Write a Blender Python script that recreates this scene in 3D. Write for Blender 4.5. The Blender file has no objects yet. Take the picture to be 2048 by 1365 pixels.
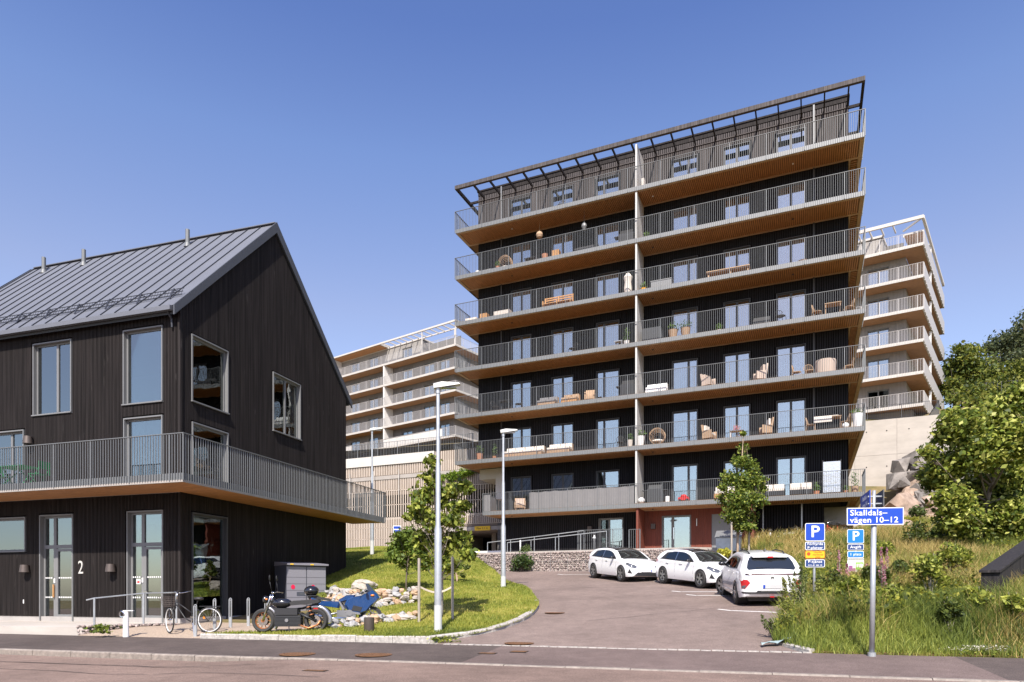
import bpy, bmesh, math, random
import numpy as np
from mathutils import Vector, Matrix, noise
from mathutils.geometry import delaunay_2d_cdt
random.seed(7); rng = np.random.default_rng(7)
S = bpy.context.scene
COL = S.collection
# ------------------------------------------------------------------ camera, sky, sun, exposure
# the camera is the origin of the world: eye about 1.4 m above the street, looking along +Y, 24 mm shift lens
cam = bpy.data.cameras.new('camera'); cam.lens = 24; cam.sensor_width = 36
cam.shift_y = 0.2463; cam.clip_end = 3000; cam.clip_start = 0.1
co = bpy.data.objects.new('camera', cam); COL.objects.link(co)
co.rotation_euler = (math.radians(90), 0, 0); S.camera = co
SUN_EL = 48.0; SUN_TO = (-0.11, -0.994)          # horizontal direction towards the sun
W = bpy.data.worlds.new('World'); S.world = W; W.use_nodes = True
nt = W.node_tree; nt.nodes.clear()
sky = nt.nodes.new('ShaderNodeTexSky'); sky.sky_type = 'NISHITA'; sky.sun_disc = False
sky.sun_elevation = math.radians(SUN_EL); sky.sun_rotation = math.atan2(SUN_TO[0], SUN_TO[1])
sky.air_density = 1.0; sky.dust_density = 0.8; sky.ozone_density = 6.0; sky.altitude = 0
bg = nt.nodes.new('ShaderNodeBackground'); bg.inputs['Strength'].default_value = 0.120
wo = nt.nodes.new('ShaderNodeOutputWorld')
# summer haze: the sky pales towards the horizon all the way round
tint = nt.nodes.new('ShaderNodeVectorMath'); tint.operation = 'MULTIPLY'
wtc = nt.nodes.new('ShaderNodeTexCoord'); wsp = nt.nodes.new('ShaderNodeSeparateXYZ'); wrp = nt.nodes.new('ShaderNodeValToRGB')
nt.links.new(wtc.outputs['Generated'], wsp.inputs[0]); nt.links.new(wsp.outputs['Z'], wrp.inputs['Fac'])
el = wrp.color_ramp.elements; el[0].position = .0; el[0].color = (.66,.60,.56,1); el[1].position = 1.0; el[1].color = (.40,.40,.51,1)
for p_, c_ in ((.22,(.78,.60,.53)),(.377,(.83,.585,.515)),(.535,(.655,.56,.575)),(.64,(.475,.445,.54))):
    e_ = el.new(p_); e_.color = (*c_,1)
dbl = nt.nodes.new('ShaderNodeVectorMath'); dbl.operation = 'SCALE'; dbl.inputs['Scale'].default_value = 2.08
nt.links.new(wrp.outputs[0], dbl.inputs[0]); nt.links.new(dbl.outputs[0], tint.inputs[1]); nt.links.new(sky.outputs[0], tint.inputs[0]); nt.links.new(tint.outputs[0], bg.inputs['Color']); nt.links.new(bg.outputs[0], wo.inputs['Surface'])
sl = bpy.data.lights.new('sun', 'SUN'); sl.energy = 5.0; sl.angle = math.radians(0.53); sl.color = (1.0, 0.93, 0.84)
so = bpy.data.objects.new('sun', sl); COL.objects.link(so)
_e = math.radians(SUN_EL)
so.rotation_euler = Vector((SUN_TO[0]*math.cos(_e), SUN_TO[1]*math.cos(_e), math.sin(_e))).to_track_quat('Z', 'Y').to_euler()
S.view_settings.view_transform = 'Standard'; S.view_settings.look = 'None'
S.view_settings.exposure = 0.72; S.view_settings.gamma = 1; S.view_settings.use_curve_mapping = False
S.render.engine = 'CYCLES'
S.cycles.max_bounces = 8; S.cycles.transparent_max_bounces = 12; S.cycles.caustics_reflective = False; S.cycles.caustics_refractive = False

# ------------------------------------------------------------------ helpers
def obj(name, me, parent=None, kind=None):
    o = bpy.data.objects.new(name, me); COL.objects.link(o)
    if parent is not None: o.parent = parent
    if kind: o['kind'] = kind
    return o
def tag(o, label, cat, group=None):
    o['label'] = label; o['category'] = cat
    if group: o['group'] = group
    return o
def thing(name, label, cat, loc=(0, 0, 0), rz=0.0, group=None):
    o = bpy.data.objects.new(name, None); COL.objects.link(o)
    o.location = loc; o.rotation_euler = (0, 0, rz); o.empty_display_size = .2
    return tag(o, label, cat, group)
def copy_tree(o, parent=None, label=None, loc=None, rz=None):
    c = o.copy(); COL.objects.link(c)
    if parent is not None: c.parent = parent
    for ch in list(o.children): copy_tree(ch, c)
    if label: c['label'] = label
    if loc is not None: c.location = loc
    if rz is not None: c.rotation_euler = (0, 0, rz)
    return c
class MB:
    """collects simple shapes and links them as one mesh object"""
    def __init__(s): s.v = []; s.f = []
    def add(s, vs, fs):
        b = len(s.v); s.v += [tuple(x) for x in vs]; s.f += [tuple(i+b for i in f) for f in fs]; return s
    def box(s, x0, x1, y0, y1, z0, z1):
        return s.add([(x0,y0,z0),(x1,y0,z0),(x1,y1,z0),(x0,y1,z0),(x0,y0,z1),(x1,y0,z1),(x1,y1,z1),(x0,y1,z1)],
                     [(0,3,2,1),(4,5,6,7),(0,1,5,4),(1,2,6,5),(2,3,7,6),(3,0,4,7)])
    def bar(s, a, b, w, h=None, up=(0,0,1)):
        a = Vector(a); b = Vector(b); h = h or w; d = (b-a).normalized(); u = Vector(up)
        if abs(d.dot(u)) > .99: u = Vector((0,1,0))
        sx = d.cross(u).normalized()*w/2; sz = sx.cross(d).normalized()*h/2
        return s.add([a-sx-sz,a+sx-sz,a+sx+sz,a-sx+sz,b-sx-sz,b+sx-sz,b+sx+sz,b-sx+sz],
                     [(0,3,2,1),(4,5,6,7),(0,1,5,4),(1,2,6,5),(2,3,7,6),(3,0,4,7)])
    def tube(s, pts, r, n=6, cap=True):
        pts = [Vector(p) for p in pts]; m = len(pts)
        rs = r if isinstance(r, (list, tuple)) else [r]*m
        vs = []; fs = []; ref = None
        for i, p in enumerate(pts):
            d = (pts[min(i+1,m-1)]-pts[max(i-1,0)])
            if d.length < 1e-9: d = Vector((0,0,1))
            d.normalize()
            if ref is None: ref = Vector((1,0,0)) if abs(d.x) < .8 else Vector((0,1,0))
            a = d.cross(ref).normalized(); b = d.cross(a).normalized(); ref = b.cross(d) if False else ref
            for j in range(n):
                t = 2*math.pi*j/n; vs.append(p+(a*math.cos(t)+b*math.sin(t))*rs[i])
        for i in range(m-1):
            for j in range(n):
                fs.append((i*n+j, i*n+(j+1)%n, (i+1)*n+(j+1)%n, (i+1)*n+j))
        if cap: fs.append(tuple(range(n-1,-1,-1))); fs.append(tuple((m-1)*n+j for j in range(n)))
        return s.add(vs, fs)
    def ring(s, c, ax, R, r, n=20, k=6, a0=0, a1=2*math.pi):
        c = Vector(c); ax = Vector(ax).normalized(); u = ax.orthogonal().normalized(); w = ax.cross(u)
        full = abs(a1-a0-2*math.pi) < 1e-6; m = n if full else n+1; vs = []; fs = []
        for i in range(m):
            t = a0+(a1-a0)*i/n; d = u*math.cos(t)+w*math.sin(t)
            for j in range(k):
                q = 2*math.pi*j/k; vs.append(c+d*(R+r*math.cos(q))+ax*(r*math.sin(q)))
        for i in range(n):
            for j in range(k):
                i2 = (i+1) % m; fs.append((i*k+j, i*k+(j+1)%k, i2*k+(j+1)%k, i2*k+j))
        return s.add(vs, fs)
    def lathe(s, prof, c=(0,0,0), n=16, ax='z', cap=True):
        vs = []; fs = []; m = len(prof)
        for r, z in prof:
            for j in range(n):
                t = 2*math.pi*j/n; q = (r*math.cos(t), r*math.sin(t), z)
                if ax == 'y': q = (q[0], z, q[1])
                if ax == 'x': q = (z, q[0], q[1])
                vs.append((q[0]+c[0], q[1]+c[1], q[2]+c[2]))
        for i in range(m-1):
            for j in range(n): fs.append((i*n+j, i*n+(j+1)%n, (i+1)*n+(j+1)%n, (i+1)*n+j))
        if cap: fs.append(tuple(range(n-1,-1,-1))); fs.append(tuple((m-1)*n+j for j in range(n)))
        return s.add(vs, fs)
    def prism(s, pts, e):
        n = len(pts); e = Vector(e); p = [Vector(q) for q in pts]
        return s.add(p+[q+e for q in p], [tuple(range(n-1,-1,-1)), tuple(range(n,2*n))]+[(i,(i+1)%n,n+(i+1)%n,n+i) for i in range(n)])
    def quad(s, a, b, c, d): return s.add([a,b,c,d], [(0,1,2,3)])
    def rock(s, c, r, seed=0, rough=.3, n1=22, n2=30):
        c = Vector(c); r = Vector(r); o = Vector((seed*7.3, seed*3.1, seed*1.7)); vs = []; fs = []
        for i in range(n1+1):
            ph = math.pi*i/n1
            for j in range(n2):
                th = 2*math.pi*j/n2; d = Vector((math.sin(ph)*math.cos(th), math.sin(ph)*math.sin(th), math.cos(ph)))
                k = 1+rough*noise.noise(d*1.3+o)+rough*.55*abs(noise.noise(d*3.1+o))+rough*.25*noise.noise(d*7+o)
                q = Vector((d.x*r.x, d.y*r.y, d.z*r.z))*k
                q.z += .12*r.z*round(noise.noise(q*.9+o)*3)/3
                vs.append(c+q)
        for i in range(n1):
            for j in range(n2): fs.append((i*n2+j, (i+1)*n2+j, (i+1)*n2+(j+1)%n2, i*n2+(j+1)%n2))
        return s.add(vs, fs)
    def block(s, c, r, seed=0, n=15):
        rd = random.Random(seed); bm = bmesh.new()
        for _ in range(n):
            p = Vector((rd.uniform(-1,1), rd.uniform(-1,1), rd.uniform(-1,1))); k = max(abs(p.x),abs(p.y),abs(p.z)); p = p/k*rd.uniform(.82,1.0)
            bm.verts.new((c[0]+p.x*r[0], c[1]+p.y*r[1], c[2]+p.z*r[2]))
        bmesh.ops.convex_hull(bm, input=bm.verts); bm.verts.index_update()
        used = [v for v in bm.verts if v.link_faces]; ix = {v: i for i, v in enumerate(used)}
        s.add([v.co.copy() for v in used], [tuple(ix[v] for v in f.verts) for f in bm.faces]); bm.free(); return s
    def blob(s, c, r, seed=0, rough=.22, n1=7, n2=10, flat=0):
        rd = random.Random(seed); c = Vector(c); r = Vector(r) if not isinstance(r,(int,float)) else Vector((r,r,r))
        vs = []; fs = []
        for i in range(n1+1):
            ph = math.pi*i/n1
            for j in range(n2):
                th = 2*math.pi*j/n2+(.3*(i%2))
                k = 1+rd.uniform(-rough, rough)
                if i in (0, n1): k = .92
                vs.append(c+Vector((r.x*k*math.sin(ph)*math.cos(th), r.y*k*math.sin(ph)*math.sin(th), r.z*k*math.cos(ph))))
        for i in range(n1):
            for j in range(n2): fs.append((i*n2+j, (i+1)*n2+j, (i+1)*n2+(j+1)%n2, i*n2+(j+1)%n2))
        return s.add(vs, fs)
    def mesh(s, name, m=None, smooth=False):
        me = bpy.data.meshes.new(name); me.from_pydata(s.v, [], s.f); me.validate(); me.update()
        bm = bmesh.new(); bm.from_mesh(me); bmesh.ops.recalc_face_normals(bm, faces=bm.faces); bm.to_mesh(me); bm.free()
        if m: me.materials.append(m)
        if smooth: me.shade_smooth() if smooth is True else smooth_by(me, smooth)
        return me
    def build(s, name, m, parent=None, smooth=False, kind=None):
        return obj(name, s.mesh(name, m, smooth), parent, kind)
def smooth_by(me, deg):
    me.shade_smooth()
    bm = bmesh.new(); bm.from_mesh(me)
    for e in bm.edges:
        if len(e.link_faces) == 2 and e.calc_face_angle(0) > math.radians(deg): e.smooth = False
    bm.to_mesh(me); bm.free()
def box(name, m, parent, *a): return MB().box(*a).build(name, m, parent)
def np_mesh(name, V, Fq, m, cols=None):
    """V (n,3); Fq (k,4) quads; per-vertex colour"""
    me = bpy.data.meshes.new(name); n = len(V); k = len(Fq)
    me.vertices.add(n); me.vertices.foreach_set('co', np.asarray(V, np.float32).ravel())
    me.loops.add(k*4); me.loops.foreach_set('vertex_index', np.asarray(Fq, np.int32).ravel())
    me.polygons.add(k); me.polygons.foreach_set('loop_start', np.arange(0, 4*k, 4, dtype=np.int32))
    me.update(calc_edges=True)
    if cols is not None:
        a = me.color_attributes.new('Col', 'FLOAT_COLOR', 'POINT')
        c = np.ones((n,4), np.float32); c[:,:3] = cols; a.data.foreach_set('color', c.ravel())
    if m: me.materials.append(m)
    return me

# ------------------------------------------------------------------ materials
def nodes(m):
    m.use_nodes = True; t = m.node_tree; return t, t.nodes['Principled BSDF'], t.nodes.new, t.links.new
def mat(name, c, rough=.6, metal=0, var=.0, scale=(4,4,4), bump=0, bscale=40, spec=.5, detail=4, coat=0):
    m = bpy.data.materials.new(name); t, b, N, L = nodes(m)
    b.inputs['Base Color'].default_value = (*c, 1); b.inputs['Roughness'].default_value = rough
    b.inputs['Metallic'].default_value = metal; b.inputs['Specular IOR Level'].default_value = spec
    if coat: b.inputs['Coat Weight'].default_value = coat; b.inputs['Coat Roughness'].default_value = .04
    if var or bump:
        tc = N('ShaderNodeTexCoord'); mp = N('ShaderNodeMapping'); mp.inputs['Scale'].default_value = scale
        L(tc.outputs['Object'], mp.inputs['Vector'])
    if var:
        no = N('ShaderNodeTexNoise'); no.inputs['Scale'].default_value = 1; no.inputs['Detail'].default_value = detail; no.inputs['Roughness'].default_value = .65
        L(mp.outputs[0], no.inputs['Vector'])
        r = N('ShaderNodeValToRGB'); r.color_ramp.elements[0].position = .3; r.color_ramp.elements[1].position = .72
        r.color_ramp.elements[0].color = (*[max(0,x*(1-var)) for x in c], 1); r.color_ramp.elements[1].color = (*[min(1,x*(1+var)) for x in c], 1)
        L(no.outputs['Fac'], r.inputs['Fac']); L(r.outputs[0], b.inputs['Base Color'])
    if bump:
        n2 = N('ShaderNodeTexNoise'); n2.inputs['Scale'].default_value = bscale; n2.inputs['Detail'].default_value = 5
        L(tc.outputs['Object'], n2.inputs['Vector'])
        bp = N('ShaderNodeBump'); bp.inputs['Strength'].default_value = bump; bp.inputs['Distance'].default_value = .02
        L(n2.outputs['Fac'], bp.inputs['Height']); L(bp.outputs[0], b.inputs['Normal'])
    return m
def leafmat(name, trans=.35, rough=.55, gain=1.0):
    m = bpy.data.materials.new(name); t, b, N, L = nodes(m)
    a = N('ShaderNodeAttribute'); a.attribute_name = 'Col'
    L(a.outputs['Color'], b.inputs['Base Color']); b.inputs['Roughness'].default_value = rough; b.inputs['Specular IOR Level'].default_value = .35
    tr = N('ShaderNodeBsdfTranslucent'); hs = N('ShaderNodeHueSaturation'); hs.inputs['Hue'].default_value = .485; hs.inputs['Value'].default_value = 1.5
    L(a.outputs['Color'], hs.inputs['Color']); L(hs.outputs[0], tr.inputs['Color'])
    mx = N('ShaderNodeMixShader'); mx.inputs[0].default_value = trans
    L(b.outputs[0], mx.inputs[1]); L(tr.outputs[0], mx.inputs[2]); L(mx.outputs[0], t.nodes['Material Output'].inputs['Surface'])
    return m
def asphalt(name, c, speck=.35, patch=.18):
    m = bpy.data.materials.new(name); t, b, N, L = nodes(m); b.inputs['Roughness'].default_value = .85; b.inputs['Specular IOR Level'].default_value = .3
    tc = N('ShaderNodeTexCoord')
    def noise(s, d=3):
        n = N('ShaderNodeTexNoise'); n.inputs['Scale'].default_value = s; n.inputs['Detail'].default_value = d; L(tc.outputs['Object'], n.inputs['Vector']); return n
    f = noise(70, 2); g = noise(.45, 8); h = noise(3.2, 8)
    vo = N('ShaderNodeTexVoronoi'); vo.inputs['Scale'].default_value = 95; L(tc.outputs['Object'], vo.inputs['Vector'])
    def mul(src, lo, hi, p0=.3, p1=.7):
        r = N('ShaderNodeMapRange'); r.inputs[1].default_value = p0; r.inputs[2].default_value = p1; r.inputs[3].default_value = lo; r.inputs[4].default_value = hi; L(src, r.inputs[0]); return r.outputs[0]
    a1 = mul(f.outputs['Fac'], 1-speck, 1+speck); a2 = mul(g.outputs['Fac'], 1-patch, 1+patch); a3 = mul(h.outputs['Fac'], 1-patch*.75, 1+patch*.6)
    sp = N('ShaderNodeSeparateColor'); L(vo.outputs['Color'], sp.inputs[0]); a4 = mul(sp.outputs[0], .78, 1.3, 0, 1)
    def mm(x, y):
        q = N('ShaderNodeMath'); q.operation = 'MULTIPLY'; L(x, q.inputs[0]); L(y, q.inputs[1]); return q.outputs[0]
    al = mm(mm(mm(a1, a2), a3), a4)
    vm = N('ShaderNodeVectorMath'); vm.operation = 'SCALE'; vm.inputs[0].default_value = c; L(al, vm.inputs['Scale']); L(vm.outputs[0], b.inputs['Base Color'])
    bp = N('ShaderNodeBump'); bp.inputs['Strength'].default_value = .5; bp.inputs['Distance'].default_value = .008; L(f.outputs['Fac'], bp.inputs['Height']); L(bp.outputs[0], b.inputs['Normal'])
    return m
def glassmat(name, refl=.38, tint=(.55,.62,.62), rough=.01, wav=.0):
    m = bpy.data.materials.new(name); t, b, N, L = nodes(m)
    gl = N('ShaderNodeBsdfGlossy'); gl.inputs['Roughness'].default_value = rough; gl.inputs['Color'].default_value = (.88,.94,.92,1)
    tr = N('ShaderNodeBsdfTransparent'); tr.inputs['Color'].default_value = (*tint,1)
    fr = N('ShaderNodeLayerWeight'); fr.inputs['Blend'].default_value = .25
    mr = N('ShaderNodeMapRange'); mr.inputs[1].default_value = 0; mr.inputs[2].default_value = 1; mr.inputs[3].default_value = refl; mr.inputs[4].default_value = 1
    L(fr.outputs['Fresnel'], mr.inputs[0])
    mx = N('ShaderNodeMixShader'); L(mr.outputs[0], mx.inputs[0]); L(tr.outputs[0], mx.inputs[1]); L(gl.outputs[0], mx.inputs[2])
    if wav:
        tc = N('ShaderNodeTexCoord'); n = N('ShaderNodeTexNoise'); n.inputs['Scale'].default_value = 1.3; n.inputs['Detail'].default_value = 2
        L(tc.outputs['Object'], n.inputs['Vector']); bp = N('ShaderNodeBump'); bp.inputs['Strength'].default_value = wav; bp.inputs['Distance'].default_value = .02
        L(n.outputs['Fac'], bp.inputs['Height']); L(bp.outputs[0], gl.inputs['Normal'])
    L(mx.outputs[0], t.nodes['Material Output'].inputs['Surface'])
    return m
def grassground(name, cols, scale=2.5):
    m = bpy.data.materials.new(name); t, b, N, L = nodes(m); b.inputs['Roughness'].default_value = .9; b.inputs['Specular IOR Level'].default_value = .1
    tc = N('ShaderNodeTexCoord'); n = N('ShaderNodeTexNoise'); n.inputs['Scale'].default_value = scale; n.inputs['Detail'].default_value = 8; n.inputs['Roughness'].default_value = .7
    L(tc.outputs['Object'], n.inputs['Vector']); r = N('ShaderNodeValToRGB'); el = r.color_ramp.elements
    el[0].position = .3; el[0].color = (*cols[0],1); el[1].position = .7; el[1].color = (*cols[-1],1)
    for i, c in enumerate(cols[1:-1]): e = el.new(.3+.4*(i+1)/(len(cols)-1)); e.color = (*c,1)
    L(n.outputs['Fac'], r.inputs['Fac']); L(r.outputs[0], b.inputs['Base Color'])
    return m
def blackwood(name, c, streak=.5, light=(.10,.09,.085)):
    """stained timber: upright grain, a few bleached runs and pale knots"""
    m = bpy.data.materials.new(name); t, b, N, L = nodes(m); b.inputs['Roughness'].default_value = .75; b.inputs['Specular IOR Level'].default_value = .2
    tc = N('ShaderNodeTexCoord')
    def noise(sc, d):
        mp = N('ShaderNodeMapping'); mp.inputs['Scale'].default_value = sc; L(tc.outputs['Object'], mp.inputs['Vector'])
        n = N('ShaderNodeTexNoise'); n.inputs['Scale'].default_value = 1; n.inputs['Detail'].default_value = d; L(mp.outputs[0], n.inputs['Vector']); return n.outputs['Fac']
    r = N('ShaderNodeValToRGB'); r.color_ramp.elements[0].position = .3; r.color_ramp.elements[1].position = .75
    r.color_ramp.elements[0].color = (*[x*(1-streak) for x in c],1); r.color_ramp.elements[1].color = (*[x*(1+streak) for x in c],1)
    L(noise((22,22,.45), 5), r.inputs['Fac'])
    k = N('ShaderNodeMapRange'); k.inputs[1].default_value = .66; k.inputs[2].default_value = .78; k.inputs[3].default_value = 0; k.inputs[4].default_value = .55; L(noise((9,9,1.1), 6), k.inputs[0])
    mx = N('ShaderNodeMix'); mx.data_type = 'RGBA'; mx.inputs['B'].default_value = (*light,1); L(k.outputs[0], mx.inputs['Factor']); L(r.outputs[0], mx.inputs['A'])
    L(mx.outputs['Result'], b.inputs['Base Color'])
    return m
M = {}
M['road'] = asphalt('street_asphalt', (.190,.134,.108))
M['drive'] = asphalt('drive_asphalt', (.185,.140,.120))
M['path'] = asphalt('footpath_asphalt', (.085,.066,.058), .3, .2)
M['cross'] = asphalt('crossing_asphalt', (.140,.103,.091), .3, .16)
M['kerb'] = mat('granite', (.40,.37,.335), .8, var=.35, scale=(12,12,12), bump=.6, bscale=30)
M['concrete'] = mat('concrete', (.43,.39,.345), .85, var=.14, scale=(.5,.5,1.6), bump=.15, bscale=15, detail=7)
M['plinth'] = mat('plinth_concrete', (.34,.32,.30), .85, var=.12, scale=(2,2,2))
M['gravel'] = mat('gravel_paving', (.36,.28,.21), .9, var=.35, scale=(26,26,26), bump=.8, bscale=30)
M['black'] = blackwood('black_timber', (.023,.019,.018), .6)
M['blackb'] = blackwood('blue_black_timber', (.016,.016,.019), .45, (.05,.05,.055))
M['greywood'] = blackwood('grey_timber', (.082,.072,.070), .5, (.16,.145,.135))  # paler timber colour for the top floor and pergola
M['blackwall'] = mat('black_backing', (.005,.0048,.005), .9, spec=.1)
M['red'] = mat('falu_red_timber', (.16,.038,.02), .7, var=.25, scale=(9,9,.6))
M['roof'] = mat('zinc_grey_sheet', (.135,.142,.162), .55, metal=.1, var=.07, scale=(.8,.8,.8))
M['verge'] = mat('dark_verge_sheet', (.075,.08,.092), .55, metal=.1)
M['seam'] = mat('seam_shade_dark_metal', (.035,.038,.048), .5, metal=.2)
M['rail'] = mat('galvanised_grey', (.145,.152,.155), .55, metal=.3, var=.1, scale=(6,6,6))
M['railh'] = mat('rail_grey_paint', (.155,.162,.165), .55, metal=.2)
M['railp'] = mat('pale_rail', (.50,.475,.45), .55, metal=.1)
M['frame'] = mat('grey_window_frame', (.17,.172,.172), .5, var=.05)
M['framed'] = mat('dark_window_frame', (.055,.057,.062), .5)
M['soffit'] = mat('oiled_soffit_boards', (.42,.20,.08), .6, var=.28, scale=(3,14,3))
M['soffitd'] = mat('brown_soffit_boards', (.30,.155,.07), .65, var=.25, scale=(3,14,3))  # darker, browner boards under the balconies of the pale buildings
M['soffitb'] = mat('oiled_soffit_slats', (.50,.255,.115), .6, var=.25, scale=(14,1.5,3))
M['cslab'] = mat('slab_concrete', (.34,.31,.28), .8, var=.1, scale=(2,2,2))
M['strim'] = mat('soffit_trim_wood', (.48,.34,.22), .7, var=.15, scale=(2,2,2))
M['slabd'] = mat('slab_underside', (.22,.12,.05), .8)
M['kerb2'] = mat('street_kerb_stone', (.235,.20,.17), .8, var=.3, scale=(9,9,9), bump=.4, bscale=30)
M['edge'] = mat('slab_edge_sheet', (.20,.205,.207), .5, metal=.25)
M['divider'] = mat('pale_divider', (.50,.49,.47), .6, var=.06, scale=(1,1,.5))
M['glass'] = glassmat('window_glass', .36, (.55,.62,.62), .01)
M['glassh'] = glassmat('house_window_glass', .27, (.5,.56,.56), .01)
M['glassg'] = glassmat('gable_window_glass', .16, (.7,.78,.74), .01, .10)
M['glassd'] = glassmat('door_glass', .30, (.50,.56,.54))
M['carglass'] = glassmat('car_glass', .10, (.16,.17,.18))
M['interior'] = mat('interior_plaster', (.30,.29,.28), .9)
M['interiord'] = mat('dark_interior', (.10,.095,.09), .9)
M['curtain'] = mat('pale_curtain', (.62,.66,.66), .9, var=.1, scale=(25,25,.3))
M['green'] = mat('green_wall_paint', (.30,.42,.22), .8)
M['lampbrown'] = mat('bronze_lamp', (.10,.08,.07), .5, metal=.4)
M['galv'] = mat('galvanised_pole', (.46,.48,.49), .42, metal=.55, var=.12, scale=(5,5,5))
M['white'] = mat('white_paint', (.80,.80,.79), .45)
M['lamphead'] = mat('pale_lamp_head', (.50,.51,.49), .4)
M['carpaint'] = mat('white_car_paint', (.80,.80,.80), .22, coat=.8)
M['carblack'] = mat('black_car_paint', (.012,.012,.014), .2, coat=.8)
M['plastic'] = mat('black_plastic', (.022,.022,.024), .55)
M['tyre'] = mat('tyre_rubber', (.035,.034,.033), .8)
M['alloy'] = mat('alloy_rim', (.42,.42,.43), .3, metal=.8)
M['rimdark'] = mat('dark_rim', (.03,.03,.032), .4, metal=.3)
M['chrome'] = mat('chrome', (.7,.7,.7), .15, metal=1)
M['reddark'] = mat('dark_red_lens', (.10,.012,.014), .2, coat=.6)
M['platewhite'] = mat('number_plate', (.50,.50,.50), .5)
M['garback'] = mat('shaded_garage_wall', (.17,.135,.11), .85)  # wall colour darkened to stand for the shade behind the slats
M['redlens'] = mat('red_lens', (.45,.015,.02), .2, coat=.6)
M['amber'] = mat('amber_lens', (.75,.22,.02), .25)
M['clear'] = mat('lamp_lens', (.14,.15,.17), .12, metal=.4)
M['blue'] = mat('blue_motorcycle_paint', (.012,.05,.16), .2, coat=.8)
M['leather'] = mat('black_seat', (.028,.027,.027), .5)
M['rust'] = mat('rusty_iron', (.17,.085,.04), .8, metal=.2, var=.5, scale=(30,30,30))
M['copper'] = mat('copper_metal', (.55,.23,.10), .4, metal=.7)
M['signblue'] = mat('sign_blue', (.008,.055,.40), .4)
M['signlight'] = mat('sign_light_blue', (.008,.17,.55), .4)
M['signnavy'] = mat('sign_navy', (.02,.05,.17), .4)
M['signyellow'] = mat('sign_yellow', (.85,.42,.01), .45)
M['yellow'] = mat('yellow_sign', (.80,.50,.02), .5)
M['signred'] = mat('sign_red', (.42,.06,.01), .5)
M['purple'] = mat('sign_purple', (.28,.08,.25), .5)
M['signgreen'] = mat('sign_green', (.20,.50,.06), .5)
M['signback'] = mat('sign_back', (.10,.10,.10), .5)
M['locker'] = mat('locker_grey', (.21,.205,.23), .5)
M['lockerd'] = mat('locker_dark', (.06,.066,.085), .55)
M['magenta'] = mat('magenta_sticker', (.62,.01,.06), .5)
M['stone'] = mat('pale_rubble', (.40,.355,.31), .85, var=.3, scale=(7,7,7), bump=.6, bscale=14)
M['stoneo'] = mat('rusty_rubble', (.44,.30,.19), .85, var=.3, scale=(7,7,7), bump=.6, bscale=14)
M['stoneg'] = mat('grey_rubble', (.30,.295,.29), .85, var=.35, scale=(7,7,7), bump=.6, bscale=14)
M['rock'] = mat('pink_gneiss', (.33,.245,.19), .9, var=.5, scale=(1.6,1.6,1.6), bump=.9, bscale=5, detail=8)
M['rockg'] = mat('grey_gneiss', (.21,.19,.175), .9, var=.55, scale=(1.3,1.3,1.3), bump=.9, bscale=5, detail=8)
M['gabion'] = mat('gabion_stone', (.33,.27,.245), .9, var=.5, scale=(9,9,9), detail=2)
M['wire'] = mat('gabion_wire', (.25,.25,.25), .5, metal=.6)
M['bark'] = mat('bark', (.15,.12,.095), .9, var=.4, scale=(20,20,4), bump=.6, bscale=30)
M['paleb'] = mat('pale_bark', (.42,.31,.22), .9, var=.3, scale=(6,6,1.5))
M['stake'] = mat('weathered_stake', (.36,.315,.265), .85, var=.3, scale=(20,20,2))
M['strap'] = mat('jute_strap', (.55,.47,.38), .9)
M['leaf'] = leafmat('leaf'); M['grass'] = leafmat('grass_blade', .3, .6)
M['flower'] = leafmat('petal', .3, .6)
M['lawn'] = grassground('lawn_soil', [(.08,.10,.015),(.17,.185,.03),(.33,.28,.075)], 1.1)
M['meadow'] = grassground('meadow_soil', [(.05,.055,.010),(.12,.11,.022),(.25,.19,.06)], 1.1)
M['hill'] = grassground('hill_soil', [(.06,.07,.02),(.16,.13,.06),(.36,.25,.15)], .25)
M['marking'] = mat('road_paint', (.72,.70,.66), .7, var=.12, scale=(10,10,10))
M['tan'] = mat('tan_cladding', (.28,.26,.24), .75, var=.12, scale=(5,5,.6))
M['tand'] = mat('grey_brown_cladding', (.19,.175,.168), .75, var=.12, scale=(5,5,.6))
M['slat'] = mat('beige_slat', (.54,.46,.385), .7, var=.12, scale=(4,4,.6))
M['cream'] = mat('cream_concrete', (.53,.50,.46), .8, var=.07, scale=(.7,.7,.7))
M['whitewall'] = mat('white_panel', (.66,.64,.61), .7, var=.05)
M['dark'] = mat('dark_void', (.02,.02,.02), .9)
M['wicker'] = mat('wicker', (.40,.27,.17), .8, var=.3, scale=(40,40,40))
M['wood'] = mat('garden_wood', (.46,.24,.09), .6, var=.2, scale=(9,9,9))
M['terracotta'] = mat('terracotta', (.50,.24,.14), .8)
M['cushion'] = mat('pale_cushion', (.68,.62,.55), .9)
M['beigefab'] = mat('beige_cover', (.50,.40,.33), .9)
M['blackmetal'] = mat('black_metal', (.02,.02,.022), .5)
M['greyfab'] = mat('grey_screen_cloth', (.195,.188,.19), .8, var=.05)
M['foil'] = mat('silver_film', (.6,.62,.63), .22, metal=.7, bump=1, bscale=7)
M['greenp'] = mat('green_paint', (.01,.16,.05), .5)
M['redp'] = mat('red_plastic', (.55,.02,.02), .5)
M['tarp'] = mat('pale_blue_sheet', (.33,.42,.42), .5, bump=.4, bscale=9)
M['guard'] = blackwood('black_guard_boards', (.03,.027,.027), .5, (.14,.12,.11))
M['bollard'] = mat('dark_bollard', (.04,.042,.045), .5)
M['num'] = mat('brushed_numeral', (.62,.60,.55), .4, metal=.3)
M['seamgap'] = mat('panel_gap', (.03,.03,.03), .7)

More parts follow.
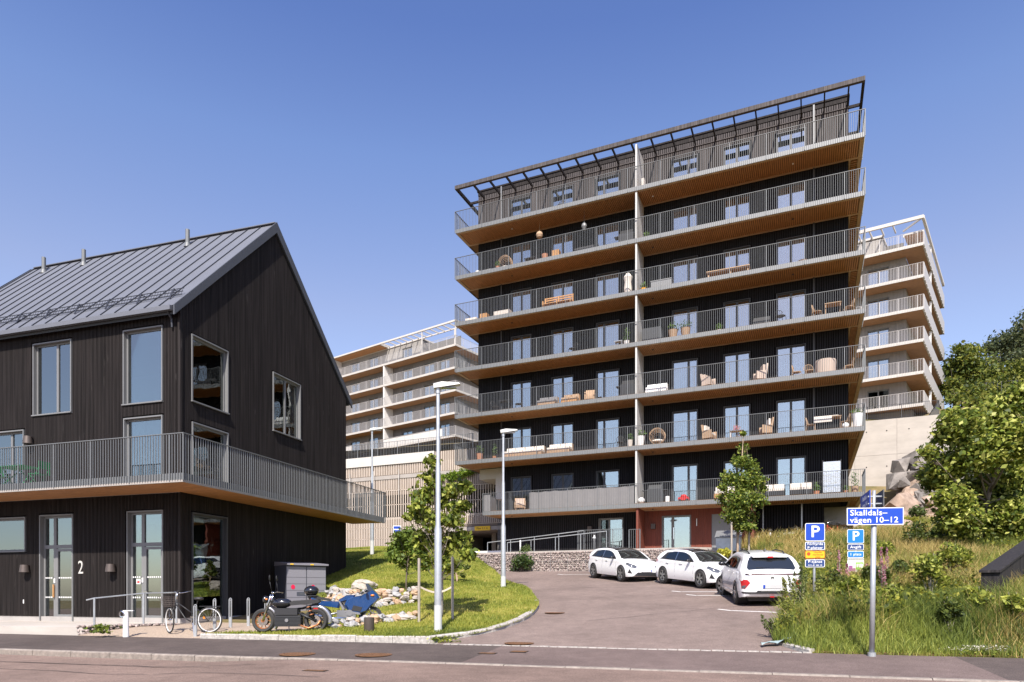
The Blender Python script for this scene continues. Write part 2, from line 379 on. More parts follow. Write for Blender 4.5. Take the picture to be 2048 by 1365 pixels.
def text(name, s, size, m, parent, loc, rot=(math.pi/2,0,0), bold=.0, align='CENTER', ext=.002, sx=1.0):
    c = bpy.data.curves.new(name, 'FONT'); c.body = s; c.size = size; c.extrude = ext; c.offset = bold; c.align_x = align; c.align_y = 'CENTER'
    c.resolution_u = 3; c.space_character = 1.06
    o = bpy.data.objects.new(name, c); COL.objects.link(o)
    me = bpy.data.meshes.new_from_object(o); bpy.data.objects.remove(o); bpy.data.curves.remove(c)
    me.materials.clear(); me.materials.append(m)
    o = obj(name, me, parent); o.location = loc; o.rotation_euler = rot; o.scale = (sx,1,1); return o

# ------------------------------------------------------------------ terrain
def clamp(x, a=0., b=1.): return max(a, min(b, x))
def ss(a, b, x):
    t = clamp((x-a)/(b-a)); return t*t*(3-2*t)
def PQ(x, y): return .2953*x+.9554*y, .9554*x-.2953*y      # along / across the street's own axes
def XY(p, q): return .2953*p+.9554*q, .9554*p-.2953*q
def zd(p):
    p = min(p, 47.)
    if p > 14.2: return -1.15+.105*(p-14.2)
    if p > 11.5: return -1.15+.05*(p-14.2)
    return -1.285-.012*(11.5-p)
LB = [(-7.94,17.37),(-4.63,16.46),(-1.78,15.74),(-.89,16.42),(-.18,17.38),(.51,19.28),(.86,21.64),(.77,23.83),(.32,27.23),(-.56,31.58),(-1.73,36.0),(-3.4,40.2),(-6.2,45.0),(-9.5,50.2)]
RB = [(6.35,12.75),(5.75,13.2),(5.45,14.3),(7.1,17.4),(9.1,20.3),(9.6,23),(9.3,27),(9.9,31),(10.2,33.9)]
def dist_poly(x, y, L):
    best = 1e9
    for (ax, ay), (bx, by) in zip(L, L[1:]):
        dx, dy = bx-ax, by-ay; t = clamp(((x-ax)*dx+(y-ay)*dy)/(dx*dx+dy*dy))
        best = min(best, math.hypot(x-ax-t*dx, y-ay-t*dy))
    return best
def lawn_z(x, y):
    p, q = PQ(x, y); z = zd(p)+.07
    z += 1.3*ss(22.5, 31.5, p)*ss(-7.5, -15.5, q)
    z += .25*ss(17, 24, p)*ss(-4.2, -8, q)*(1-ss(24,30,p))
    z += .03*math.sin(x*1.7)*math.sin(y*1.3)
    return z
FC = -.95
def hillp(p):
    P = [(42,0),(52,.6),(55,1.6),(59,4.5),(66,9.5),(75,14),(92,18),(140,23),(400,30)]
    if p <= 42: return 0
    for (a, u), (b, v) in zip(P, P[1:]):
        if p <= b: return u+(v-u)*(p-a)/(b-a)
    return 30
def right_z(x, y):
    p, q = PQ(x, y); d = dist_poly(x, y, RB)
    z = zd(p)-.01+.06*ss(14.2,15.2,p)+.043*max(0, min(p,42)-14.2)*ss(0, 4.5, d)+.18*ss(0, 1.6, d)*ss(14.3, 16, p)
    z += .05*math.sin(x*1.3+1)*math.sin(y*1.1)*ss(14.5, 17, p)
    return z+hillp(p)*ss(12, 21, x)
def drive_z(x, y): return zd(PQ(x, y)[0])
def cdt_mesh(name, poly, zf, m, step, kind='structure', holes=()):
    xs = [a for a, b in poly]; ys = [b for a, b in poly]
    def ins(x, y):
        c = False; n = len(poly)
        for i in range(n):
            (ax, ay), (bx, by) = poly[i], poly[i-1]
            if (ay > y) != (by > y) and x < (bx-ax)*(y-ay)/(by-ay)+ax: c = not c
        return c
    bd = []
    for a, b in zip(poly, poly[1:]+poly[:1]):
        n = max(1, int(math.hypot(a[0]-b[0], a[1]-b[1])/step))
        bd += [(a[0]+(b[0]-a[0])*i/n, a[1]+(b[1]-a[1])*i/n) for i in range(n)]
    pts = [Vector(p) for p in bd]; E = [(i, (i+1) % len(bd)) for i in range(len(bd))]
    x = min(xs)+step*.5
    while x < max(xs):
        y = min(ys)+step*.5
        while y < max(ys):
            if ins(x, y): pts.append(Vector((x+.13*step*math.sin(y*9), y+.13*step*math.sin(x*7))))
            y += step
        x += step
    v, e, f, *_ = delaunay_2d_cdt(pts, E, [], 1, 1e-5)
    me = bpy.data.meshes.new(name); me.from_pydata([(p.x, p.y, zf(p.x, p.y)) for p in v], [], [tuple(q) for q in f])
    me.update(); me.shade_smooth(); me.materials.append(m)
    if me.polygons and sum(p.normal.z for p in me.polygons) < 0: me.flip_normals()
    return obj(name, me, None, kind)
def strip(name, p0, p1, q0, q1, m, n=60, dz=0, zf=None):
    v = []; f = []
    ps = [p0+(p1-p0)*i/4 for i in range(5)]
    for j in range(n+1):
        q = q0+(q1-q0)*j/n
        for p in ps:
            x, y = XY(p, q); v.append((x, y, (zf(p, q) if zf else zd(p))+dz))
    for j in range(n):
        for i in range(4): f.append((j*5+i, j*5+i+1, (j+1)*5+i+1, (j+1)*5+i))
    o = MB().add(v, f).build(name, m, None, True, 'structure'); return o
# ------------------------------------------------------------------ ground, street, drive, kerbs
def raised(q): return 1-ss(-10.2, -7.6, q)+ss(3.0, 5.2, q)
def road_z(p, q): return zd(p)-.115*raised(q)
strip('street_road', -40, 11.48, -75, 75, M['road'], 90, 0, road_z)
strip('footpath', 11.52, 14.22, -75, -4.6, M['path'], 60, 0); strip('footpath_crossing', 11.52, 14.22, -4.6, 4.0, M['cross'], 20, 0); strip('footpath', 11.52, 14.22, 4.0, 75, M['path'], 60, 0)
# base sheet to the horizon, kept under everything else
def base_z(x, y):
    p, q = PQ(x, y)
    if p > 13: z = zd(p)+hillp(p)*ss(12, 21, x)
    else: z = zd(min(p, 11.4))-.115
    if x < -10 and p > 40: z = zd(47)+ss(45, 80, p)*12
    if y < -25: z -= .0
    return z-.30
gx = [-900,-400,-200,-120,-80]+[-60+4*i for i in range(36)]+[100,150,250,500,900]
gy = [-900,-300,-120,-60,-30]+[-10+4*i for i in range(32)]+[130,170,250,500,1200]
V = [(x, y, base_z(x, y)) for y in gy for x in gx]; n = len(gx)
F = [(j*n+i, j*n+i+1, (j+1)*n+i+1, (j+1)*n+i) for j in range(len(gy)-1) for i in range(n-1)]
MB().add(V, F).build('ground', M['hill'], None, True, 'structure')

def lerp_poly(L, step):
    out = []
    for (ax, ay), (bx, by) in zip(L, L[1:]):
        m = max(1, round(math.hypot(bx-ax, by-ay)/step))
        out += [(ax+(bx-ax)*i/m, ay+(by-ay)*i/m) for i in range(m)]
    return out+[L[-1]]
def catmull(L, k=4):
    out = []
    for i in range(len(L)-1):
        a, b, c, d = L[max(i-1,0)], L[i], L[i+1], L[min(i+2,len(L)-1)]
        for j in range(k):
            t = j/k
            out.append(tuple(.5*(2*b[m]+(c[m]-a[m])*t+(2*a[m]-5*b[m]+4*c[m]-d[m])*t*t+(3*b[m]-a[m]-3*c[m]+d[m])*t**3) for m in (0,1)))
    return out+[L[-1]]
LBs = LB[:3]+catmull(LB[2:], 4)[1:]
drive_poly = LBs[2:]+[(-4.5,51.5),(1.5,49),(-2.2,41.8),(-2.6,40.0),(10.2,34.2)]+RB[::-1][1:]
drive_poly = [(-1.70,15.40)]+drive_poly[1:-2]+[XY(14.22, 1.45)]
cdt_mesh('drive_road', drive_poly, drive_z, M['drive'], 1.3)
# cobbled joint between drive and footpath
mb = MB(); rd = random.Random(3); q = -6.0
stones = []
while q < 1.6:
    w = rd.uniform(.16,.24); p = 14.22+.02*math.sin(q); x, y = XY(p, q+w/2)
    z = zd(p); a = [XY(p-.07, q+.01), XY(p+.07, q+.01), XY(p+.07, q+w-.01), XY(p-.07, q+w-.01)]
    mb.prism([(u, v, z-.05) for u, v in a], (0,0,.05+rd.uniform(.006,.016))); q += w
mb.build('sett_course', M['kerb'], None, False, 'structure')

# lawn
lawn_poly = LBs+[(-9.5,50.4),(-13,48),(-7.66,31.0),(-9.0,26.9),(-7.0,24.6),(-5.2,19.0),(-5.0,17.75),(-7.3,17.9)]
lawn = cdt_mesh('lawn_ground', lawn_poly, lawn_z, M['lawn'], .8)
# gravel forecourt and concrete apron in front of the black house
fc_poly = [XY(14.22,-16.75), XY(14.22,-13.0), (-7.94,17.37),(-7.3,17.9),(-5.0,17.75),(-5.2,19.0),(-7.0,24.6),(-9.0,26.9),(-10.55,21.75)]
def fc_z(x, y):
    p, q = PQ(x, y); t = ss(14.2, 15.6, p)
    return zd(14.22)*(1-t)+(FC-.02)*t
cdt_mesh('gravel_forecourt', fc_poly, fc_z, M['gravel'], .7)
ap = [XY(14.45,-40), XY(14.45,-16.85), XY(16.9,-16.0), XY(17.6,-16.35), XY(17.6,-40)]
MB().prism([(x, y, -1.4) for x, y in ap], (0,0,1.4-.945)).build('concrete_apron', M['concrete'], None, False, 'structure')
# meadow on the right
mw = RB[:]+[(10.4,34.6),(12.5,36.6),(20,39),(26,46),(40,46),(60,30),(60,-2), XY(14.16, 40), XY(14.16,2.0)]
cdt_mesh('meadow_ground', mw, right_z, M['meadow'], 1.2)
# rising ground behind the buildings
hg = [(20,39),(26,46),(40,46),(60,30),(140,50),(160,160),(-60,160),(-60,100),(10,75),(22,58)]
cdt_mesh('hillside', hg, lambda x, y: right_z(x, y)-.02+hillp(PQ(x,y)[0])*(1-ss(12,21,x)), M['hill'], 6)

# kerbs: every stone its own piece
def kerb(name, L, zf, w, up, lens, m=M['kerb'], side=1, jit=.012):
    root = MB(); rd = random.Random(len(L)); P = []; acc = 0
    for a, b in zip(L, L[1:]): acc += math.hypot(b[0]-a[0], b[1]-a[1])
    cnt = max(1, round(acc/lens)); seg = acc/cnt; ds = [i*seg for i in range(cnt+1)]
    def at(d):
        s = 0
        for a, b in zip(L, L[1:]):
            l = math.hypot(b[0]-a[0], b[1]-a[1])
            if s+l >= d-1e-6: t = (d-s)/l; return (a[0]+(b[0]-a[0])*t, a[1]+(b[1]-a[1])*t)
            s += l
        return L[-1]
    first = None
    for i in range(cnt):
        a = at(ds[i]+.006); b = at(ds[i+1]-.006); dx, dy = b[0]-a[0], b[1]-a[1]; l = math.hypot(dx, dy); nx, ny = -dy/l*side, dx/l*side
        za, zb = zf(*a), zf(*b); j = rd.uniform(-jit, jit); c = .025
        mb = MB(); vs = []
        for (x, y, z) in ((a[0],a[1],za),(b[0],b[1],zb)):
            u = up(x, y)+j
            for o_, h in ((0,-.2),(0,u-c),(c,u),(w,u),(w,-.2)): vs.append((x+nx*o_, y+ny*o_, z+h))
        mb.add(vs, [(0,1,6,5),(1,2,7,6),(2,3,8,7),(3,4,9,8),(4,3,2,1,0),(5,6,7,8,9)])
        if first is None: first = mb.build(name, m, None, False, 'structure')
        else: mb.build('kerb_stone', m, first)
    return first
kerb('lawn_kerb', [XY(14.24,-12.7)]+LBs[:2], lambda x, y: zd(14.2), .16, lambda x, y: .13, 1.0)
kerb('curved_kerb', LBs[1:], drive_z, .15, lambda x, y: .12, .95)
def rk(qa, qb): return [XY(11.5, qa+(qb-qa)*i/40) for i in range(41)]
def rzf(x, y): p, q = PQ(x, y); return road_z(11.5, q)
kerb('street_kerb', rk(-26, 13), rzf, .14, lambda x, y: .02+.105*raised(PQ(x, y)[1]), 1.1, M['kerb2'], 1, .004)
kerb('meadow_kerb', RB[1:6], drive_z, .12, lambda x, y: .06, 1.0, side=-1)

# tar joints on the street
mb = MB()
for (pa, qa, pb, qb) in ((27.5,-6.2,26.6,1.2),(18.0,-3.5,22.5,1.6),(33.5,-8.6,31.0,.5),(10.2,-16,10.6,-8.2),(10.55,-30,10.35,-9),(9.6,-22,9.3,-6)):
    for i in range(14):
        t0, t1 = i/14, (i+1)/14
        w = lambda t: .045*math.sin(t*23)+.03*math.sin(t*51)
        pts = []
        for t, s in ((t0,-.012),(t1,-.012),(t1,.012),(t0,.012)):
            p = pa+(pb-pa)*t+w(t)+s; q = qa+(qb-qa)*t; x, y = XY(p, q); pts.append((x, y, (road_z(p, q) if p < 12 else zd(p))+.008))
        mb.quad(*pts)
mb.build('tar_joint', M['dark'], None, False, 'structure')

# parking bay markings
def line(mb, a, b, w=.1):
    a = Vector((*a, 0)); b = Vector((*b, 0)); d = (b-a).normalized(); n_ = Vector((-d.y, d.x, 0))*w/2
    k = max(1, int((b-a).length/.6)); P = [a+(b-a)*i/k for i in range(k+1)]
    for u, v in zip(P, P[1:]): mb.quad(*[(c.x, c.y, drive_z(c.x, c.y)+.006) for c in (u-n_, v-n_, v+n_, u+n_)])
hx, hy = .53, -.848
T = [((6.22,19.45),(8.3,18.15)),((6.35,23.55),(8.6,22.9)),((6.15,24.9),(8.5,24.2)),((5.0,30.1),(7.2,29.4)),((2.6,35.0),(4.2,34.6))]
for a, b in T:
    mb = MB(); line(mb, a, b); d = (Vector((*b,0))-Vector((*a,0))).normalized()
    t = Vector((-.53,.848,0))
    line(mb, (a[0]-.05*t.x, a[1]-.05*t.y), (a[0]+.45*t.x, a[1]+.45*t.y), .1)
    mb.build('parking_marking', M['marking'], None, False, 'structure')

# manhole covers and drain grates
def manhole(x, y, z, r, label, m=M['rust']):
    t = thing('manhole_cover', label, 'manhole cover', (x, y, z), .3, 'round covers in the paving')
    MB().lathe([(r,0),(r,.012),(r*.86,.014),(r*.86,.006)], n=28).build('frame', m, t)
    mb = MB()
    for i in range(-5, 6):
        for j in range(-5, 6):
            if math.hypot(i, j) < 5.2: mb.box((i-.36)*r*.155, (i+.36)*r*.155, (j-.36)*r*.155, (j+.36)*r*.155, .006, .016)
    mb.build('cover_studs', m, t)
mz = lambda x, y: zd(PQ(x, y)[0])
for x, y, r, lb in ((-4.40,14.0,.36,'rusty round manhole cover in the footpath below the black motorcycle'),(-2.78,13.72,.37,'rusty round manhole cover in the footpath below the grey cylinder on the lawn'),
                    (.16,15.15,.33,'dark round manhole cover at the foot of the drive by the sett course'),(1.26,20.1,.3,'small rust red cover in the drive beside the kerb bend')):
    manhole(x, y, mz(x, y)+.004, r, lb)
def grate(x, y, lb, w=.36, d=.22):
    t = thing('drain_grate', lb, 'drain grate', (x, y, mz(x, y)+.003), -.3, 'flat drain grates in the paving')
    MB().box(-w/2,w/2,-d/2,d/2,0,.006).build('frame', M['dark'], t)
    mb = MB()
    for i in range(9): mb.box(-w/2+.02, w/2-.02, -d/2+.02+i*(d-.05)/8.5, -d/2+.035+i*(d-.05)/8.5, .006, .011)
    mb.build('grate_bars', M['rust'], t)
grate(-.49, 13.72, 'dark rectangular drain grate in the middle of the footpath'); grate(.15, 14.1-.2, 'twin slotted drain grate beside the foot of the drive', .34, .3)
grate(-3.3, 11.45, 'narrow gully grate against the street kerb below the lamp lawn', .42, .16)
t = thing('manhole_cover', 'rusty round manhole cover in the footpath at the far right edge', 'manhole cover', (*XY(12.1, 5.6), zd(12.1)+.004), 0, 'round covers in the paving')
MB().lathe([(.42,0),(.42,.012),(.38,.014),(.38,.006)], n=28).build('frame', M['kerb'], t); MB().lathe([(.37,0),(.37,.012)], n=24).build('cover', M['rust'], t)

tp = [(32.2,51.8),(31.2,52.3),(4,64.2),(4,85),(60,85),(46,62)]
MB().prism([(x, y, 9.0) for x, y in tp], (0,0,4.42)).build('hill_terrace', M['concrete'], None, False, 'structure')
# ------------------------------------------------------------------ facade helpers
class Fac:
    """places shapes on a facade: u along the wall, d inward, z up"""
    def __init__(s, fn): s.fn = fn
    def build(s, mb, name, m, parent, kind=None, smooth=False):
        mb.v = [s.fn(*q) for q in mb.v]; return mb.build(name, m, parent, smooth, kind)
def rects(u0, u1, z0, z1, op):
    us = sorted({u0, u1, *[c for o in op for c in o[:2]]}); us = [u for u in us if u0 <= u <= u1]; out = []
    for a, b in zip(us, us[1:]):
        mid = (a+b)/2; iv = sorted([(max(z0,o[2]), min(z1,o[3])) for o in op if o[0] < mid < o[1]]); z = z0
        for lo, hi in iv:
            if lo > z+1e-4: out.append((a, b, z, lo))
            z = max(z, hi)
        if z < z1-1e-4: out.append((a, b, z, z1))
    return out
def wall_mb(u0, u1, z0, z1, op, th=.25):
    mb = MB()
    for a, b, c, d in rects(u0, u1, z0, z1, op): mb.box(a, b, 0, th, c, d)
    return mb
def battens(u0, u1, step, w, dep, zlo, zhi, op, gap=.05):
    mb = MB(); u = u0+step/2
    while u < u1:
        a, b = zlo(u), zhi(u); iv = sorted([(o[2]-gap, o[3]+gap) for o in op if o[0]-gap < u < o[1]+gap]); z = a
        for lo, hi in iv:
            if lo > z+.02 and lo <= b: mb.box(u-w/2, u+w/2, -dep, .004, z, lo)
            z = max(z, hi)
        if z < b-.02: mb.box(u-w/2, u+w/2, -dep, .004, z, b)
        u += step
    return mb
def window(fac, parent, u0, u1, z0, z1, name='window', splits=(), fw=.06, mw=.09, fm='frame', gm='glass', sill=True, casing=.04, d0=.07, curtain=None, trans=(), sub='pane'):
    mb = MB()
    if casing:
        mb.box(u0-.002,u0+casing,-.05,.14,z0,z1); mb.box(u1-casing,u1+.002,-.05,.14,z0,z1); mb.box(u0+casing,u1-casing,-.05,.14,z1-casing,z1+.002)
    a, b, c, d = u0+casing, u1-casing, z0+.01, z1-casing
    e0, e1 = d0, d0+.07
    mb.box(a,a+fw,e0,e1,c,d); mb.box(b-fw,b,e0,e1,c,d); mb.box(a+fw,b-fw,e0,e1,c,c+fw); mb.box(a+fw,b-fw,e0,e1,d-fw,d)
    xs = [a+fw]+[q for s_ in splits for q in (a+s_*(b-a)-mw/2, a+s_*(b-a)+mw/2)]+[b-fw]
    for i in range(1, len(xs)-1, 2): mb.box(xs[i], xs[i+1], e0-.004, e1, c+fw, d-fw)
    zs = [c+fw]+[q for t in trans for q in (t-mw/2, t+mw/2)]+[d-fw]
    for i in range(1, len(zs)-1, 2): mb.box(a+fw, b-fw, e0-.008, e1-.002, zs[i], zs[i+1])
    if sill: mb.box(u0-.02, u1+.02, -.09, .05, z0-.03, z0+.008)
    w = fac.build(mb, name, M[fm], parent)
    for i in range(0, len(xs), 2):
        for j in range(0, len(zs), 2):
            p = MB().box(xs[i]-.01, xs[i+1]+.01, e0+.03, e0+.042, zs[j]-.01, zs[j+1]+.01); fac.build(p, sub, M[gm], w)
    if curtain:
        for (s0, s1) in curtain:
            n = max(6, int((s1-s0)*(b-a)/.05)); mbc = MB()
            for i in range(n):
                t0, t1 = s0+(s1-s0)*i/n, s0+(s1-s0)*(i+1)/n
                dd = lambda t: .30+.035*math.sin(t*95)
                x0, x1 = a+fw+t0*(b-a-2*fw), a+fw+t1*(b-a-2*fw)
                mbc.quad((x0,dd(t0),c+.05),(x1,dd(t1),c+.05),(x1,dd(t1),d-.05),(x0,dd(t0),d-.05))
            fac.build(mbc, 'curtain', M['curtain'], w)
    return w
def railing_mb(path, zb, zt, step=.1, w=.014, dep=.035, post=1.45, pw=.05, zpost=None, band=None):
    """pickets, posts and top rail along a polyline of (x,y)"""
    mb = MB()
    for (ax, ay), (bx, by) in zip(path, path[1:]):
        L = math.hypot(bx-ax, by-ay); ux, uy = (bx-ax)/L, (by-ay)/L; n = max(1, round(L/step))
        for i in range(n+1):
            t = L*i/n; x, y = ax+ux*t, ay+uy*t
            big = post and (i % max(1, round(post/step)) == 0 or i == n)
            ww = pw if big else w
            d2 = dep if not big else dep*1.15
            c = [(x-ux*ww/2-uy*d2/2, y-uy*ww/2+ux*d2/2),(x+ux*ww/2-uy*d2/2, y+uy*ww/2+ux*d2/2),(x+ux*ww/2+uy*d2/2, y+uy*ww/2-ux*d2/2),(x-ux*ww/2+uy*d2/2, y-uy*ww/2-ux*d2/2)]
            mb.prism([(p, q, zb) for p, q in c], (0,0,zt-zb))
        mb.bar((ax-ux*.02, ay-uy*.02, zt+.012), (bx+ux*.02, by+uy*.02, zt+.012), .05, .022)
    return mb
# ------------------------------------------------------------------ the black gabled house on the left
H = thing('black_timber_house', 'black timber house with a steep grey metal roof, balcony and number 2 by the door', 'house', (-10.5, 21.6, 0), math.radians(-17.18))
LX = -12.0; GY = 9.94; ZB = -.78; EZ = 9.0
RY = 4.75; RZ = 14.12; SL = (RZ-9.05)/(RY+.28); SR = (RZ-8.88)/(10.22-RY)
def roof_under(y): return (RZ-.33-(RY-y)*SL) if y < RY else (RZ-.33-(y-RY)*SR)
front = Fac(lambda u, d, z: (u, d, z)); gable = Fac(lambda u, d, z: (-d, u, z))
OPF = [(-6.18,-4.46,6.08,8.53),(-2.26,-.66,6.13,8.55),(-2.24,-.66,3.47,5.69),(-8.6,-6.6,3.47,5.64),(-9.2,-6.53,1.45,2.63),(-5.88,-4.39,-.93,2.67),(-2.10,-.64,-.93,2.65)]
OPG = [(.46,2.16,6.22,8.38),(.48,2.16,3.47,5.55),(.48,2.12,-.90,2.62),(4.63,6.40,6.22,8.45)]
wm = wall_mb(LX, 0, -.93, roof_under(0), OPF); wobj = wm.build('wall', M['blackwall'], H)
mb = MB()
for a, b, c, d in rects(.26, GY, -.93, 8.6, OPG): mb.box(-.25, 0, a, b, c, d)
mb.prism([(0,.26,8.6),(0,GY,8.6),(0,GY,roof_under(GY)),(0,RY,roof_under(RY)),(0,.26,roof_under(.26))], (-.25,0,0))
mb.box(-.25,0,0.251,.26,-.93,8.6)
mb.build('gable_wall', M['blackwall'], H)
MB().box(LX, -.251, GY-.25, GY-.001, -.93, roof_under(GY)).box(LX,LX+.2,.26,GY-.26,-.93,roof_under(GY)).build('rear_wall', M['blackwall'], H)
front.build(battens(LX, -.07, .0575, .031, .042, lambda u: ZB, lambda u: roof_under(0)-.02, OPF), 'batten_cladding', M['black'], wobj, 'stuff')
gable.build(battens(.09, GY-.02, .0575, .038, .02, lambda u: ZB+max(0,(u-3.9)*.31), lambda u: roof_under(u)-.02, OPG), 'batten_cladding', M['black'], wobj, 'stuff')
MB().box(-.06,.044,-.044,.055,ZB,roof_under(0)).build('corner_board', M['black'], H)
MB().box(LX,.012,-.012,.2,-1.2,ZB-.01).box(-.2,.012,.2,GY,-1.3,ZB-.01).build('plinth', M['plinth'], H)
MB().prism([(.05,3.4,-1.0),(.05,GY+.3,-1.0),(.05,GY+.3,1.22),(.05,3.4,-.78)], (.5,0,0)).build('foundation_ledge', M['plinth'], H)
# interior: floors, back wall, a green wall inside the ground floor
MB().box(LX+.2,-.3,4.2,4.3,-.93,9.0).build('inner_wall', M['interior'], H)
for z in (2.72, 5.72): MB().box(LX+.2,-.3,.26,9.6,z,z+.5).build('inner_floor', M['interior'], H)
MB().box(-7.2,-3.2,1.6,1.68,-.93,2.7).build('inner_green_wall', M['green'], H)
MB().box(LX+.2,-.3,.26,9.6,8.7,8.9).build('inner_ceiling', M['interior'], H)
# windows and doors
window(front, H, *OPF[0], gm='glassh', splits=(.58,), curtain=[(.66,1.0)])
window(front, H, *OPF[1], gm='glassh')
window(front, H, *OPF[2], gm='glassh', name='balcony_door', curtain=[(.03,.3),(.86,.99)], sill=False)
window(front, H, *OPF[3], gm='glassh', name='balcony_door', splits=(.66,), sill=False)
window(front, H, *OPF[4], gm='glassh')
def door(u0, u1, wood):
    d = window(front, H, u0, u1, -.93, 2.66, name='entrance_door', splits=(.36,), trans=(1.58,), mw=.12, gm='glassd', sill=False, fw=.07, d0=.09)
    a = u0+.04+.36*(u1-u0-.08)
    front.build(MB().box(a+.06,u1-.11,.085,.15,-.86,1.5).box(a+.15,u1-.2,.08,.155,-.70,1.4) if False else MB().box(a+.06,a+.14,.075,.15,-.88,1.5).box(u1-.19,u1-.11,.075,.15,-.88,1.5).box(a+.14,u1-.19,.075,.15,-.88,-.72).box(a+.14,u1-.19,.075,.15,1.42,1.5), 'door_leaf', M['frame'], d)
    for z in (.50,-.16):
        mb = MB(); x = u0+.12
        while x < u1-.2:
            if abs(x-a) > .13: mb.box(x, x+.045, .088, .094, z, z+.045)
            x += .085
        front.build(mb, 'marker_dots', M['white'], d)
    front.build(MB().box(a-.03, a+.01, .02, .06, -.14, .30) if wood else MB().box(a+.07,a+.10,.03,.07,.02,.08).box(a+.07,a+.22,.03,.05,.03,.055), 'door_handle', M['wood'] if wood else M['chrome'], d)
    front.build(MB().box(a-.03,a+.02,.06,.088,.35,.5), 'card_reader', M['white'], d)
    return d
door(-5.88, -4.39, True); d2 = door(-2.10, -.64, False)
front.build(MB().box(-1.83,-1.67,.086,.092,.3,.46), 'notice', M['white'], d2)
front.build(MB().box(-1.80,-1.70,.082,.087,.33,.40), 'notice_print', M['redp'], d2)
window(gable, H, *OPG[0], gm='glassg'); window(gable, H, *OPG[1], name='balcony_door', gm='glassg', sill=False)
g0 = window(gable, H, *OPG[2], gm='glassg', fm='framed', sill=False); window(gable, H, *OPG[3], splits=(.5,), gm='glassg')
# wall lamps and numeral
for x, z in ((-6.39,.72),(-2.63,.70),(-6.24,5.10)):
    MB().lathe([(.16,0),(.125,.25),(.0,.252)], (x,-.17,z), 14).box(x-.04,x+.04,-.1,0,z+.08,z+.17).build('wall_lamp', M['lampbrown'], H, 40)
text('house_number', '2', .62, M['num'], H, (-4.03,-.05,.84), ext=.012, sx=.78)
MB().box(-6.62,-6.58,-.05,0,-.35,-.22).build('door_opener', M['white'], H)
# roof: standing seam panels, ridge, verge, gutter, snow guard, vents
XR = .07
rf = MB().prism([(XR-.02,-.26,9.0),(XR-.02,RY,RZ-.05),(XR-.02,10.2,8.83),(XR-.02,10.16,8.6),(XR-.02,RY,RZ-.33),(XR-.02,-.22,8.76)], (LX-.3-XR,0,0)).build('roof', M['seam'], H)
ln = math.hypot(RY+.28, RZ-9.05); pw = .595; n = int((XR-LX+.2)/pw)+1
def panel(x0, x1, y0, z0, y1, z1):
    h = .022
    return MB().add([(x0,y0,z0),(x1,y0,z0),(x1,y1,z1),(x0,y1,z1),(x0,y0,z0+h),(x1,y0,z0+h),(x1,y1,z1+h),(x0,y1,z1+h)],[(0,3,2,1),(4,5,6,7),(0,1,5,4),(1,2,6,5),(2,3,7,6),(3,0,4,7)])
sm = MB()
for side in (0, 1):
    y0, z0 = ((-.28, 9.01) if side == 0 else (10.22, 8.84)); me = None
    for i in range(n):
        x1 = XR-.03-i*pw; x0 = x1-pw+.008
        if me is None: me = panel(0, pw-.008, y0, z0, RY, RZ-.02).mesh('roof_panel', M['roof'])
        o = obj('roof_panel', me, rf); o.location = (x0,0,0)
        sm.bar((x0-.004,y0,z0+.03),(x0-.004,RY,RZ+.01),.028,.05)
sm.build('standing_seams', M['seam'], rf)  # dark colour stands in for the shadow line along each seam
MB().bar((LX-.2,RY,RZ+.02),(XR+.02,RY,RZ+.02),.22,.03).build('ridge_cap', M['roof'], rf)
for x in (XR, LX-.26):
    for (ya,za,yb,zb) in ((-.36,8.95,RY,RZ+.03),(10.3,8.78,RY,RZ+.03)):
        dz = -.36; vm = MB()
        vm.add([(x,ya,za+.04),(x,yb,zb+.04),(x,yb,zb+dz),(x,ya,za+dz*.75),(x+.05,ya,za+.04),(x+.05,yb,zb+.04),(x+.05,yb,zb+dz),(x+.05,ya,za+dz*.75)],[(0,1,2,3),(4,7,6,5),(0,4,5,1),(1,5,6,2),(2,6,7,3),(3,7,4,0)])
        vm.build('verge_board', M['verge'], rf)
MB().box(LX-.2,XR-.1,-.40,-.27,8.84,8.98).build('gutter', M['roof'], rf); MB().box(LX-.2,XR-.1,10.2,10.33,8.7,8.82).build('gutter', M['roof'], rf)
MB().tube([(-.22,-.3,8.86),(-.22,-.12,8.65),(-.22,-.1,8.4)],.035).build('downpipe_bend', M['seam'], rf)
sg = MB()
def on(y, h): return (y, 9.05+(y+.28)*SL+h)
for y, h in ((.12,.07),(.17,.14),(.22,.21)):
    yy, zz = on(y, h); sg.tube([(LX,yy,zz),(-.05,yy,zz)],.014,5)
for k in range(9):
    x = -.45-k*1.32; sg.bar((x,)+on(.04,.02),(x,)+on(.22,.24),.05,.02); sg.bar((x,)+on(.42,.02),(x,)+on(.21,.2),.04,.02)
for k in range(110):
    x = -.08-k*.11; sg.bar((x,)+on(.12,.07),(x,)+on(.22,.21),.008)
sg.build('snow_guard', M['seam'], rf)
for x in (-3.62,-8.9,-11.1):
    y, z = on(4.25, 0); MB().lathe([(.08,z-.1),(.08,z+.62),(.065,z+.62),(.065,z+.5)],(x,y,0),14).lathe([(.14,z-.08),(.09,z+.1)],(x,y,0),14).build('vent_pipe', M['railh'], rf, 40)
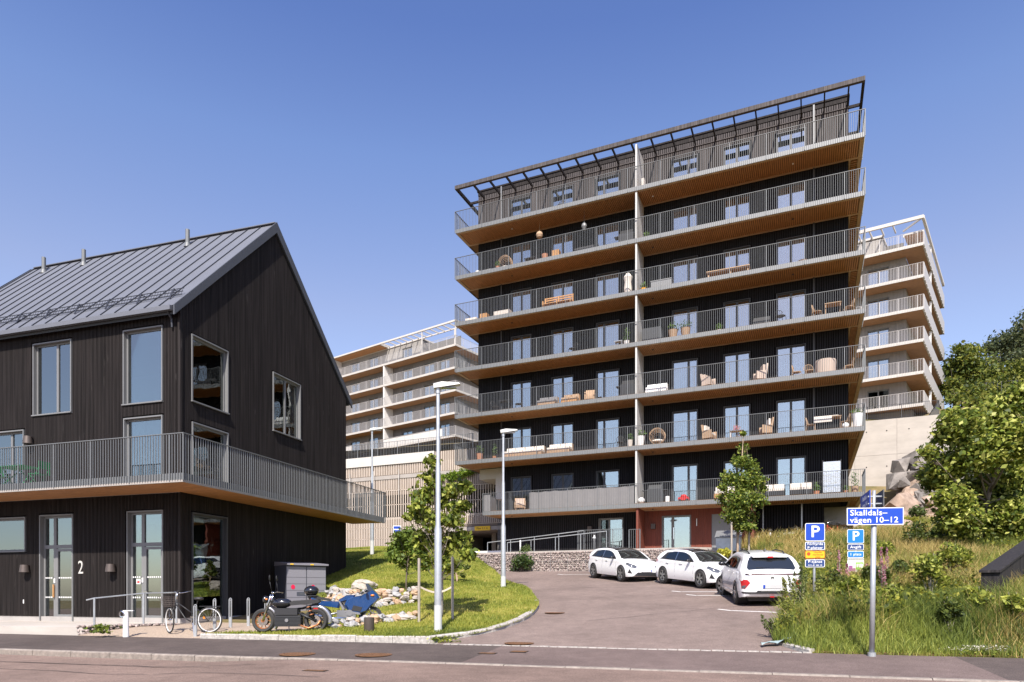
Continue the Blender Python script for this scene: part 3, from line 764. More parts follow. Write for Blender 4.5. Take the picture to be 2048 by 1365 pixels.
# balcony round the corner
BZ = 3.20
sb = MB().box(LX,1.62,-1.62,-.03,BZ+.03,BZ+.24).box(.03,1.62,-.031,10.42,BZ+.03,BZ+.24).build('balcony', M['cslab'], H)
mb = MB(); k = 0; y = -1.60
while y < -.06: mb.box(LX,.031+1.57,y,y+.105,BZ-.004,BZ+.028); y += .112
x = .05
while x < 1.6: mb.box(x,x+.105,-.02,10.4,BZ-.004,BZ+.028); x += .112
mb.build('soffit_boards', M['soffit'], sb)
MB().box(LX,1.68,-1.68,-1.61,BZ-.012,BZ+.05).box(1.61,1.68,-1.61,10.48,BZ-.012,BZ+.05).box(LX,.03,-.06,-.03,BZ-.012,BZ).build('edge_trim', M['cslab'], sb)
MB().box(LX,1.665,-1.665,-1.63,BZ+.05,BZ+.25).box(1.63,1.665,-1.63,10.46,BZ+.05,BZ+.25).build('edge_sheet', M['railh'], sb)
railing_mb([(LX,-1.69),(1.69,-1.69),(1.69,10.5),(.15,10.5)], BZ+.03, BZ+1.37, .098, .016, .02, 1.47, .042).build('railing', M['railh'], sb)
# garden furniture on that balcony
def fold_chair(m, label, loc, rz, group, parent=None, cat='chair'):
    t = thing('folding_chair', label, cat, loc, rz, group)
    MB().box(-.2,.2,-.2,.2,.43,.45).build('seat', M[m], t); MB().box(-.2,.2,.2,.22,.6,.85).bar((-.19,.22,.42),(-.19,.22,.85),.025).bar((.19,.22,.42),(.19,.22,.85),.025).build('backrest', M[m], t)
    for s in (-.19,.19): MB().bar((s,-.2,0),(s,.2,.62),.02).bar((s,.22,0),(s,-.18,.44),.02).build('leg', M[m], t)
    return t
def hl(x, y, z): v = Matrix.Rotation(math.radians(-17.18),3,'Z') @ Vector((x,y,z)); return (v.x-10.5, v.y+21.6, v.z)
HR = math.radians(-17.18)
fold_chair('greenp','green folding chair at the left end of the table on the house balcony', hl(-6.75,-.75,BZ+.25), HR+1.4, 'green balcony chairs')
fold_chair('greenp','green folding chair at the right end of the table on the house balcony', hl(-5.0,-.75,BZ+.25), HR-1.5, 'green balcony chairs')
t = thing('balcony_table', 'dark green slatted table between two green chairs on the house balcony', 'table', hl(-5.9,-.75,BZ+.25), HR)
mb = MB()
for i in range(7): mb.box(-.6,.6,-.35+i*.1,-.27+i*.1,.70,.72)
mb.build('table_top', M['greenp'], t)
for s in (-.5,.5): MB().bar((s,-.3,0),(s*.6,.3,.7),.03).bar((s,.3,0),(s*.6,-.3,.7),.03).build('leg', M['greenp'], t)
# low stone basket and handrail at the apron
def gabion_mb(pts, z0f, z1f, dep, seed, sz=.11):
    rd = random.Random(seed); mb = MB()
    for (a, b) in zip(pts, pts[1:]):
        L = math.hypot(b[0]-a[0], b[1]-a[1]); ux, uy = (b[0]-a[0])/L, (b[1]-a[1])/L; n = int(L/sz)
        for i in range(n+1):
            t = L*(i+.5)/(n+1); x, y = a[0]+ux*t, a[1]+uy*t; z0, z1 = z0f(x,y), z1f(x,y); rows = max(1, int((z1-z0)/(sz*.78)))
            for j in range(rows):
                zz = z0+(j+.5)*(z1-z0)/rows
                s_ = sz*rd.uniform(.42,.66); o_ = rd.uniform(0,.05); tt = rd.uniform(-.03,.03)
                mb.blob((x+ux*tt-uy*-o_*0-uy*(-.02+o_), y+uy*tt+ux*(-.02+o_), zz+rd.uniform(-.015,.015)), (s_*rd.uniform(.8,1.2), s_*rd.uniform(.8,1.1), s_*.72), rd.randrange(9999), .25, 3, 5)
    return mb
t = thing('stone_basket', 'low dark stone basket edging the concrete apron below the handrail', 'gabion wall', (0,0,0))
gp = [XY(14.45,-17.0), XY(14.45,-16.7), XY(16.9,-15.85)]
gabion_mb(gp[1:], lambda x,y: fc_z(x,y)-.03, lambda x,y: -.87, .3, 5, .1).build('basket_stones', M['gabion'], t, False, 'stuff')
gabion_mb(gp[:2], lambda x,y: -1.16, lambda x,y: -.87, .3, 6, .1).build('basket_stones', M['gabion'], t, False, 'stuff')
MB().prism([(*XY(14.5,-17.0),-1.2),(*XY(14.5,-16.78),-1.2),(*XY(16.9,-15.93),-1.2),(*XY(16.9,-16.15),-1.2)],(0,0,.29)).build('basket_core', M['dark'], t)
t = thing('entrance_handrail', 'grey steel handrail in front of the right hand house door', 'handrail', (0,0,0))
a, b, c = Vector((*XY(14.75,-16.75),-.14)), Vector((*XY(16.0,-16.3),.0)), Vector((*XY(16.95,-16.0),.02))
MB().tube([a+Vector((-.25,.05,-.05)), a, b, c],.02).build('top_rail', M['galv'], t)
for q in (a, b, c): MB().tube([(q.x,q.y,-.95),(q.x,q.y,q.z)],.028).build('post', M['galv'], t)
t = thing('white_bollard', 'short white post with a chained ring lock beside the gravel', 'bollard', (-10.15,17.95,fc_z(-10.15,17.95)))
MB().lathe([(.075,0),(.07,.3),(.068,.62),(.06,.68)],n=16).build('post', M['white'], t, 40); MB().box(-.06,.2,-.04,.04,.68,.70).build('cap_plate', M['white'], t)
MB().ring((-.08,-.06,.60),(.3,1,.2),.075,.018,14,5).build('lock_ring', M['chrome'], t)
# ------------------------------------------------------------------ the tall black apartment building
BR = math.radians(-23.5)
B = thing('black_apartment_building', 'tall black apartment building with seven rows of wood lined balconies and a roof pergola', 'apartment building', (-3.66, 44.22, 0), BR)
def bl(u, v, z): r = Matrix.Rotation(BR,3,'Z') @ Vector((u,v,z)); return (r.x-3.66, r.y+44.22, r.z)
BL, WY, WU0, WU1 = 23.6, 1.85, .74, 22.95
bf = Fac(lambda u, d, z: (u, WY+d, z))
SLAB = [4.95]+[8.30+3*i for i in range(6)]      # underside of balconies 1..7
ROOFZ = 26.75; G0 = 2.38
WIN = [(3.12,4.56,(.5,)),(5.94,7.41,(.5,)),(8.88,10.36,(.33,)),(13.54,15.05,(.64,)),(16.48,17.95,(.5,)),(19.31,20.85,(.5,))]
rdB = random.Random(11); BAL = []
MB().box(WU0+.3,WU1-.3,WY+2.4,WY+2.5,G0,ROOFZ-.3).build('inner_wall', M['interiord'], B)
for f, z in enumerate(SLAB):
    fl = z+.28; top = SLAB[f+1] if f < 6 else ROOFZ
    u0 = 2.61 if f == 0 else WU0; s0 = 2.0 if f == 0 else 0.0
    ops = []
    for i, (a, b, sp) in enumerate(WIN):
        h = 2.17 if f < 6 else 2.10
        if f == 0: h = 2.35
        lo = fl+.02 if not (f == 0 and i in (1, 2, 4)) else fl+1.25
        ops.append((a, b, lo, fl+h))
    w = bf.build(wall_mb(u0, WU1, z+.05, top, ops), 'wall', M['blackwall'], B)
    mt = M['greywood'] if f == 6 else M['blackb']
    bf.build(battens(u0, WU1, .12, .08, .02, lambda u: fl, lambda u: top-(.02 if f < 6 else .28), ops, .045), 'batten_cladding', mt, w, 'stuff')
    for i, o in enumerate(ops):
        cur = None; r = rdB.random()
        if f in (3,) or r < .3: cur = [(.02,.48),(.56,.98)] if r < .5 else [(.02,.3)]
        if f == 6: cur = [(.0,1.0)] if i >= 4 else ([(.0,.45)] if i == 0 else None)
        nm = 'window' if i in (0,1,4) and f == 0 else 'balcony_door'
        window(bf, B, *o, name=nm, splits=WIN[i][2], fm='framed', sill=False, fw=.055, mw=.13, curtain=cur, d0=.06)
    # side walls
    MB().box(u0,u0+.25,WY+.251,15,z+.05,top).box(WU1-.25,WU1,WY+.251,15,z+.05,top).build('side_wall', M['blackwall'], B)
    # balcony: slab, soffit slats, sheet edge, railing
    sb = MB().box(s0+.04,BL-.04,.04,WY-.01,z+.04,z+.26).box(WU1+.003,BL-.04,WY-.009,15,z+.04,z+.26)
    if f: sb.box(.04,WU0-.003,WY-.009,15,z+.04,z+.26)
    else: sb.box(2.04,2.6,WY-.009,15,z+.04,z+.26)
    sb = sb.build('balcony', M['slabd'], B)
    BAL.append(sb); sl = MB(); u = s0+.28
    while u < BL-.3:
        sl.box(u,u+.062,.20,WY-.14,z-.006,z+.042); u += .105
    v = .2
    while v < 14.6: sl.box(WU1+.12,BL-.22,v+WY,v+WY+.062,z-.006,z+.042); v += .21
    sl.build('soffit_slats', M['soffitb'], sb, False, 'stuff')
    tr = MB().box(s0+.03,BL-.03,.03,.19,z-.012,z+.042).box(s0+.2,BL-.2,WY-.13,WY-.012,z-.012,z+.042).box(s0+.03,s0+.2,.191,WY-.012,z-.012,z+.042).box(BL-.2,BL-.03,.191,15,z-.012,z+.042).box(WU1+.002,WU1+.1,WY,15,z-.012,z+.042)
    tr.build('soffit_trim', M['strim'], sb)
    MB().box(s0,BL,.0,.03,z,z+.24).box(BL-.03,BL,.031,15,z,z+.24).box(s0,s0+.03,.031,15,z,z+.24).build('edge_sheet', M['edge'], sb)
    railing_mb([(s0-.02,2.1),(s0-.02,-.03),(BL+.02,-.03),(BL+.02,2.1)], z+.02, z+1.37, .105, .013, .022, 1.9, .04).build('railing', M['rail'], sb)
    # partition in the middle of the balcony
    if f: pass
    MB().box(11.76,11.86,.06,WY-.03,z+.27,(top if f < 6 else z+2.75)-.02).build('divider', M['divider'], B)
    if f:
        MB().box(2.42,2.50,WY-.11,WY-.03,fl,top-.02).box(21.2,21.28,WY-.11,WY-.03,fl,top-.02).build('downpipe', M['edge'] if f == 6 else M['framed'], B)
    for u in (3.6, 12.6, 20.2):
        MB().lathe([(.05,z-.05),(.05,z-.008)],(u,.9,0),8).build('ceiling_spot', M['white'] if f == 6 else M['framed'], B)
MB().box(WU0-.06,WU1+.06,WY-.1,15,ROOFZ,ROOFZ+.09).box(WU0,WU1,WY-.05,WY-.002,ROOFZ-.26,ROOFZ-.002).build('roof', M['black'], B)
# pergola
pg = MB().box(-.05,BL+.03,-.02,.16,26.16,26.39).build('pergola', M['greywood'], B)
r = MB()
for i in range(1, 21):
    u = .04+i*(BL-.1)/20.6; r.box(u,u+.07,.161,WY-.03,26.18,26.34)
r.box(-.05,.08,.161,9,26.16,26.36).box(BL-.10,BL+.03,.161,9,26.16,26.36)
for v in (1.2, 3.6, 6.5): r.box(.081,WU0-.01,WY+v-1.1,WY+v-1.0,26.18,26.32).box(WU1+.01,BL-.101,WY+v-1.1,WY+v-1.0,26.18,26.32)
r.build('rafters', M['black'], pg)
MB().box(WU0,WU1,WY-.06,WY-.03,26.13,26.178).build('ledger', M['greywood'], pg)
MB().box(WU1+.02,WU1+.4,3.0,3.05,25.0,25.2).box(WU1+.02,WU1+.4,4.4,4.45,24.3,24.5).build('bracket_plate', M['white'], B)
# ground floor
opg = [(9.05,10.6,G0,4.62),(12.95,14.65,G0,4.60),(15.82,16.92,G0,4.58)]
w = bf.build(wall_mb(2.61,21.75,G0-.5,4.99,opg), 'wall', M['blackwall'], B)
bf.build(battens(2.61,11.4,.145,.098,.024,lambda u: G0,lambda u: 4.98,opg,.03), 'batten_cladding', M['blackb'], w, 'stuff')
bf.build(battens(18.3,21.75,.145,.098,.024,lambda u: G0,lambda u: 4.98,opg,.03), 'batten_cladding', M['blackb'], w, 'stuff')
bf.build(battens(11.92,18.1,.13,.085,.03,lambda u: G0,lambda u: 4.98,opg,.03), 'red_cladding', M['red'], w, 'stuff')
rb_ = bf.build(wall_mb(11.92,18.1,G0,4.98,opg,.006), 'red_backing', M['red'], w)
rb_.location = (0,-.008,0)
for u in (11.80, 18.12): MB().box(u,u+.12,.12,WY-.01,G0-.6,4.94).build('red_side_wall', M['red'], B)
window(bf, B, *opg[0], name='entrance_door', splits=(.42,), gm='glass', sill=False, fm='frame', curtain=[(.5,.8)])
window(bf, B, *opg[1], name='entrance_door', splits=(.36,), gm='glass', sill=False, fm='frame', mw=.16)
d = bf.build(MB().box(15.82,16.92,.02,.08,G0,4.58), 'grey_door', M['edge'], B); bf.build(MB().box(16.74,16.80,-.03,.02,3.35,3.42), 'door_handle', M['chrome'], d)
bf.build(MB().box(13.62,13.66,-.02,.05,3.2,3.9), 'door_handle', M['chrome'], B)
text('house_number', '1', .62, M['num'], B, (14.98,WY-.06,4.12), ext=.012, sx=.8)
for u in (8.5, 12.45): MB().box(u-.13,u+.13,WY-.2,WY-.03,3.85,4.15).build('wall_lamp', M['lampbrown'], B)
MB().box(18.6,18.66,WY-.12,WY-.05,G0,4.94).box(20.6,20.67,WY-.12,WY-.05,2.6,4.94).build('downpipe', M['galv'], B)
MB().box(21.752,23.5,4.2,4.4,3.0,4.94).build('end_wall', M['cream'], B); MB().box(21.752,23.3,4.0,4.195,2.3,3.9).build('end_boards', M['soffit'], B); MB().box(21.76,23.5,3.2,3.99,2.5,2.9).build('end_ledge', M['cream'], B)
MB().box(2.0,2.6,WY,15,6.2,7.9).box(.76,2.60,2.0,14.9,7.6,8.28).build('side_panel', M['cream'], B)
MB().box(2.62,21.74,15.0,15.2,0,ROOFZ).build('rear_wall', M['blackwall'], B)
# screen cloth behind the first balcony railing
mb = MB(); n = 64
def drp(u): return SLAB[0]+1.30-.05*abs(math.sin(u*1.9))**3
for i in range(n):
    ua, ub = 5.15+(11.7-5.15)*i/n, 5.15+(11.7-5.15)*(i+1)/n
    f_ = lambda u: .03+.015*math.sin(u*9)
    mb.quad((ua,f_(ua),SLAB[0]+.25),(ub,f_(ub),SLAB[0]+.25),(ub,f_(ub),drp(ub)),(ua,f_(ua),drp(ua)))
mb.build('screen_cloth', M['greyfab'], BAL[0]); mb = MB(); mb.quad((2.02,.06,SLAB[0]+.25),(2.02,1.9,SLAB[0]+.25),(2.02,1.9,SLAB[0]+1.33),(2.02,.06,SLAB[0]+1.33)); mb.quad((2.03,.02,SLAB[0]+.25),(2.5,.02,SLAB[0]+.25),(2.5,.02,SLAB[0]+1.33),(2.03,.02,SLAB[0]+1.33))
mb.build('screen_cloth', M['greyfab'], BAL[0])

# patio, ramp, gabion wall in front
pp = [bl(2.95,-3.55,0), bl(15.6,-3.55,0), bl(18.0,-1.5,0), bl(21.7,0,0), bl(21.7,WY,0), bl(2.6,WY,0)]
MB().prism([(x, y, .2) for x, y, z in pp], (0,0,G0-.03-.2)).build('patio', M['concrete'], None, False, 'structure')
def gab(u0, u1, v, label, seed):
    t = thing('gabion_wall', label, 'gabion wall', (0,0,0), 0, None)
    a, b = bl(u0,v,0), bl(u1,v,0)
    zt = lambda x, y: G0-.10
    gabion_mb([(a[0],a[1]),(b[0],b[1])], lambda x, y: drive_z(x, y)-.05, zt, .4, seed, .125).build('basket_stones', M['gabion'], t, False, 'stuff')
    c0, c1, c2, c3 = bl(u0,v+.06,0), bl(u1,v+.06,0), bl(u1,v+.5,0), bl(u0,v+.5,0)
    MB().prism([(q[0],q[1],.3) for q in (c0,c1,c2,c3)], (0,0,G0-.12-.3)).build('basket_core', M['rust'], t)
    # top layer and end
    rd = random.Random(seed+1); mb = MB(); u = u0
    while u < u1:
        for k in range(4):
            x, y, _ = bl(u+rd.uniform(-.03,.03), v+.06+k*.12, 0); mb.blob((x,y,G0-.13), (.07,.07,.05), rd.randrange(999), .25, 3, 5)
        u += .13
    mb.build('top_stones', M['gabion'], t, False, 'stuff')
    wm = MB()
    u = u0
    while u <= u1:
        p = bl(u, v-.06, 0); wm.bar((p[0],p[1],drive_z(p[0],p[1])-.02),(p[0],p[1],G0-.06),.012); u += 1.0
    for h in (0.0, .5, 1.0):
        p, q = bl(u0,v-.06,0), bl(u1,v-.06,0); zz = lambda w_: drive_z(w_[0],w_[1])+(G0-.06-drive_z(w_[0],w_[1]))*h
        wm.bar((p[0],p[1],zz(p)),(q[0],q[1],zz(q)),.012)
    wm.build('wire_cage', M['wire'], t)
    return t
gab(2.9, 15.9, -3.6, 'long low wall of wire baskets filled with pinkish stones behind the parked cars', 21)
# ramp handrails and the picket fence by the entrance
t = thing('ramp_handrail', 'thin steel double handrail of the ramp along the black ground floor', 'handrail', (0,0,0))
for (v, ua, ub, za, zb) in ((-2.3,3.4,9.4,3.02,3.52),(-3.0,5.0,10.9,2.92,3.38)):
    a, b = Vector(bl(ua,v,za)), Vector(bl(ub,v,zb)); MB().tube([a, b],.022,6).build('top_rail', M['galv'], t)
    for i in range(5):
        q = a+(b-a)*(i/4); MB().tube([(q.x,q.y,G0-.1),(q.x,q.y,q.z)],.02,6).build('post', M['galv'], t)
def pfence(label, pts, z0, z1, name='picket_fence', m='rail', step=.11):
    t = thing(name, label, 'fence', (0,0,0))
    P = [(bl(u,v,0)[0], bl(u,v,0)[1]) for u, v in pts]
    railing_mb(P, z0, z1, step, .016, .016, 2.0, .05).build('fence_panel', M[m], t); return t
pfence('grey picket fence in front of the glazed ground floor door', [(9.15,-2.6),(11.7,-2.6)], G0, G0+1.12)
pfence('short grey picket fence beside the red entrance wall', [(11.95,-2.2),(12.55,-2.2)], G0, G0+1.1)

# ------------------------------------------------------------------ pale apartment buildings behind
def pale_block(label, o, ax, ay, u0, slabs, top, side, divs, wins, full_top, screens, solid_side, setback=1.8, lwin=2.15, tdiv=True, wallm='tand', topu=0):
    t = thing('pale_apartment_building', label, 'apartment building', (o[0], o[1], 0))
    F_ = Fac(lambda u, v, z: (u*ax[0]+v*ay[0], u*ax[1]+v*ay[1], z))
    Wf = Fac(lambda u, d, z: F_.fn(u, setback+d, z))
    wr = -setback if solid_side is None else -solid_side
    for f, z in enumerate(slabs):
        nxt = slabs[f+1] if f+1 < len(slabs) else top
        last = f+1 == len(slabs); ur = wr if not last else wr-topu
        ops = [(a, b, z+.3, z+.3+lwin) for a, b in wins if b < ur-.3]
        w = Wf.build(wall_mb(u0, ur, z+.03, nxt, ops, .2), 'wall', M[wallm if not last else 'tan'], t)
        Wf.build(battens(u0, ur, .3, .22, .02, lambda u: z+.26, lambda u: nxt-.03, ops, .04), 'panel_cladding', M[wallm if not last else 'tan'], w, 'stuff')
        for o_ in ops: window(Wf, t, *o_, splits=(.5,), fm='frame', sill=False, casing=.03, mw=.12)
        F_.build(MB().box(ur-.2,ur,setback+.2,side,z+.03,nxt), 'side_wall', M[wallm], t)
        sb = F_.build(MB().box(u0,-.03,.03,setback-.01,z+.03,z+.26).box(wr+.01,-.03,setback-.01,side,z+.03,z+.26), 'balcony', M['cream'], t)
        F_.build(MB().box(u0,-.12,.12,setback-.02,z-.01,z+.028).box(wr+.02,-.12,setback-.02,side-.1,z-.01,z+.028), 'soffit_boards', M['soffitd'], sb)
        F_.build(MB().box(u0,0,0,.03,z-.03,z+.24).box(-.03,0,.031,side,z-.03,z+.24), 'edge_band', M['cream'], sb)
        path = [(u0,-.02),(.02,-.02)]
        rm = railing_mb(path, z+.04, z+1.36, .13, .02, .02, 1.6, .06)
        if solid_side is None: rm2 = railing_mb([(.02,-.02),(.02,side)], z+.04, z+1.36, .13, .02, .02, 1.6, .06); rm.add(rm2.v, rm2.f)
        else:
            rm.box(.0,.05,.0,side,z+.0,z+1.37)
            v = .6
            while v < side: rm.box(-.02,.07,v,v+.12,z-.09,z+.0); v += 1.1
        F_.build(rm, 'railing', M['railp'], sb)
        for (a, b) in screens.get(f, ()): F_.build(MB().box(a,b,.02,.035,z+.25,z+1.35), 'screen_panel', M['whitewall'], sb)
        for dv in divs:
            if not last or tdiv: F_.build(MB().box(dv-.12,dv+.12,.05,setback-.01,z+.265,nxt-.02), 'divider', M['whitewall'], t)
    F_.build(MB().box(u0-.1,wr-topu+.1,setback-.12,side,top,top+.2), 'roof', M['cream'], t)
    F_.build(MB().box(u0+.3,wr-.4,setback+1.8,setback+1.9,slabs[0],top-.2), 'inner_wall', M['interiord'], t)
    return t, F_
SLC = [17.65+2.98*i for i in range(6)]
C, FC_ = pale_block('pale terraced apartment building with white dividers on the garage behind the lamp posts', (-7.4,89.6), (.808,-.589), (.589,.808), -25.0, SLC, 35.6, 15,
    (-13.6,-24.9), [(-22.6,-20.6),(-18.6,-16.6),(-11.6,-9.6),(-7.4,-5.4),(-4.4,-2.6)], True, {1:((-24,-20.5),), 0:()}, None, tdiv=False, topu=6.0)
for c in C.children:
    if c.name.startswith('balcony'): pass
bal = sorted([c for c in C.children if c.name.split('.')[0] == 'balcony'], key=lambda c: c.data.vertices[0].co.z)
FC_.build(MB().box(-13.4,-2.4,.02,.04,SLC[1]+.25,SLC[1]+1.36), 'screen_panel', M['whitewall'], bal[1])
FC_.build(MB().box(-25.1,-14.4,-.02,2.2,35.75,35.95), 'roof_overhang', M['cream'], C)
FC_.build(MB().box(-24.9,-14.6,.1,1.75,35.70,35.745), 'overhang_soffit', M['soffit'], C)
FC_.build(MB().box(-24.9,-24.7,.05,1.75,SLC[5]+.27,35.69), 'divider', M['whitewall'], C)
pgc = FC_.build(MB().box(-14.4,.02,-.02,.18,35.75,35.97).box(-.18,.02,.181,12,35.75,35.97).box(-8,-.181,2.0,2.15,35.75,35.9), 'pergola', M['cream'], C)
mb = MB()
for i in range(12): mb.box(-14.1+i*1.15,-14.0+i*1.15,.181,1.99,35.78,35.93)
for v in (3.4,6,9): mb.box(-1.8,-.181,v,v+.1,35.78,35.93)
FC_.build(mb, 'rafters', M['cream'], pgc)
for a_, b_ in ((-6.2,.05),(-.15,.05),(-2.0,2.0)): FC_.build(MB().box(a_,a_+.12,b_,b_+.12,SLC[5]+.25,35.74), 'pergola_post', M['cream'], pgc)
SLD = [17.55+3.0*i for i in range(6)]
D, FD_ = pale_block('pale apartment building with light railings on the concrete wall at the right', (38.4,63.7), (.847,-.532), (.608,.794), -13.0, SLD, 35.0, 18.0,
    (), [(-12.6,-10.6),(-8.6,-6.4),(-5.0,-3.1)], True, {}, 1.7, setback=1.9, topu=2.0, wallm='tan')
pgd = FD_.build(MB().box(-13,.02,-.02,.18,35.05,35.35).box(-.16,.06,.181,18,35.05,35.35).box(-1.9,-.17,1.9,2.05,34.5,34.75), 'pergola', M['cream'], D)
mb = MB()
for i in range(11): mb.box(-12.6+i*1.0,-12.5+i*1.0,.181,1.95,35.08,35.28)
mb.bar((-1.9,1.9,35.1),(-.1,.2,35.2),.12,.15)
FD_.build(mb, 'rafters', M['cream'], pgd)
FD_.build(MB().box(-1.75,-.1,1.2,17.5,34.35,34.5), 'roof_overhang', M['cream'], D); FD_.build(MB().box(-1.7,-.15,1.3,17,34.30,34.345), 'overhang_soffit', M['soffit'], D)
for v in (6.5,): 
    for z in SLD: FD_.build(MB().box(-.25,-.05,v,v+.25,z+1.36,z+2.95), 'side_post', M['whitewall'], D)
FD_.build(MB().box(-13,-1.0,1.0,17,13.43,17.5), 'base_wall', M['tand'], D)
# a pale roofline glimpsed behind the black house
t = thing('white_building', 'white building just showing above the left end of the black roof', 'building', (-46,62,0), math.radians(-23))
MB().box(-12,8,0,10,8,25.6).build('wall', M['whitewall'], t); MB().box(-12.4,8.4,-.5,10.4,25.6,25.9).build('roof', M['framed'], t); MB().box(-12.2,8.2,-.3,10.2,25.9,27.3).build('parapet', M['cream'], t)
for i in range(5):
    w = MB().box(-10.6+i*3.4,-9.0+i*3.4,-.06,-.01,23.2,25.2).build('window', M['framed'], t); MB().box(-10.5+i*3.4,-9.1+i*3.4,-.08,-.062,23.3,25.1).build('pane', M['glass'], w)

# ------------------------------------------------------------------ slatted parking garage between the buildings
GR = math.atan2(-.3988,.917)
G = thing('parking_garage', 'beige slatted parking garage behind the young trees', 'garage', (-1.68,48.0,0), GR)
def gl(u, v, z): r = Matrix.Rotation(GR,3,'Z') @ Vector((u,v,z)); return (r.x-1.68, r.y+48., r.z)
GU0, GU1 = -22.0, 5.0
tiers = [(2.35,4.08),(4.14,4.90),(4.96,5.68),(5.72,6.60),(6.66,7.66),(7.74,8.52),(8.88,9.62)]
def inop(u, z0, z1): return u > -3.3 and u < 2.4 and z0 < 4.6
for (z0, z1) in tiers:
    mb = MB(); u = GU0; st_ = .20 if 5.7 < z0 < 7.0 else .152
    while u < GU1:
        if not (u > -3.3 and z1 < 4.95): mb.box(u,u+.062,-.05,.0,z0,z1)
        u += st_
    mb.build('slat_screen', M['slat'], G, False, 'stuff')
mb = MB()
u = -4.2
while u < GU1: mb.box(u,u+.062,-.052,-.002,8.86,10.3); u += .152
mb.build('slat_screen', M['slat'], G, False, 'stuff')
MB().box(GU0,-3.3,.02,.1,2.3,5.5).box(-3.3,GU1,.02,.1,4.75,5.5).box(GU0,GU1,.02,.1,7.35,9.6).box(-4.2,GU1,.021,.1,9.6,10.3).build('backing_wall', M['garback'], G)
MB().box(GU0,GU1,-.06,.6,8.56,8.84).box(GU0,GU1,.0,8,5.52,5.70).box(-3.3,GU1,-.02,6,4.45,4.72).build('deck_edge', M['cslab'], G)
MB().box(GU0,GU1,-.02,.018,6.61,6.65).box(GU0,GU1,-.02,.018,7.67,7.73).box(GU0,-3.3,-.02,.018,4.09,4.13).box(GU0,GU1,-.02,.018,4.91,4.95).build('slat_rail', M['slat'], G)
MB().box(GU0,-4.3,-.12,.3,9.64,10.35).build('parapet', M['cream'], G)
MB().box(GU0,GU1,.3,12,10.0,10.2).build('roof_deck', M['cslab'], G)
MB().box(GU0,GU1,9,9.1,2.0,10.0).build('rear_wall', M['dark'], G); MB().box(GU0,GU1,.2,9,7.3,7.35).box(GU0,GU1,.2,9,5.5,5.515).build('deck', M['dark'], G)  # near-black colour puts the shade of the open decks into these surfaces
MB().box(-3.45,-3.3,0,6,2.0,4.5).box(-.9,-.55,2.5,2.9,2.0,4.5).build('pillar', M['cslab'], G)
MB().box(-1.0,.2,-.12,-.06,4.42,4.72).build('warning_sign', M['yellow'], G)
text('sign_lettering', 'Max 2,1 m', .2, M['dark'], G, (-.4,-.125,4.57))
railing_mb([(GU0,0),(-1.2,0)], 10.35, 11.35, .14, .018, .018, 1.8, .05).build('roof_railing', M['edge'], G)
for i in range(3):
    MB().tube([(-11.6+i*2.2,-.3,7.2),(-11.6+i*2.2,-.3,9.2)],.03,5).build('facade_pole', M['cream'], G)
# low kerb and rail in front of the garage entrance
t = thing('barrier_rail', 'low pale rail beside the garage entrance', 'rail', (0,0,0))
a, b = gl(-2.6,-2.2,2.75), gl(3.0,-2.2,2.75); MB().bar(a, b, .12, .14).build('beam', M['white'], t)
for k in (0,.33,.66,1): 
    q = Vector(a)+(Vector(b)-Vector(a))*k; MB().box(q.x-.05,q.x+.05,q.y+.08,q.y+.18,1.9,2.7).build('post', M['galv'], t)

# ------------------------------------------------------------------ concrete retaining wall and rock on the right
RW = thing('retaining_wall', 'tall pale concrete retaining wall below the right pale building', 'wall', (31.1,52.0,0), BR)
pan = None
for r_ in range(4):
    for c in range(10):
        x0 = 1.35-(c+1)*2.9; z0 = 13.5-(r_+1)*2.75
        mb = MB().box(0,2.885,0,.3,0,2.735)
        if pan is None: pan = mb.mesh('concrete_panel', M['concrete'])
        o = obj('concrete_panel', pan, RW); o.location = (x0,.004*((c*7+r_*3)%3),z0)
MB().box(-28,1.34,.05,.28,2.4,13.49).build('wall_core', M['cslab'], RW)
for c in range(5): MB().box(1.05,1.35,.32+c*2.9,.32+c*2.9+2.88,5,13.5+.5*0).build('concrete_panel', M['concrete'], RW)
mb = MB()
for c in range(9):
    for r_ in range(3):
        for k in (.7, 2.1): mb.lathe([(.05,-.008),(.05,.02)],(1.35-c*2.9-k,0,13.5-r_*2.75-.9),8,'y')
mb.build('tie_holes', M['dark'], RW)
t = thing('wall_fence', 'dark thin fence along the top of the concrete wall', 'fence', (31.1,52.0,0), BR)
railing_mb([(-20,.15),(1.25,.15),(1.25,14)], 13.5, 14.6, .13, .014, .014, 2.4, .045).build('fence_panel', M['framed'], t)
R_ = thing('rock_outcrop', 'rugged pinkish grey bedrock below the concrete wall', 'rock', (0,0,0))
def rockmb(specs, seed):
    mb = MB(); rd = random.Random(seed)
    for (x, y, z, rx, ry, rz) in specs: mb.rock((x,y,z),(rx,ry,rz),rd.randrange(99))
    return mb
rdr = random.Random(17)
def crag(name, m, x0, x1, y0, z0, z1, cnt, sz, seed):
    mb = MB(); rr = random.Random(seed)
    for k in range(cnt):
        t_ = rr.random(); z = z0+(z1-z0)*rr.random(); x = x0+(x1-x0)*t_; y = y0-(x-x0)*.42+(z-z0)*.28+rr.uniform(-.3,.3)
        s_ = sz*rr.uniform(.6,1.35); mb.block((x,y,z),(s_*rr.uniform(.8,1.4),s_*.8,s_*rr.uniform(.5,.95)),rr.randrange(99999),rr.randrange(12,20))
    return mb.build(name, m, R_)
crag('upper_rock', M['rockg'], 28.4, 32.6, 49.2, 6.6, 9.9, 32, .8, 3)
crag('lower_rock', M['rock'], 26.4, 34.0, 47.4, 3.6, 6.6, 38, .95, 4)
rockmb([(30.8,49.8,7.0,2.4,1.4,2.3),(30.2,47.6,4.2,3.9,1.4,1.6)],3).build('rock_core', M['rock'], R_, 35)
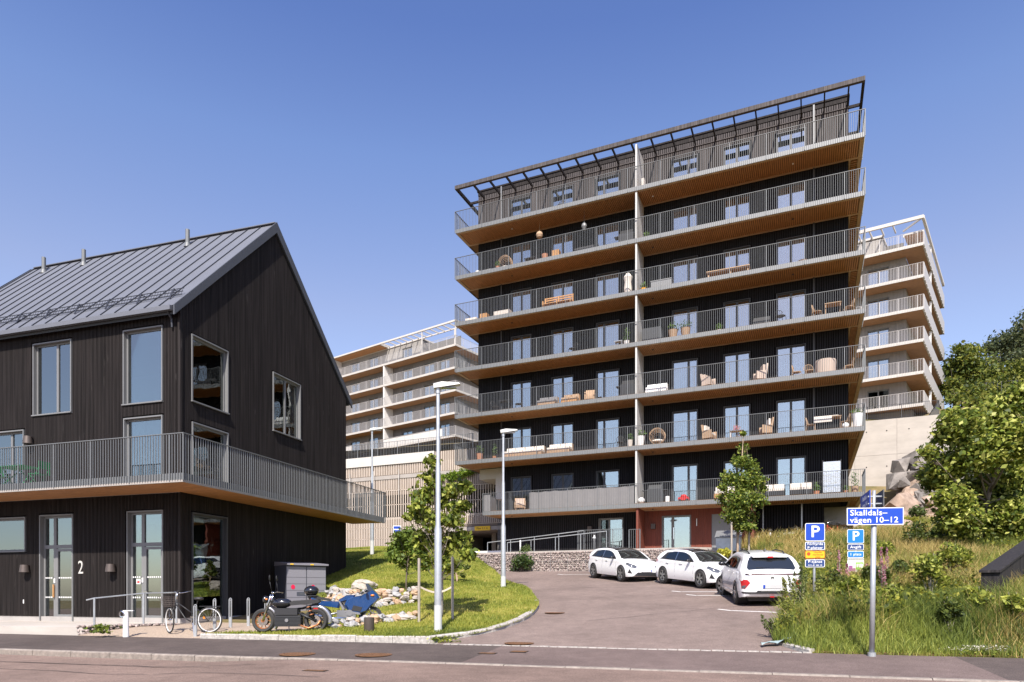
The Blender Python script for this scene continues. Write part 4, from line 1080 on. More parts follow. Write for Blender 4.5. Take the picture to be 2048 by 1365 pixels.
t = thing('boulder', 'smooth pale boulder half sunk in the dry grass below the street sign', 'boulder', (21.4,38.2,right_z(21.4,38.2)))
rockmb([(0,0,.15,1.35,.9,.62)],8).build('stone', M['rock'], t, 40)
t = thing('guard_wall', 'black board guard wall climbing the slope at the far right', 'wall', (0,0,0))
A_, B_ = Vector((10.3,15.0,0)), Vector((16.5,21.2,0)); n = 7
dv = (B_-A_).normalized(); nv = Vector((dv.y,-dv.x,0))
zt = lambda k: .50+1.55*k
for i in range(n):
    k0, k1 = i/n+.003, (i+1)/n-.003; a, b = A_+(B_-A_)*k0, A_+(B_-A_)*k1
    p = [a, b, b+nv*.34, a+nv*.34]; zz = [zt(k0), zt(k1), zt(k1), zt(k0)]
    MB().add([(q.x,q.y,z-1.15) for q, z in zip(p, zz)]+[(q.x,q.y,z-.05) for q, z in zip(p, zz)], [(0,3,2,1),(4,5,6,7),(0,1,5,4),(1,2,6,5),(2,3,7,6),(3,0,4,7)]).build('board_panel', M['guard'], t)
a, b = A_-nv*.03-dv*.03, B_-nv*.03; p = [a, b, b+nv*.40, a+nv*.40]; zz = [zt(0), zt(1), zt(1), zt(0)]
MB().add([(q.x,q.y,z-.05) for q, z in zip(p, zz)]+[(q.x,q.y,z) for q, z in zip(p, zz)], [(0,3,2,1),(4,5,6,7),(0,1,5,4),(1,2,6,5),(2,3,7,6),(3,0,4,7)]).build('cap_board', M['guard'], t)
t = thing('hill_fence', 'faint grey fence on the hill under the tall trees', 'fence', (0,0,0))
railing_mb([(50,72),(70,66)], 20.6, 22.2, .35, .05, .04, 3, .08).build('fence_panel', M['framed'], t)
# ------------------------------------------------------------------ cars
def interp(T, x):
    if x <= T[0][0]: return T[0][1]
    for (a, u), (b, v) in zip(T, T[1:]):
        if x <= b:
            t = (x-a)/(b-a); return u+(v-u)*t
    return T[-1][1]
def smoothT(T, k=6):
    P = catmull(T, k); return sorted((a, b) for a, b in P)
class Car:
    def __init__(s, top, bot, plan, belt, roofz, tumble, crown=.05, shoulder=.02, rr=.09):
        s.rr = rr
        s.top, s.bot, s.plan = smoothT(top), bot, smoothT(plan); s.belt = belt; s.roofz = roofz; s.tumble = tumble; s.crown = crown; s.sh = shoulder
    def zt(s, x): return interp(s.top, x)
    def zb(s, x): return interp(s.bot, x)
    def hw(s, x, z):
        p = interp(s.plan, x); b = interp(s.belt, x); zb = s.zb(x)
        if z <= b:
            t = clamp((z-zb)/(b-zb)); k = 1-.055*(1-t)**3-.03*math.sin(t*math.pi)*0-.028*max(0,t-.62)/.38
            k += .012*math.sin(t*math.pi*2.0)
            return p*k
        return p*(.972-s.tumble*((z-b)/(s.roofz-b))**1.15)
    def section(s, x):
        zt, zb, b = s.zt(x), s.zb(x), interp(s.belt, x); P = [(0, zb)]
        ze = zt-s.crown; r = min(s.rr, (ze-zb)*.25)
        for i in range(9): z = zb+(min(b, ze-r)-zb)*i/8; P.append((s.hw(x, z), z))
        z0 = min(b, ze-r)
        for i in range(1, 8): z = z0+(ze-r-z0)*i/7; P.append((s.hw(x, z), z))
        w = s.hw(x, ze-r)
        for i in range(1, 6):
            a = math.pi/2*i/5; P.append((w-r*(1-math.cos(a)), ze-r+r*math.sin(a)))
        w2 = w-r
        for i in range(1, 7):
            y = w2*(1-i/6); P.append((y, ze+s.crown*(1-(y/w2)**2)))
        return P
    def body(s, x0, x1, n=64):
        vs = []; fs = []; m = None
        for i in range(n+1):
            t = i/n; x = x0+(x1-x0)*(.5-.5*math.cos(math.pi*t))*.5+(x1-x0)*t*.5; P = s.section(x)
            row = [(x, y, z) for y, z in P]+[(x, -y, z) for y, z in P[-2:0:-1]]; m = len(row); vs += row
        for i in range(n):
            for j in range(m): fs.append((i*m+j, i*m+(j+1)%m, (i+1)*m+(j+1)%m, (i+1)*m+j))
        fs += [tuple(range(m)), tuple(n*m+j for j in range(m-1,-1,-1))]
        return MB().add(vs, fs)
    def topz(s, x, y):
        zt = s.zt(x); ze = zt-s.crown; w = s.hw(x, ze-s.rr)-s.rr; return ze+s.crown*(1-min(1,(y/w))**2) if abs(y) <= w else ze-s.rr+math.sqrt(max(0,s.rr**2-min(s.rr*.97,abs(y)-w)**2))
def drape(poly, fn, step):
    """fills a polygon given in 2-D and lifts it on a surface: fn(a,b) -> xyz"""
    bd = []
    for a, b in zip(poly, poly[1:]+poly[:1]):
        k = max(1, int(math.hypot(a[0]-b[0], a[1]-b[1])/step)); bd += [(a[0]+(b[0]-a[0])*i/k, a[1]+(b[1]-a[1])*i/k) for i in range(k)]
    xs = [p[0] for p in bd]; ys = [p[1] for p in bd]; pts = [Vector(p) for p in bd]; E = [(i,(i+1)%len(bd)) for i in range(len(bd))]
    x = min(xs)+step/2
    while x < max(xs):
        y = min(ys)+step/2
        while y < max(ys): pts.append(Vector((x,y))); y += step
        x += step
    v, e, f, *_ = delaunay_2d_cdt(pts, E, [], 1, 1e-5)
    return MB().add([fn(p.x, p.y) for p in v], [tuple(q) for q in f])
def cut(me, cutters):
    """boolean the wheel wells out of the body"""
    o = bpy.data.objects.new('tmp', me); COL.objects.link(o); tmp = []
    for c in cutters:
        k = bpy.data.objects.new('cut', c); COL.objects.link(k); tmp.append(k)
        m = o.modifiers.new('b', 'BOOLEAN'); m.operation = 'DIFFERENCE'; m.object = k; m.solver = 'EXACT'
    dg = bpy.context.evaluated_depsgraph_get(); r = bpy.data.meshes.new_from_object(o.evaluated_get(dg))
    for k in tmp+[o]: bpy.data.objects.remove(k)
    return r
def wheel(parent, x, y, r, w, style, steer=0.0):
    s = 1 if y > 0 else -1
    t = MB().lathe([(r*.66,-w/2),(r*.93,-w/2),(r,-w*.36),(r,w*.36),(r*.93,w/2),(r*.66,w/2)],(0,0,0),30,'y',False).build('wheel', M['tyre'], parent, 35)
    t.location = (x,y,r); t.rotation_euler = (0,0,steer)
    MB().lathe([(r*.67,-w*.3),(r*.67,w*.42),(r*.63,w*.42),(r*.60,w*.1),(.02,w*.1)] if s > 0 else [(r*.67,w*.3),(r*.67,-w*.42),(r*.63,-w*.42),(r*.60,-w*.1),(.02,-w*.1)],(0,0,0),30,'y',False).build('rim', M['rimdark'], t, 35)
    mb = MB(); n = 5; yy = s*w*.40
    for i in range(n):
        a = 2*math.pi*i/n+.3
        for d in (-.16,.16):
            p = Vector((r*.16*math.cos(a), yy*.95, r*.16*math.sin(a))); q = Vector((r*.63*math.cos(a+d), yy, r*.63*math.sin(a+d))); mb.bar(p, q, .035*(1.3 if style else 1), .03, up=(0,1,0))
    mb.lathe([(r*.17,yy-.02),(r*.17,yy+.008*s)],(0,0,0),12,'y'); mb.ring((0,yy,0),(0,1,0),r*.645,.012,30,5)
    mb.build('rim_spokes', M['alloy'], t); return t
def make_car(kind, label, loc, rz, pitch, group):
    if kind == 'hatch':
        L = 2.03; car = Car([(-2.03,.70),(-2.0,.90),(-1.9,1.04),(-1.62,1.28),(-1.35,1.375),(-.9,1.425),(-.4,1.435),(.1,1.405),(.45,1.32),(.8,1.14),(1.08,.99),(1.4,.925),(1.7,.84),(1.9,.74),(1.99,.62),(2.03,.50)],
            [(-2.03,.42),(-1.95,.26),(-1.7,.20),(1.75,.19),(1.95,.22),(2.03,.30)],
            [(-2.03,.58),(-1.97,.72),(-1.8,.83),(-1.45,.875),(-1,.88),(0,.875),(1.1,.88),(1.5,.87),(1.75,.82),(1.9,.73),(1.98,.62),(2.03,.48)],
            [(-2.03,.92),(-1.4,.96),(-.4,.92),(.8,.88),(1.2,.86),(2.03,.6)], 1.43, .26, .05, .02, .11)
        WX, WR, WW, WY_ = (-1.235,1.305), .315, .21, .775
    else:
        L = 2.17; car = Car([(-2.17,.90),(-2.15,1.0),(-2.10,1.06),(-2.0,1.12),(-1.75,1.38),(-1.58,1.50),(-1.2,1.56),(-.6,1.585),(0,1.575),(.4,1.50),(.8,1.28),(1.1,1.09),(1.4,1.02),(1.8,.94),(2.05,.82),(2.14,.68),(2.17,.55)],
            [(-2.17,.42),(-2.12,.30),(-1.8,.24),(1.8,.22),(2.1,.26),(2.17,.34)],
            [(-2.17,.60),(-2.13,.74),(-2.03,.845),(-1.75,.90),(-1,.91),(0,.90),(1.1,.91),(1.6,.89),(1.9,.83),(2.07,.72),(2.17,.52)],
            [(-2.17,1.02),(-1.4,1.06),(-.4,1.02),(.8,.98),(1.2,.96),(2.17,.7)], 1.58, .33, .05, .02, .15)
        WX, WR, WW, WY_ = (-1.33,1.33), .335, .225, .80
    t = thing('parked_car', label, 'car', loc, rz, group); t.rotation_euler = (0, pitch, rz)
    bm_ = car.body(-L, L); wells = []
    for x in WX:
        for s in (-1, 1):
            wells.append(MB().lathe([(WR+.055, -.17 if s > 0 else -.3),(WR+.055, .3 if s > 0 else .17)],(x,s*WY_,WR+.005),28,'y').mesh('well'))
    me = cut(bm_.mesh('body', M['carpaint']), wells); me.materials.clear(); me.materials.append(M['carpaint']); smooth_by(me, 32)
    body = obj('body', me, t)
    for x in WX:
        for s in (-1, 1):
            MB().lathe([(WR+.06,-.16),(WR+.06,.12)] if s > 0 else [(WR+.06,-.12),(WR+.06,.16)],(x,s*(WY_-.06),WR+.03),24,'y').build('wheel_arch_liner', M['plastic'], body)
            if kind != 'hatch':
                MB().ring((x,s*(WY_+.09),WR+.005),(0,1,0),WR+.085,.035,24,5,math.pi*.0,math.pi*2).build('arch_trim', M['carpaint'], body, True) if False else None
            wheel(t, x, s*(WY_), WR, WW, kind != 'hatch', .42 if (x > 0 and kind != 'hatch') else 0)
    MB().box(WX[0]-.5,WX[1]+.4,-.6,.6,.14,.26).build('underbody', M['plastic'], body)
    sidef = lambda s, off: (lambda x, z: (x, s*(car.hw(x, z)+off), z))
    topf = lambda off: (lambda x, y: (x, y, car.topz(x, y)+off))
    def both(poly, name, m, off, step=.12):
        for s in (-1, 1): drape(poly, sidef(s, off), step).build(name, M[m], body, 40)
    if kind == 'hatch':
        # glasshouse
        both([(-1.52,.985),(-1.42,1.02),(-1.15,1.25),(-.75,1.325),(-.1,1.335),(.28,1.27),(.80,.985),(.86,.925),(.3,.925),(-.6,.955)], 'window_surround', 'plastic', .004)
        both([(-1.12,1.02),(-.98,1.24),(-.72,1.30),(-.42,1.31),(-.42,.985)], 'side_window', 'carglass', .009)
        both([(-.35,.98),(-.35,1.31),(-.1,1.305),(.22,1.245),(.68,.965)], 'side_window', 'carglass', .009)
        both([(-.40,.95),(-.40,1.31),(-.36,1.31),(-.36,.95)], 'window_pillar', 'chrome', .012)
        drape([(-1.5,-.46),(-1.3,-.56),(-.1,-.58),(.40,-.60),(.40,.60),(-.1,.58),(-1.3,.56),(-1.5,.46)], topf(.006), .12).build('roof', M['carblack'], body, 40)
        drape([(.43,-.56),(1.04,-.70),(1.10,-.4),(1.12,0),(1.10,.4),(1.04,.70),(.43,.56)], topf(.007), .1).build('windscreen', M['carglass'], body, 40)
        drape([(-1.86,-.50),(-1.52,-.44),(-1.52,.44),(-1.86,.50)], topf(.007), .1).build('rear_window', M['carglass'], body, 40)
        # nose
        def front(y, z): 
            lo, hi = 1.0, 2.03
            for _ in range(24):
                m_ = (lo+hi)/2
                if car.zt(m_)-car.crown > z and car.hw(m_, z) > abs(y): lo = m_
                else: hi = m_
            return (lo+.012, y, z)
        for s in (-1, 1):
            drape([(s*.36,.64),(s*.62,.705),(s*.80,.80),(s*.83,.73),(s*.72,.61),(s*.54,.585)], front, .06).build('headlight', M['clear'], body, 40)
            drape([(s*.36,.672),(s*.62,.73),(s*.80,.82),(s*.80,.785),(s*.62,.70),(s*.36,.645)], lambda y, z: (front(y,z)[0]+.006,y,z), .05).build('headlight_brow', M['plastic'], body, 40)
            drape([(s*.66,.34),(s*.80,.36),(s*.76,.55)], front, .05).build('fog_vent', M['plastic'], body, 40)
        drape([(-.40,.61),(-.36,.685),(.36,.685),(.40,.61),(.30,.56),(-.30,.56)], front, .06).build('grille', M['plastic'], body, 40)
        drape([(-.58,.27),(-.44,.40),(.44,.40),(.58,.27),(.5,.245),(-.5,.245)], front, .07).build('lower_intake', M['plastic'], body, 40)
        MB().ring((front(0,.62)[0]+.012,0,.625),(1,0,.1),.042,.006,16,5).bar((front(0,.62)[0]+.014,-.05,.61),(front(0,.62)[0]+.014,.05,.64),.010).build('badge', M['chrome'], body)
        fx = front(0,.46)[0]+.012
        pl = MB().box(fx-.03,fx+.012,-.26,.26,.425,.535).build('number_plate', M['white'], body); MB().box(fx+.0125,fx+.015,.215,.258,.43,.53).build('plate_band', M['signblue'], pl)
        text('plate_lettering', 'TXH 76D', .088, M['dark'], pl, (fx+.006,-.02,.48), (math.pi/2,0,math.pi/2), ext=.001) if False else None
        for s in (-1, 1):
            MB().blob((.62,s*(car.hw(.62,.95)+.09),.985),(.07,.11,.065),3,.02,8,10).build('mirror', M['carblack'], body, True)
            MB().bar((.62,s*(car.hw(.62,.9)-.02),.93),(.62,s*(car.hw(.62,.95)+.05),.96),.05,.03).build('mirror_arm', M['plastic'], body)
            for x in (.02,-.92): MB().box(x-.09,x+.09,s*car.hw(x,.84)-.012,s*car.hw(x,.84)+.028*s if s > 0 else s*car.hw(x,.84)+.012,.825,.85).build('door_handle', M['carpaint'], body) if s > 0 else MB().box(x-.09,x+.09,s*car.hw(x,.84)-.028,s*car.hw(x,.84)+.012,.825,.85).build('door_handle', M['carpaint'], body)
            for x in (.86,-.38):
                poly = [(x-.005,.30),(x+.006,.30),(x+.006,.93),(x-.005,.93)]; drape(poly, sidef(s,.003), .2).build('door_gap', M['seamgap'], body)
            drape([(-1.86,.83),(-1.72,.86),(-1.68,.93),(-1.84,.97)], sidef(s,.006), .06).build('tail_light', M['redlens'], body)
        drape([(1.06,-.66),(1.10,-.35),(1.12,0),(1.10,.35),(1.06,.66),(1.14,.62),(1.17,0),(1.14,-.62)], topf(.010), .08).build('wiper_cowl', M['plastic'], body)
        MB().box(-1.58,-1.36,-.46,.46,1.365,1.39).build('roof_spoiler', M['carblack'], body)
    else:
        both([(-1.50,1.09),(-1.30,1.33),(-.95,1.45),(-.1,1.475),(.30,1.40),(.86,1.06),(.3,1.03),(-.6,1.05)], 'window_surround', 'plastic', .004)
        both([(-1.16,1.10),(-1.05,1.34),(-.85,1.42),(-.42,1.445),(-.42,1.075)], 'side_window', 'carglass', .009)
        both([(-.34,1.075),(-.34,1.445),(-.1,1.445),(.24,1.375),(.74,1.07)], 'side_window', 'carglass', .009)
        both([(-1.3,.42),(-.9,.36),(.9,.36),(1.2,.42),(1.2,.28),(-1.3,.28)], 'sill_trim', 'carpaint', .012)
        drape([(.46,-.58),(1.04,-.72),(1.12,0),(1.04,.72),(.46,.58)], topf(.007), .1).build('windscreen', M['carglass'], body, 40)
        drape([(-2.01,-.64),(-1.95,-.685),(-1.80,-.64),(-1.66,-.565),(-1.64,0),(-1.66,.565),(-1.80,.64),(-1.95,.685),(-2.01,.64),(-2.03,0)], topf(.008), .08).build('rear_window', M['carglass'], body, 40)
        MB().prism([(-1.62,-.54,1.47),(-1.78,-.48,1.43),(-1.83,0,1.44),(-1.78,.48,1.43),(-1.62,.54,1.47)],(0,0,.035)).build('roof_spoiler', M['carpaint'], body)
        MB().box(-1.845,-1.82,-.08,.08,1.42,1.462).build('brake_light', M['redlens'], body)
        MB().box(-1.98,-1.86,.05,.42,1.135,1.15).build('rear_wiper', M['plastic'], body)
        MB().prism([(-1.15,-.02,1.59),(-.95,-.02,1.59),(-1.12,-.02,1.66)],(0,.04,0)).build('antenna_fin', M['plastic'], body)
        for s in (-1, 1): MB().tube([(-1.35,s*.50,1.53),(-1.15,s*.51,1.575),(-.3,s*.51,1.595),(.1,s*.50,1.55)],.02,6).build('roof_rail', M['plastic'], body)
        def rear(y, z):
            lo, hi = -2.17, -1.0
            for _ in range(24):
                m_ = (lo+hi)/2
                if car.zt(m_)-car.crown > z and car.hw(m_, z) > abs(y): hi = m_
                else: lo = m_
            return (hi-.010, y, z)
        rq = lambda dx: (lambda y, z: (rear(y,z)[0]-dx, y, z))
        drape([(-.76,.985),(-.76,.945),(-.06,.94),(0,.955),(.06,.94),(.76,.945),(.76,.985),(0,.985)], rq(.002), .08).build('light_bar', M['plastic'], body, 40)
        drape([(-.74,.97),(-.06,.965),(.06,.965),(.74,.97),(.74,.953),(.06,.95),(-.06,.95),(-.74,.953)], rq(.006), .08).build('light_bar_lens', M['reddark'], body, 40)
        drape([(-.88,.39),(-.88,.44),(-.45,.44),(-.40,.485),(.40,.485),(.45,.44),(.88,.44),(.88,.39)], rq(.003), .08).build('bumper_trim', M['plastic'], body, 40)
        drape([(-.32,.455),(-.32,.475),(.32,.475),(.32,.455)], rq(.012), .08).build('bumper_grille', M['alloy'], body)
        drape([(-.5,.665),(-.5,.672),(.5,.672),(.5,.665)], rq(.003), .1).build('tailgate_gap', M['seamgap'], body)
        for s in (-1, 1):
            drape([(s*.87,.80),(s*.70,.80),(s*.62,.71),(s*.76,.53),(s*.84,.53)], rq(.004), .06).build('tail_light', M['redlens'], body, 40)
            drape([(s*.84,.62),(s*.72,.64),(s*.76,.545),(s*.83,.545)], rq(.008), .06).build('reversing_light', M['clear'], body, 40)
            MB().box(-2.19,-2.165,s*.40-.06,s*.40+.06,.30,.33).build('reflector', M['redlens'], body) if s < 0 else MB().box(-2.19,-2.16,-.06,.06,.285,.32).build('fog_light', M['redlens'], body)
            MB().blob((.72,s*(car.hw(.72,1.05)+.11),1.10),(.07,.12,.075),3,.02,8,10).build('mirror', M['carblack'], body, True)
            MB().bar((.72,s*(car.hw(.72,1.0)-.02),1.04),(.72,s*(car.hw(.72,1.05)+.06),1.07),.05,.03).build('mirror_arm', M['plastic'], body)
            for x in (.0,-.98):
                y = s*car.hw(x,.93); MB().box(x-.1,x+.1,min(y-.01*s,y+.025*s),max(y-.01*s,y+.025*s),.915,.94).build('door_handle', M['carpaint'], body)
            for x in (.92,-.38): drape([(x-.005,.42),(x+.006,.42),(x+.006,1.03),(x-.005,1.03)], sidef(s,.003), .2).build('door_gap', M['seamgap'], body)
            drape([(.25,.45),(-.72,.95),(-.70,.98),(.30,.48)], sidef(s,.010), .1).build('door_crease', M['carpaint'], body, 40)
        px_ = min(rear(0,zq)[0] for zq in (.54,.6,.66))-.008
        pl = MB().box(px_,px_+.03,-.26,.26,.545,.655).build('number_plate', M['platewhite'], body); MB().box(px_-.003,px_-.0005,.20,.258,.55,.65).build('plate_band', M['signblue'], pl)
        q_ = rear(0,.86)[0]-.006
        MB().ring((q_,0,.865),(1,0,.3),.05,.006,18,5).bar((q_,-.03,.84),(q_-.002,-.012,.89),.012).bar((q_,.03,.84),(q_-.002,.012,.89),.012).bar((q_,-.03,.862),(q_,.03,.868),.01).build('badge', M['chrome'], body)
        text('badge_lettering', 'K O N A', .05, M['alloy'], body, (q_-.003,0,.785), (math.pi/2,0,-math.pi/2), ext=.002)
    return t
def hz(x, y): return drive_z(x, y)
pit = lambda rz: math.asin(clamp(-.105*(.2953*math.cos(rz)+.9554*math.sin(rz)), -.2, .2))
def park(kind, label, cx, cy, hx_, hy_):
    rz = math.atan2(hy_, hx_); return make_car(kind, label, (cx, cy, hz(cx, cy)+.004), rz, pit(rz), 'white cars parked beside the drive')
park('hatch', 'white hatchback with black roof parked farthest up the drive by the stone baskets', 5.05, 31.3, .36, -.933)
park('hatch', 'white hatchback with black roof parked between the other two white cars', 7.45, 27.4, .35, -.937)
park('suv', 'white crossover car seen from behind with turned front wheels', 7.88, 22.05, .14, .99)

# ------------------------------------------------------------------ street lamps
def lamp(x, y, z, h, label, m='galv'):
    t = thing('street_lamp', label, 'street lamp', (x, y, z), 0, 'street lamps along the drive')
    MB().lathe([(.12,0),(.12,.02),(.108,.03)],n=16).build('base_collar', M['plastic'], t)
    MB().lathe([(.094,.0),(.092,.75),(.092,2.6),(.062,2.72),(.060,h-1.9),(.045,h-1.8),(.044,h-.02)],n=18).build('pole', M['galv'], t, 50)
    MB().lathe([(.10,.02),(.098,.72)],n=18).build('pole_sleeve', M['lamphead'], t, 50)
    hd = MB().add([(-.10,-.09,h),(-.10,.09,h),(.10,.12,h+.02),(.10,-.12,h+.02),(.55,.09,h+.10),(.55,-.09,h+.10),(-.11,-.08,h+.11),(-.11,.08,h+.11),(.1,.11,h+.15),(.1,-.11,h+.15),(.52,.07,h+.135),(.52,-.07,h+.135)],
        [(0,1,2,3),(3,2,4,5),(6,9,8,7),(9,11,10,8),(0,3,9,6),(3,5,11,9),(1,7,8,2),(2,8,10,4),(0,6,7,1),(5,4,10,11)]).build('lamp_head', M['lamphead'], t, 50)
    MB().box(.08,.45,-.07,.07,h+.015,h+.03).build('lamp_lens', M['clear'], hd)
    MB().lathe([(.058,h-.12),(.06,h+.02)],n=14).build('head_joint', M['galv'], hd, 50)
    return t
lamp(-1.83, 16.9, -1.02, 6.08, 'tall grey street lamp standing on the lawn beside the staked tree')
lamp(-.33, 25.9, -.08, 6.15, 'grey street lamp at the lawn edge in front of the black apartment building')
lamp(-7.05, 34.4, lawn_z(-7.05,34.4)-.02, 6.25, 'pale street lamp on the bank behind the corner of the black house')

# ------------------------------------------------------------------ signs
def plate(parent, name, w, h, z, m, border='white', x=0, y=-.05, r=.035, th=.012):
    def rr(w_, h_, r_):
        out = []
        for cx, cz, a0 in ((w_/2-r_,h_/2-r_,0),(-w_/2+r_,h_/2-r_,90),(-w_/2+r_,-h_/2+r_,180),(w_/2-r_,-h_/2+r_,270)):
            for i in range(4): a = math.radians(a0+30*i); out.append((cx+r_*math.cos(a), cz+r_*math.sin(a)))
        return out
    o = MB().prism([(x+u, y, z+v) for u, v in rr(w, h, r)], (0,th,0)).build(name, M[border], parent)
    MB().prism([(x+u, y-.003, z+v) for u, v in rr(w-.028, h-.028, max(.006,r-.01))], (0,.0025,0)).build('sign_face', M[m], o)
    return o
def face_cam(x, y): return math.atan2(x, -y) if False else 0
SR_ = -.05
t = thing('street_name_sign', 'blue street name sign with two lines of white lettering on a leaning grey pole', 'sign', (6.63,12.58,-1.19), -.12)
MB().tube([(0,0,0),(.035,0,2.46)],.047,14).build('pole', M['galv'], t, True)
MB().lathe([(.07,0),(.07,.1)],n=14).build('pole_collar', M['galv'], t)
s_ = plate(t, 'name_plate', .985, .315, 2.60, 'signblue', x=.03, y=-.075, r=.006)
text('sign_lettering', 'Skalldals–', .148, M['white'], s_, (-.41,-.080,2.662), bold=.0014, align='LEFT', sx=1.06)
text('sign_lettering', 'vägen 10–12', .148, M['white'], s_, (-.41,-.080,2.528), bold=.0014, align='LEFT', sx=1.06)
MB().tube([(.03,.0,2.45),(.04,.0,3.08)],.03,10).build('upper_pole', M['galv'], t, True)
for (x, nm, m) in ((-.055,'signblue','white'),(.17,'signback','white')):
    o = MB().box(x-.008,x+.008,-.05,.95,2.78,3.09).build('name_plate', M[nm], t); o.rotation_euler = (0,0,-.20 if x < 0 else -.20); o.location = (.02,0,.0)
    if nm == 'signblue':
        for zz, tx in ((3.0,'Skalldals–'),(2.87,'vägen 2–8')): text('sign_lettering', tx, .12, M['white'], o, (x-.010,.45,zz), (math.pi/2,0,-math.pi/2), bold=.0006)
MB().box(-.07,.2,-.02,.02,2.96,2.985).box(-.07,.2,-.02,.02,2.83,2.85).build('clamp', M['galv'], t)
PX, PY = 7.84, 17.7
t = thing('parking_sign', 'left parking sign post with an orange plate between blue ones', 'sign', (PX,PY,zd(PQ(PX,PY)[0])-.05), -.1, 'parking sign posts')
b0 = -(zd(PQ(PX,PY)[0])-.05)
MB().tube([(0,0,0),(-.01,0,b0+1.80)],.032,12).build('pole', M['galv'], t, True)
def zr_(y, d): return (1187-y)*d/1365+b0
p_ = plate(t, 'parking_plate', .49, .46, zr_(1065,PY), 'signblue', r=.04); text('sign_letter', 'P', .42, M['white'], p_, (0,-.055,zr_(1065,PY)), bold=.006, sx=1.05)
p_ = plate(t, 'rented_plate', .49, .21, zr_(1092.5,PY), 'signnavy'); text('sign_lettering','Förhyrda',.093,M['white'],p_,(0,-.055,zr_(1088.8,PY)),bold=.0006,sx=1.08); text('sign_lettering','P-platser',.093,M['white'],p_,(0,-.055,zr_(1096.5,PY)),bold=.0006,sx=1.08)
p_ = plate(t, 'warning_plate', .50, .20, zr_(1110,PY), 'signyellow', border='signred'); MB().lathe([(.045,0),(.045,.004)],(-.16,-.056,zr_(1108.5,PY)),14,'y').build('warning_dot', M['signred'], p_)
for k, s in enumerate(('Utanför','markerad','plats')): text('sign_lettering', s, .062, M['signred'], p_, (.07,-.055,zr_(1105.5+4.6*k,PY)), bold=.0002)
p_ = plate(t, 'service_plate', .49, .20, zr_(1127.5,PY), 'signnavy'); text('sign_lettering','P-tjänst',.098,M['white'],p_,(0,-.055,zr_(1124.3,PY)),bold=.0006,sx=1.1); text('sign_lettering','031-81 88 10',.058,M['white'],p_,(0,-.055,zr_(1131.5,PY)),bold=.0002,sx=1.05)
PX, PY = 10.55, 21.0; g = right_z(PX, PY)-.05; b0 = -g
t = thing('parking_sign', 'right parking sign post with a purple and green sticker board', 'sign', (PX,PY,g), -.1, 'parking sign posts')
MB().tube([(.02,0,0),(.0,0,b0+1.95)],.032,12).build('pole', M['galv'], t, True)
p_ = plate(t, 'parking_plate', .49, .43, zr_(1073.5,PY), 'signlight', r=.04); text('sign_letter', 'P', .40, M['white'], p_, (0,-.055,zr_(1073.5,PY)), bold=.006, sx=1.05)
p_ = plate(t, 'fee_plate', .48, .19, zr_(1095,PY), 'signnavy'); text('sign_lettering','Avgift',.12,M['white'],p_,(0,-.055,zr_(1095,PY)),bold=.0008,sx=1.1)
p_ = plate(t, 'places_plate', .48, .20, zr_(1109.5,PY), 'signlight'); text('sign_lettering','1 plats',.11,M['white'],p_,(0,-.055,zr_(1109.5,PY)),bold=.0008,sx=1.1)
plate(t, 'payment_plate', .47, .05, zr_(1118.5,PY), 'signback', r=.01)
p_ = plate(t, 'sticker_board', .48, .36, zr_(1133,PY), 'white', r=.012)
for (x0, x1, z0, z1, m) in ((-.22,-.01,-.16,-.06,'purple'),(-.22,-.01,-.06,.08,'white'),(-.20,-.09,-.06,.02,'purple'),(.0,.225,-.11,.12,'signgreen'),(.02,.09,-.03,.07,'cream'),(.11,.20,-.05,.07,'white')):
    k_ = .004 if (x1-x0) > .15 else .007
    MB().box(x0,x1,-.055-k_,-.054,zr_(1133,PY)+z0,zr_(1133,PY)+z1).build('sticker', M[m], p_)
t = thing('small_blue_sign', 'small blue and white information sign in front of the beige slats', 'sign', (-8.0,47.5,3.1), 0)
o = MB().box(-.28,.28,-.02,.02,1.1,1.6).build('board', M['white'], t); MB().box(-.24,.24,-.03,-.021,1.38,1.56).box(-.24,.24,-.03,-.021,1.14,1.30).build('print', M['signblue'], o)
MB().tube([(0,.05,-.4),(0,.05,1.6)],.03,8).build('pole', M['galv'], t)

# ------------------------------------------------------------------ parcel locker, bike posts, cylinder, bollard lamps
t = thing('parcel_locker', 'grey parcel locker with two columns of doors and round pink stickers by the house gable', 'parcel locker', (-7.62,25.3,-.97), math.radians(38))
t.scale = (.88,.9,1); LW, LD, LH = 1.72, 1.35, 2.16
bd = MB().box(-.86,.86,0,LD,0,LH-.16).build('body', M['lockerd'], t)
MB().prism([(-.88,-.14,LH-.10),(-.88,-.14,LH-.16),(-.88,LD,LH-.16),(-.88,LD,LH+.0)],(1.80,0,0)).build('canopy', M['locker'], t)
for c in (0, 1):
    x0 = -.84+c*.86; z = .04; hs = [.26,.26,.26,.26,.24,.24,.40]
    for i, hgt in enumerate(hs):
        dr = MB().box(x0,x0+.82,-.022,.0,z,z+hgt-.012).build('locker_door', M['locker'], t)
        if i == 4: MB().lathe([(.085,-.03),(.085,-.022)],(x0+.26,0,z+.12),18,'y').build('sticker', M['magenta'], dr)
        if i == 3: MB().box(x0+.42,x0+.76,-.027,-.022,z+.05,z+.2).build('screen', M['lockerd'], dr); 
        if i == 3: MB().box(x0+.5,x0+.72,-.031,-.0272,z+.09,z+.16).build('notice', M['clear'], dr)
        z += hgt
    MB().box(x0+.1,x0+.24,-.15,-.142,LH-.15,LH-.11).build('yellow_tag', M['yellow'], t)
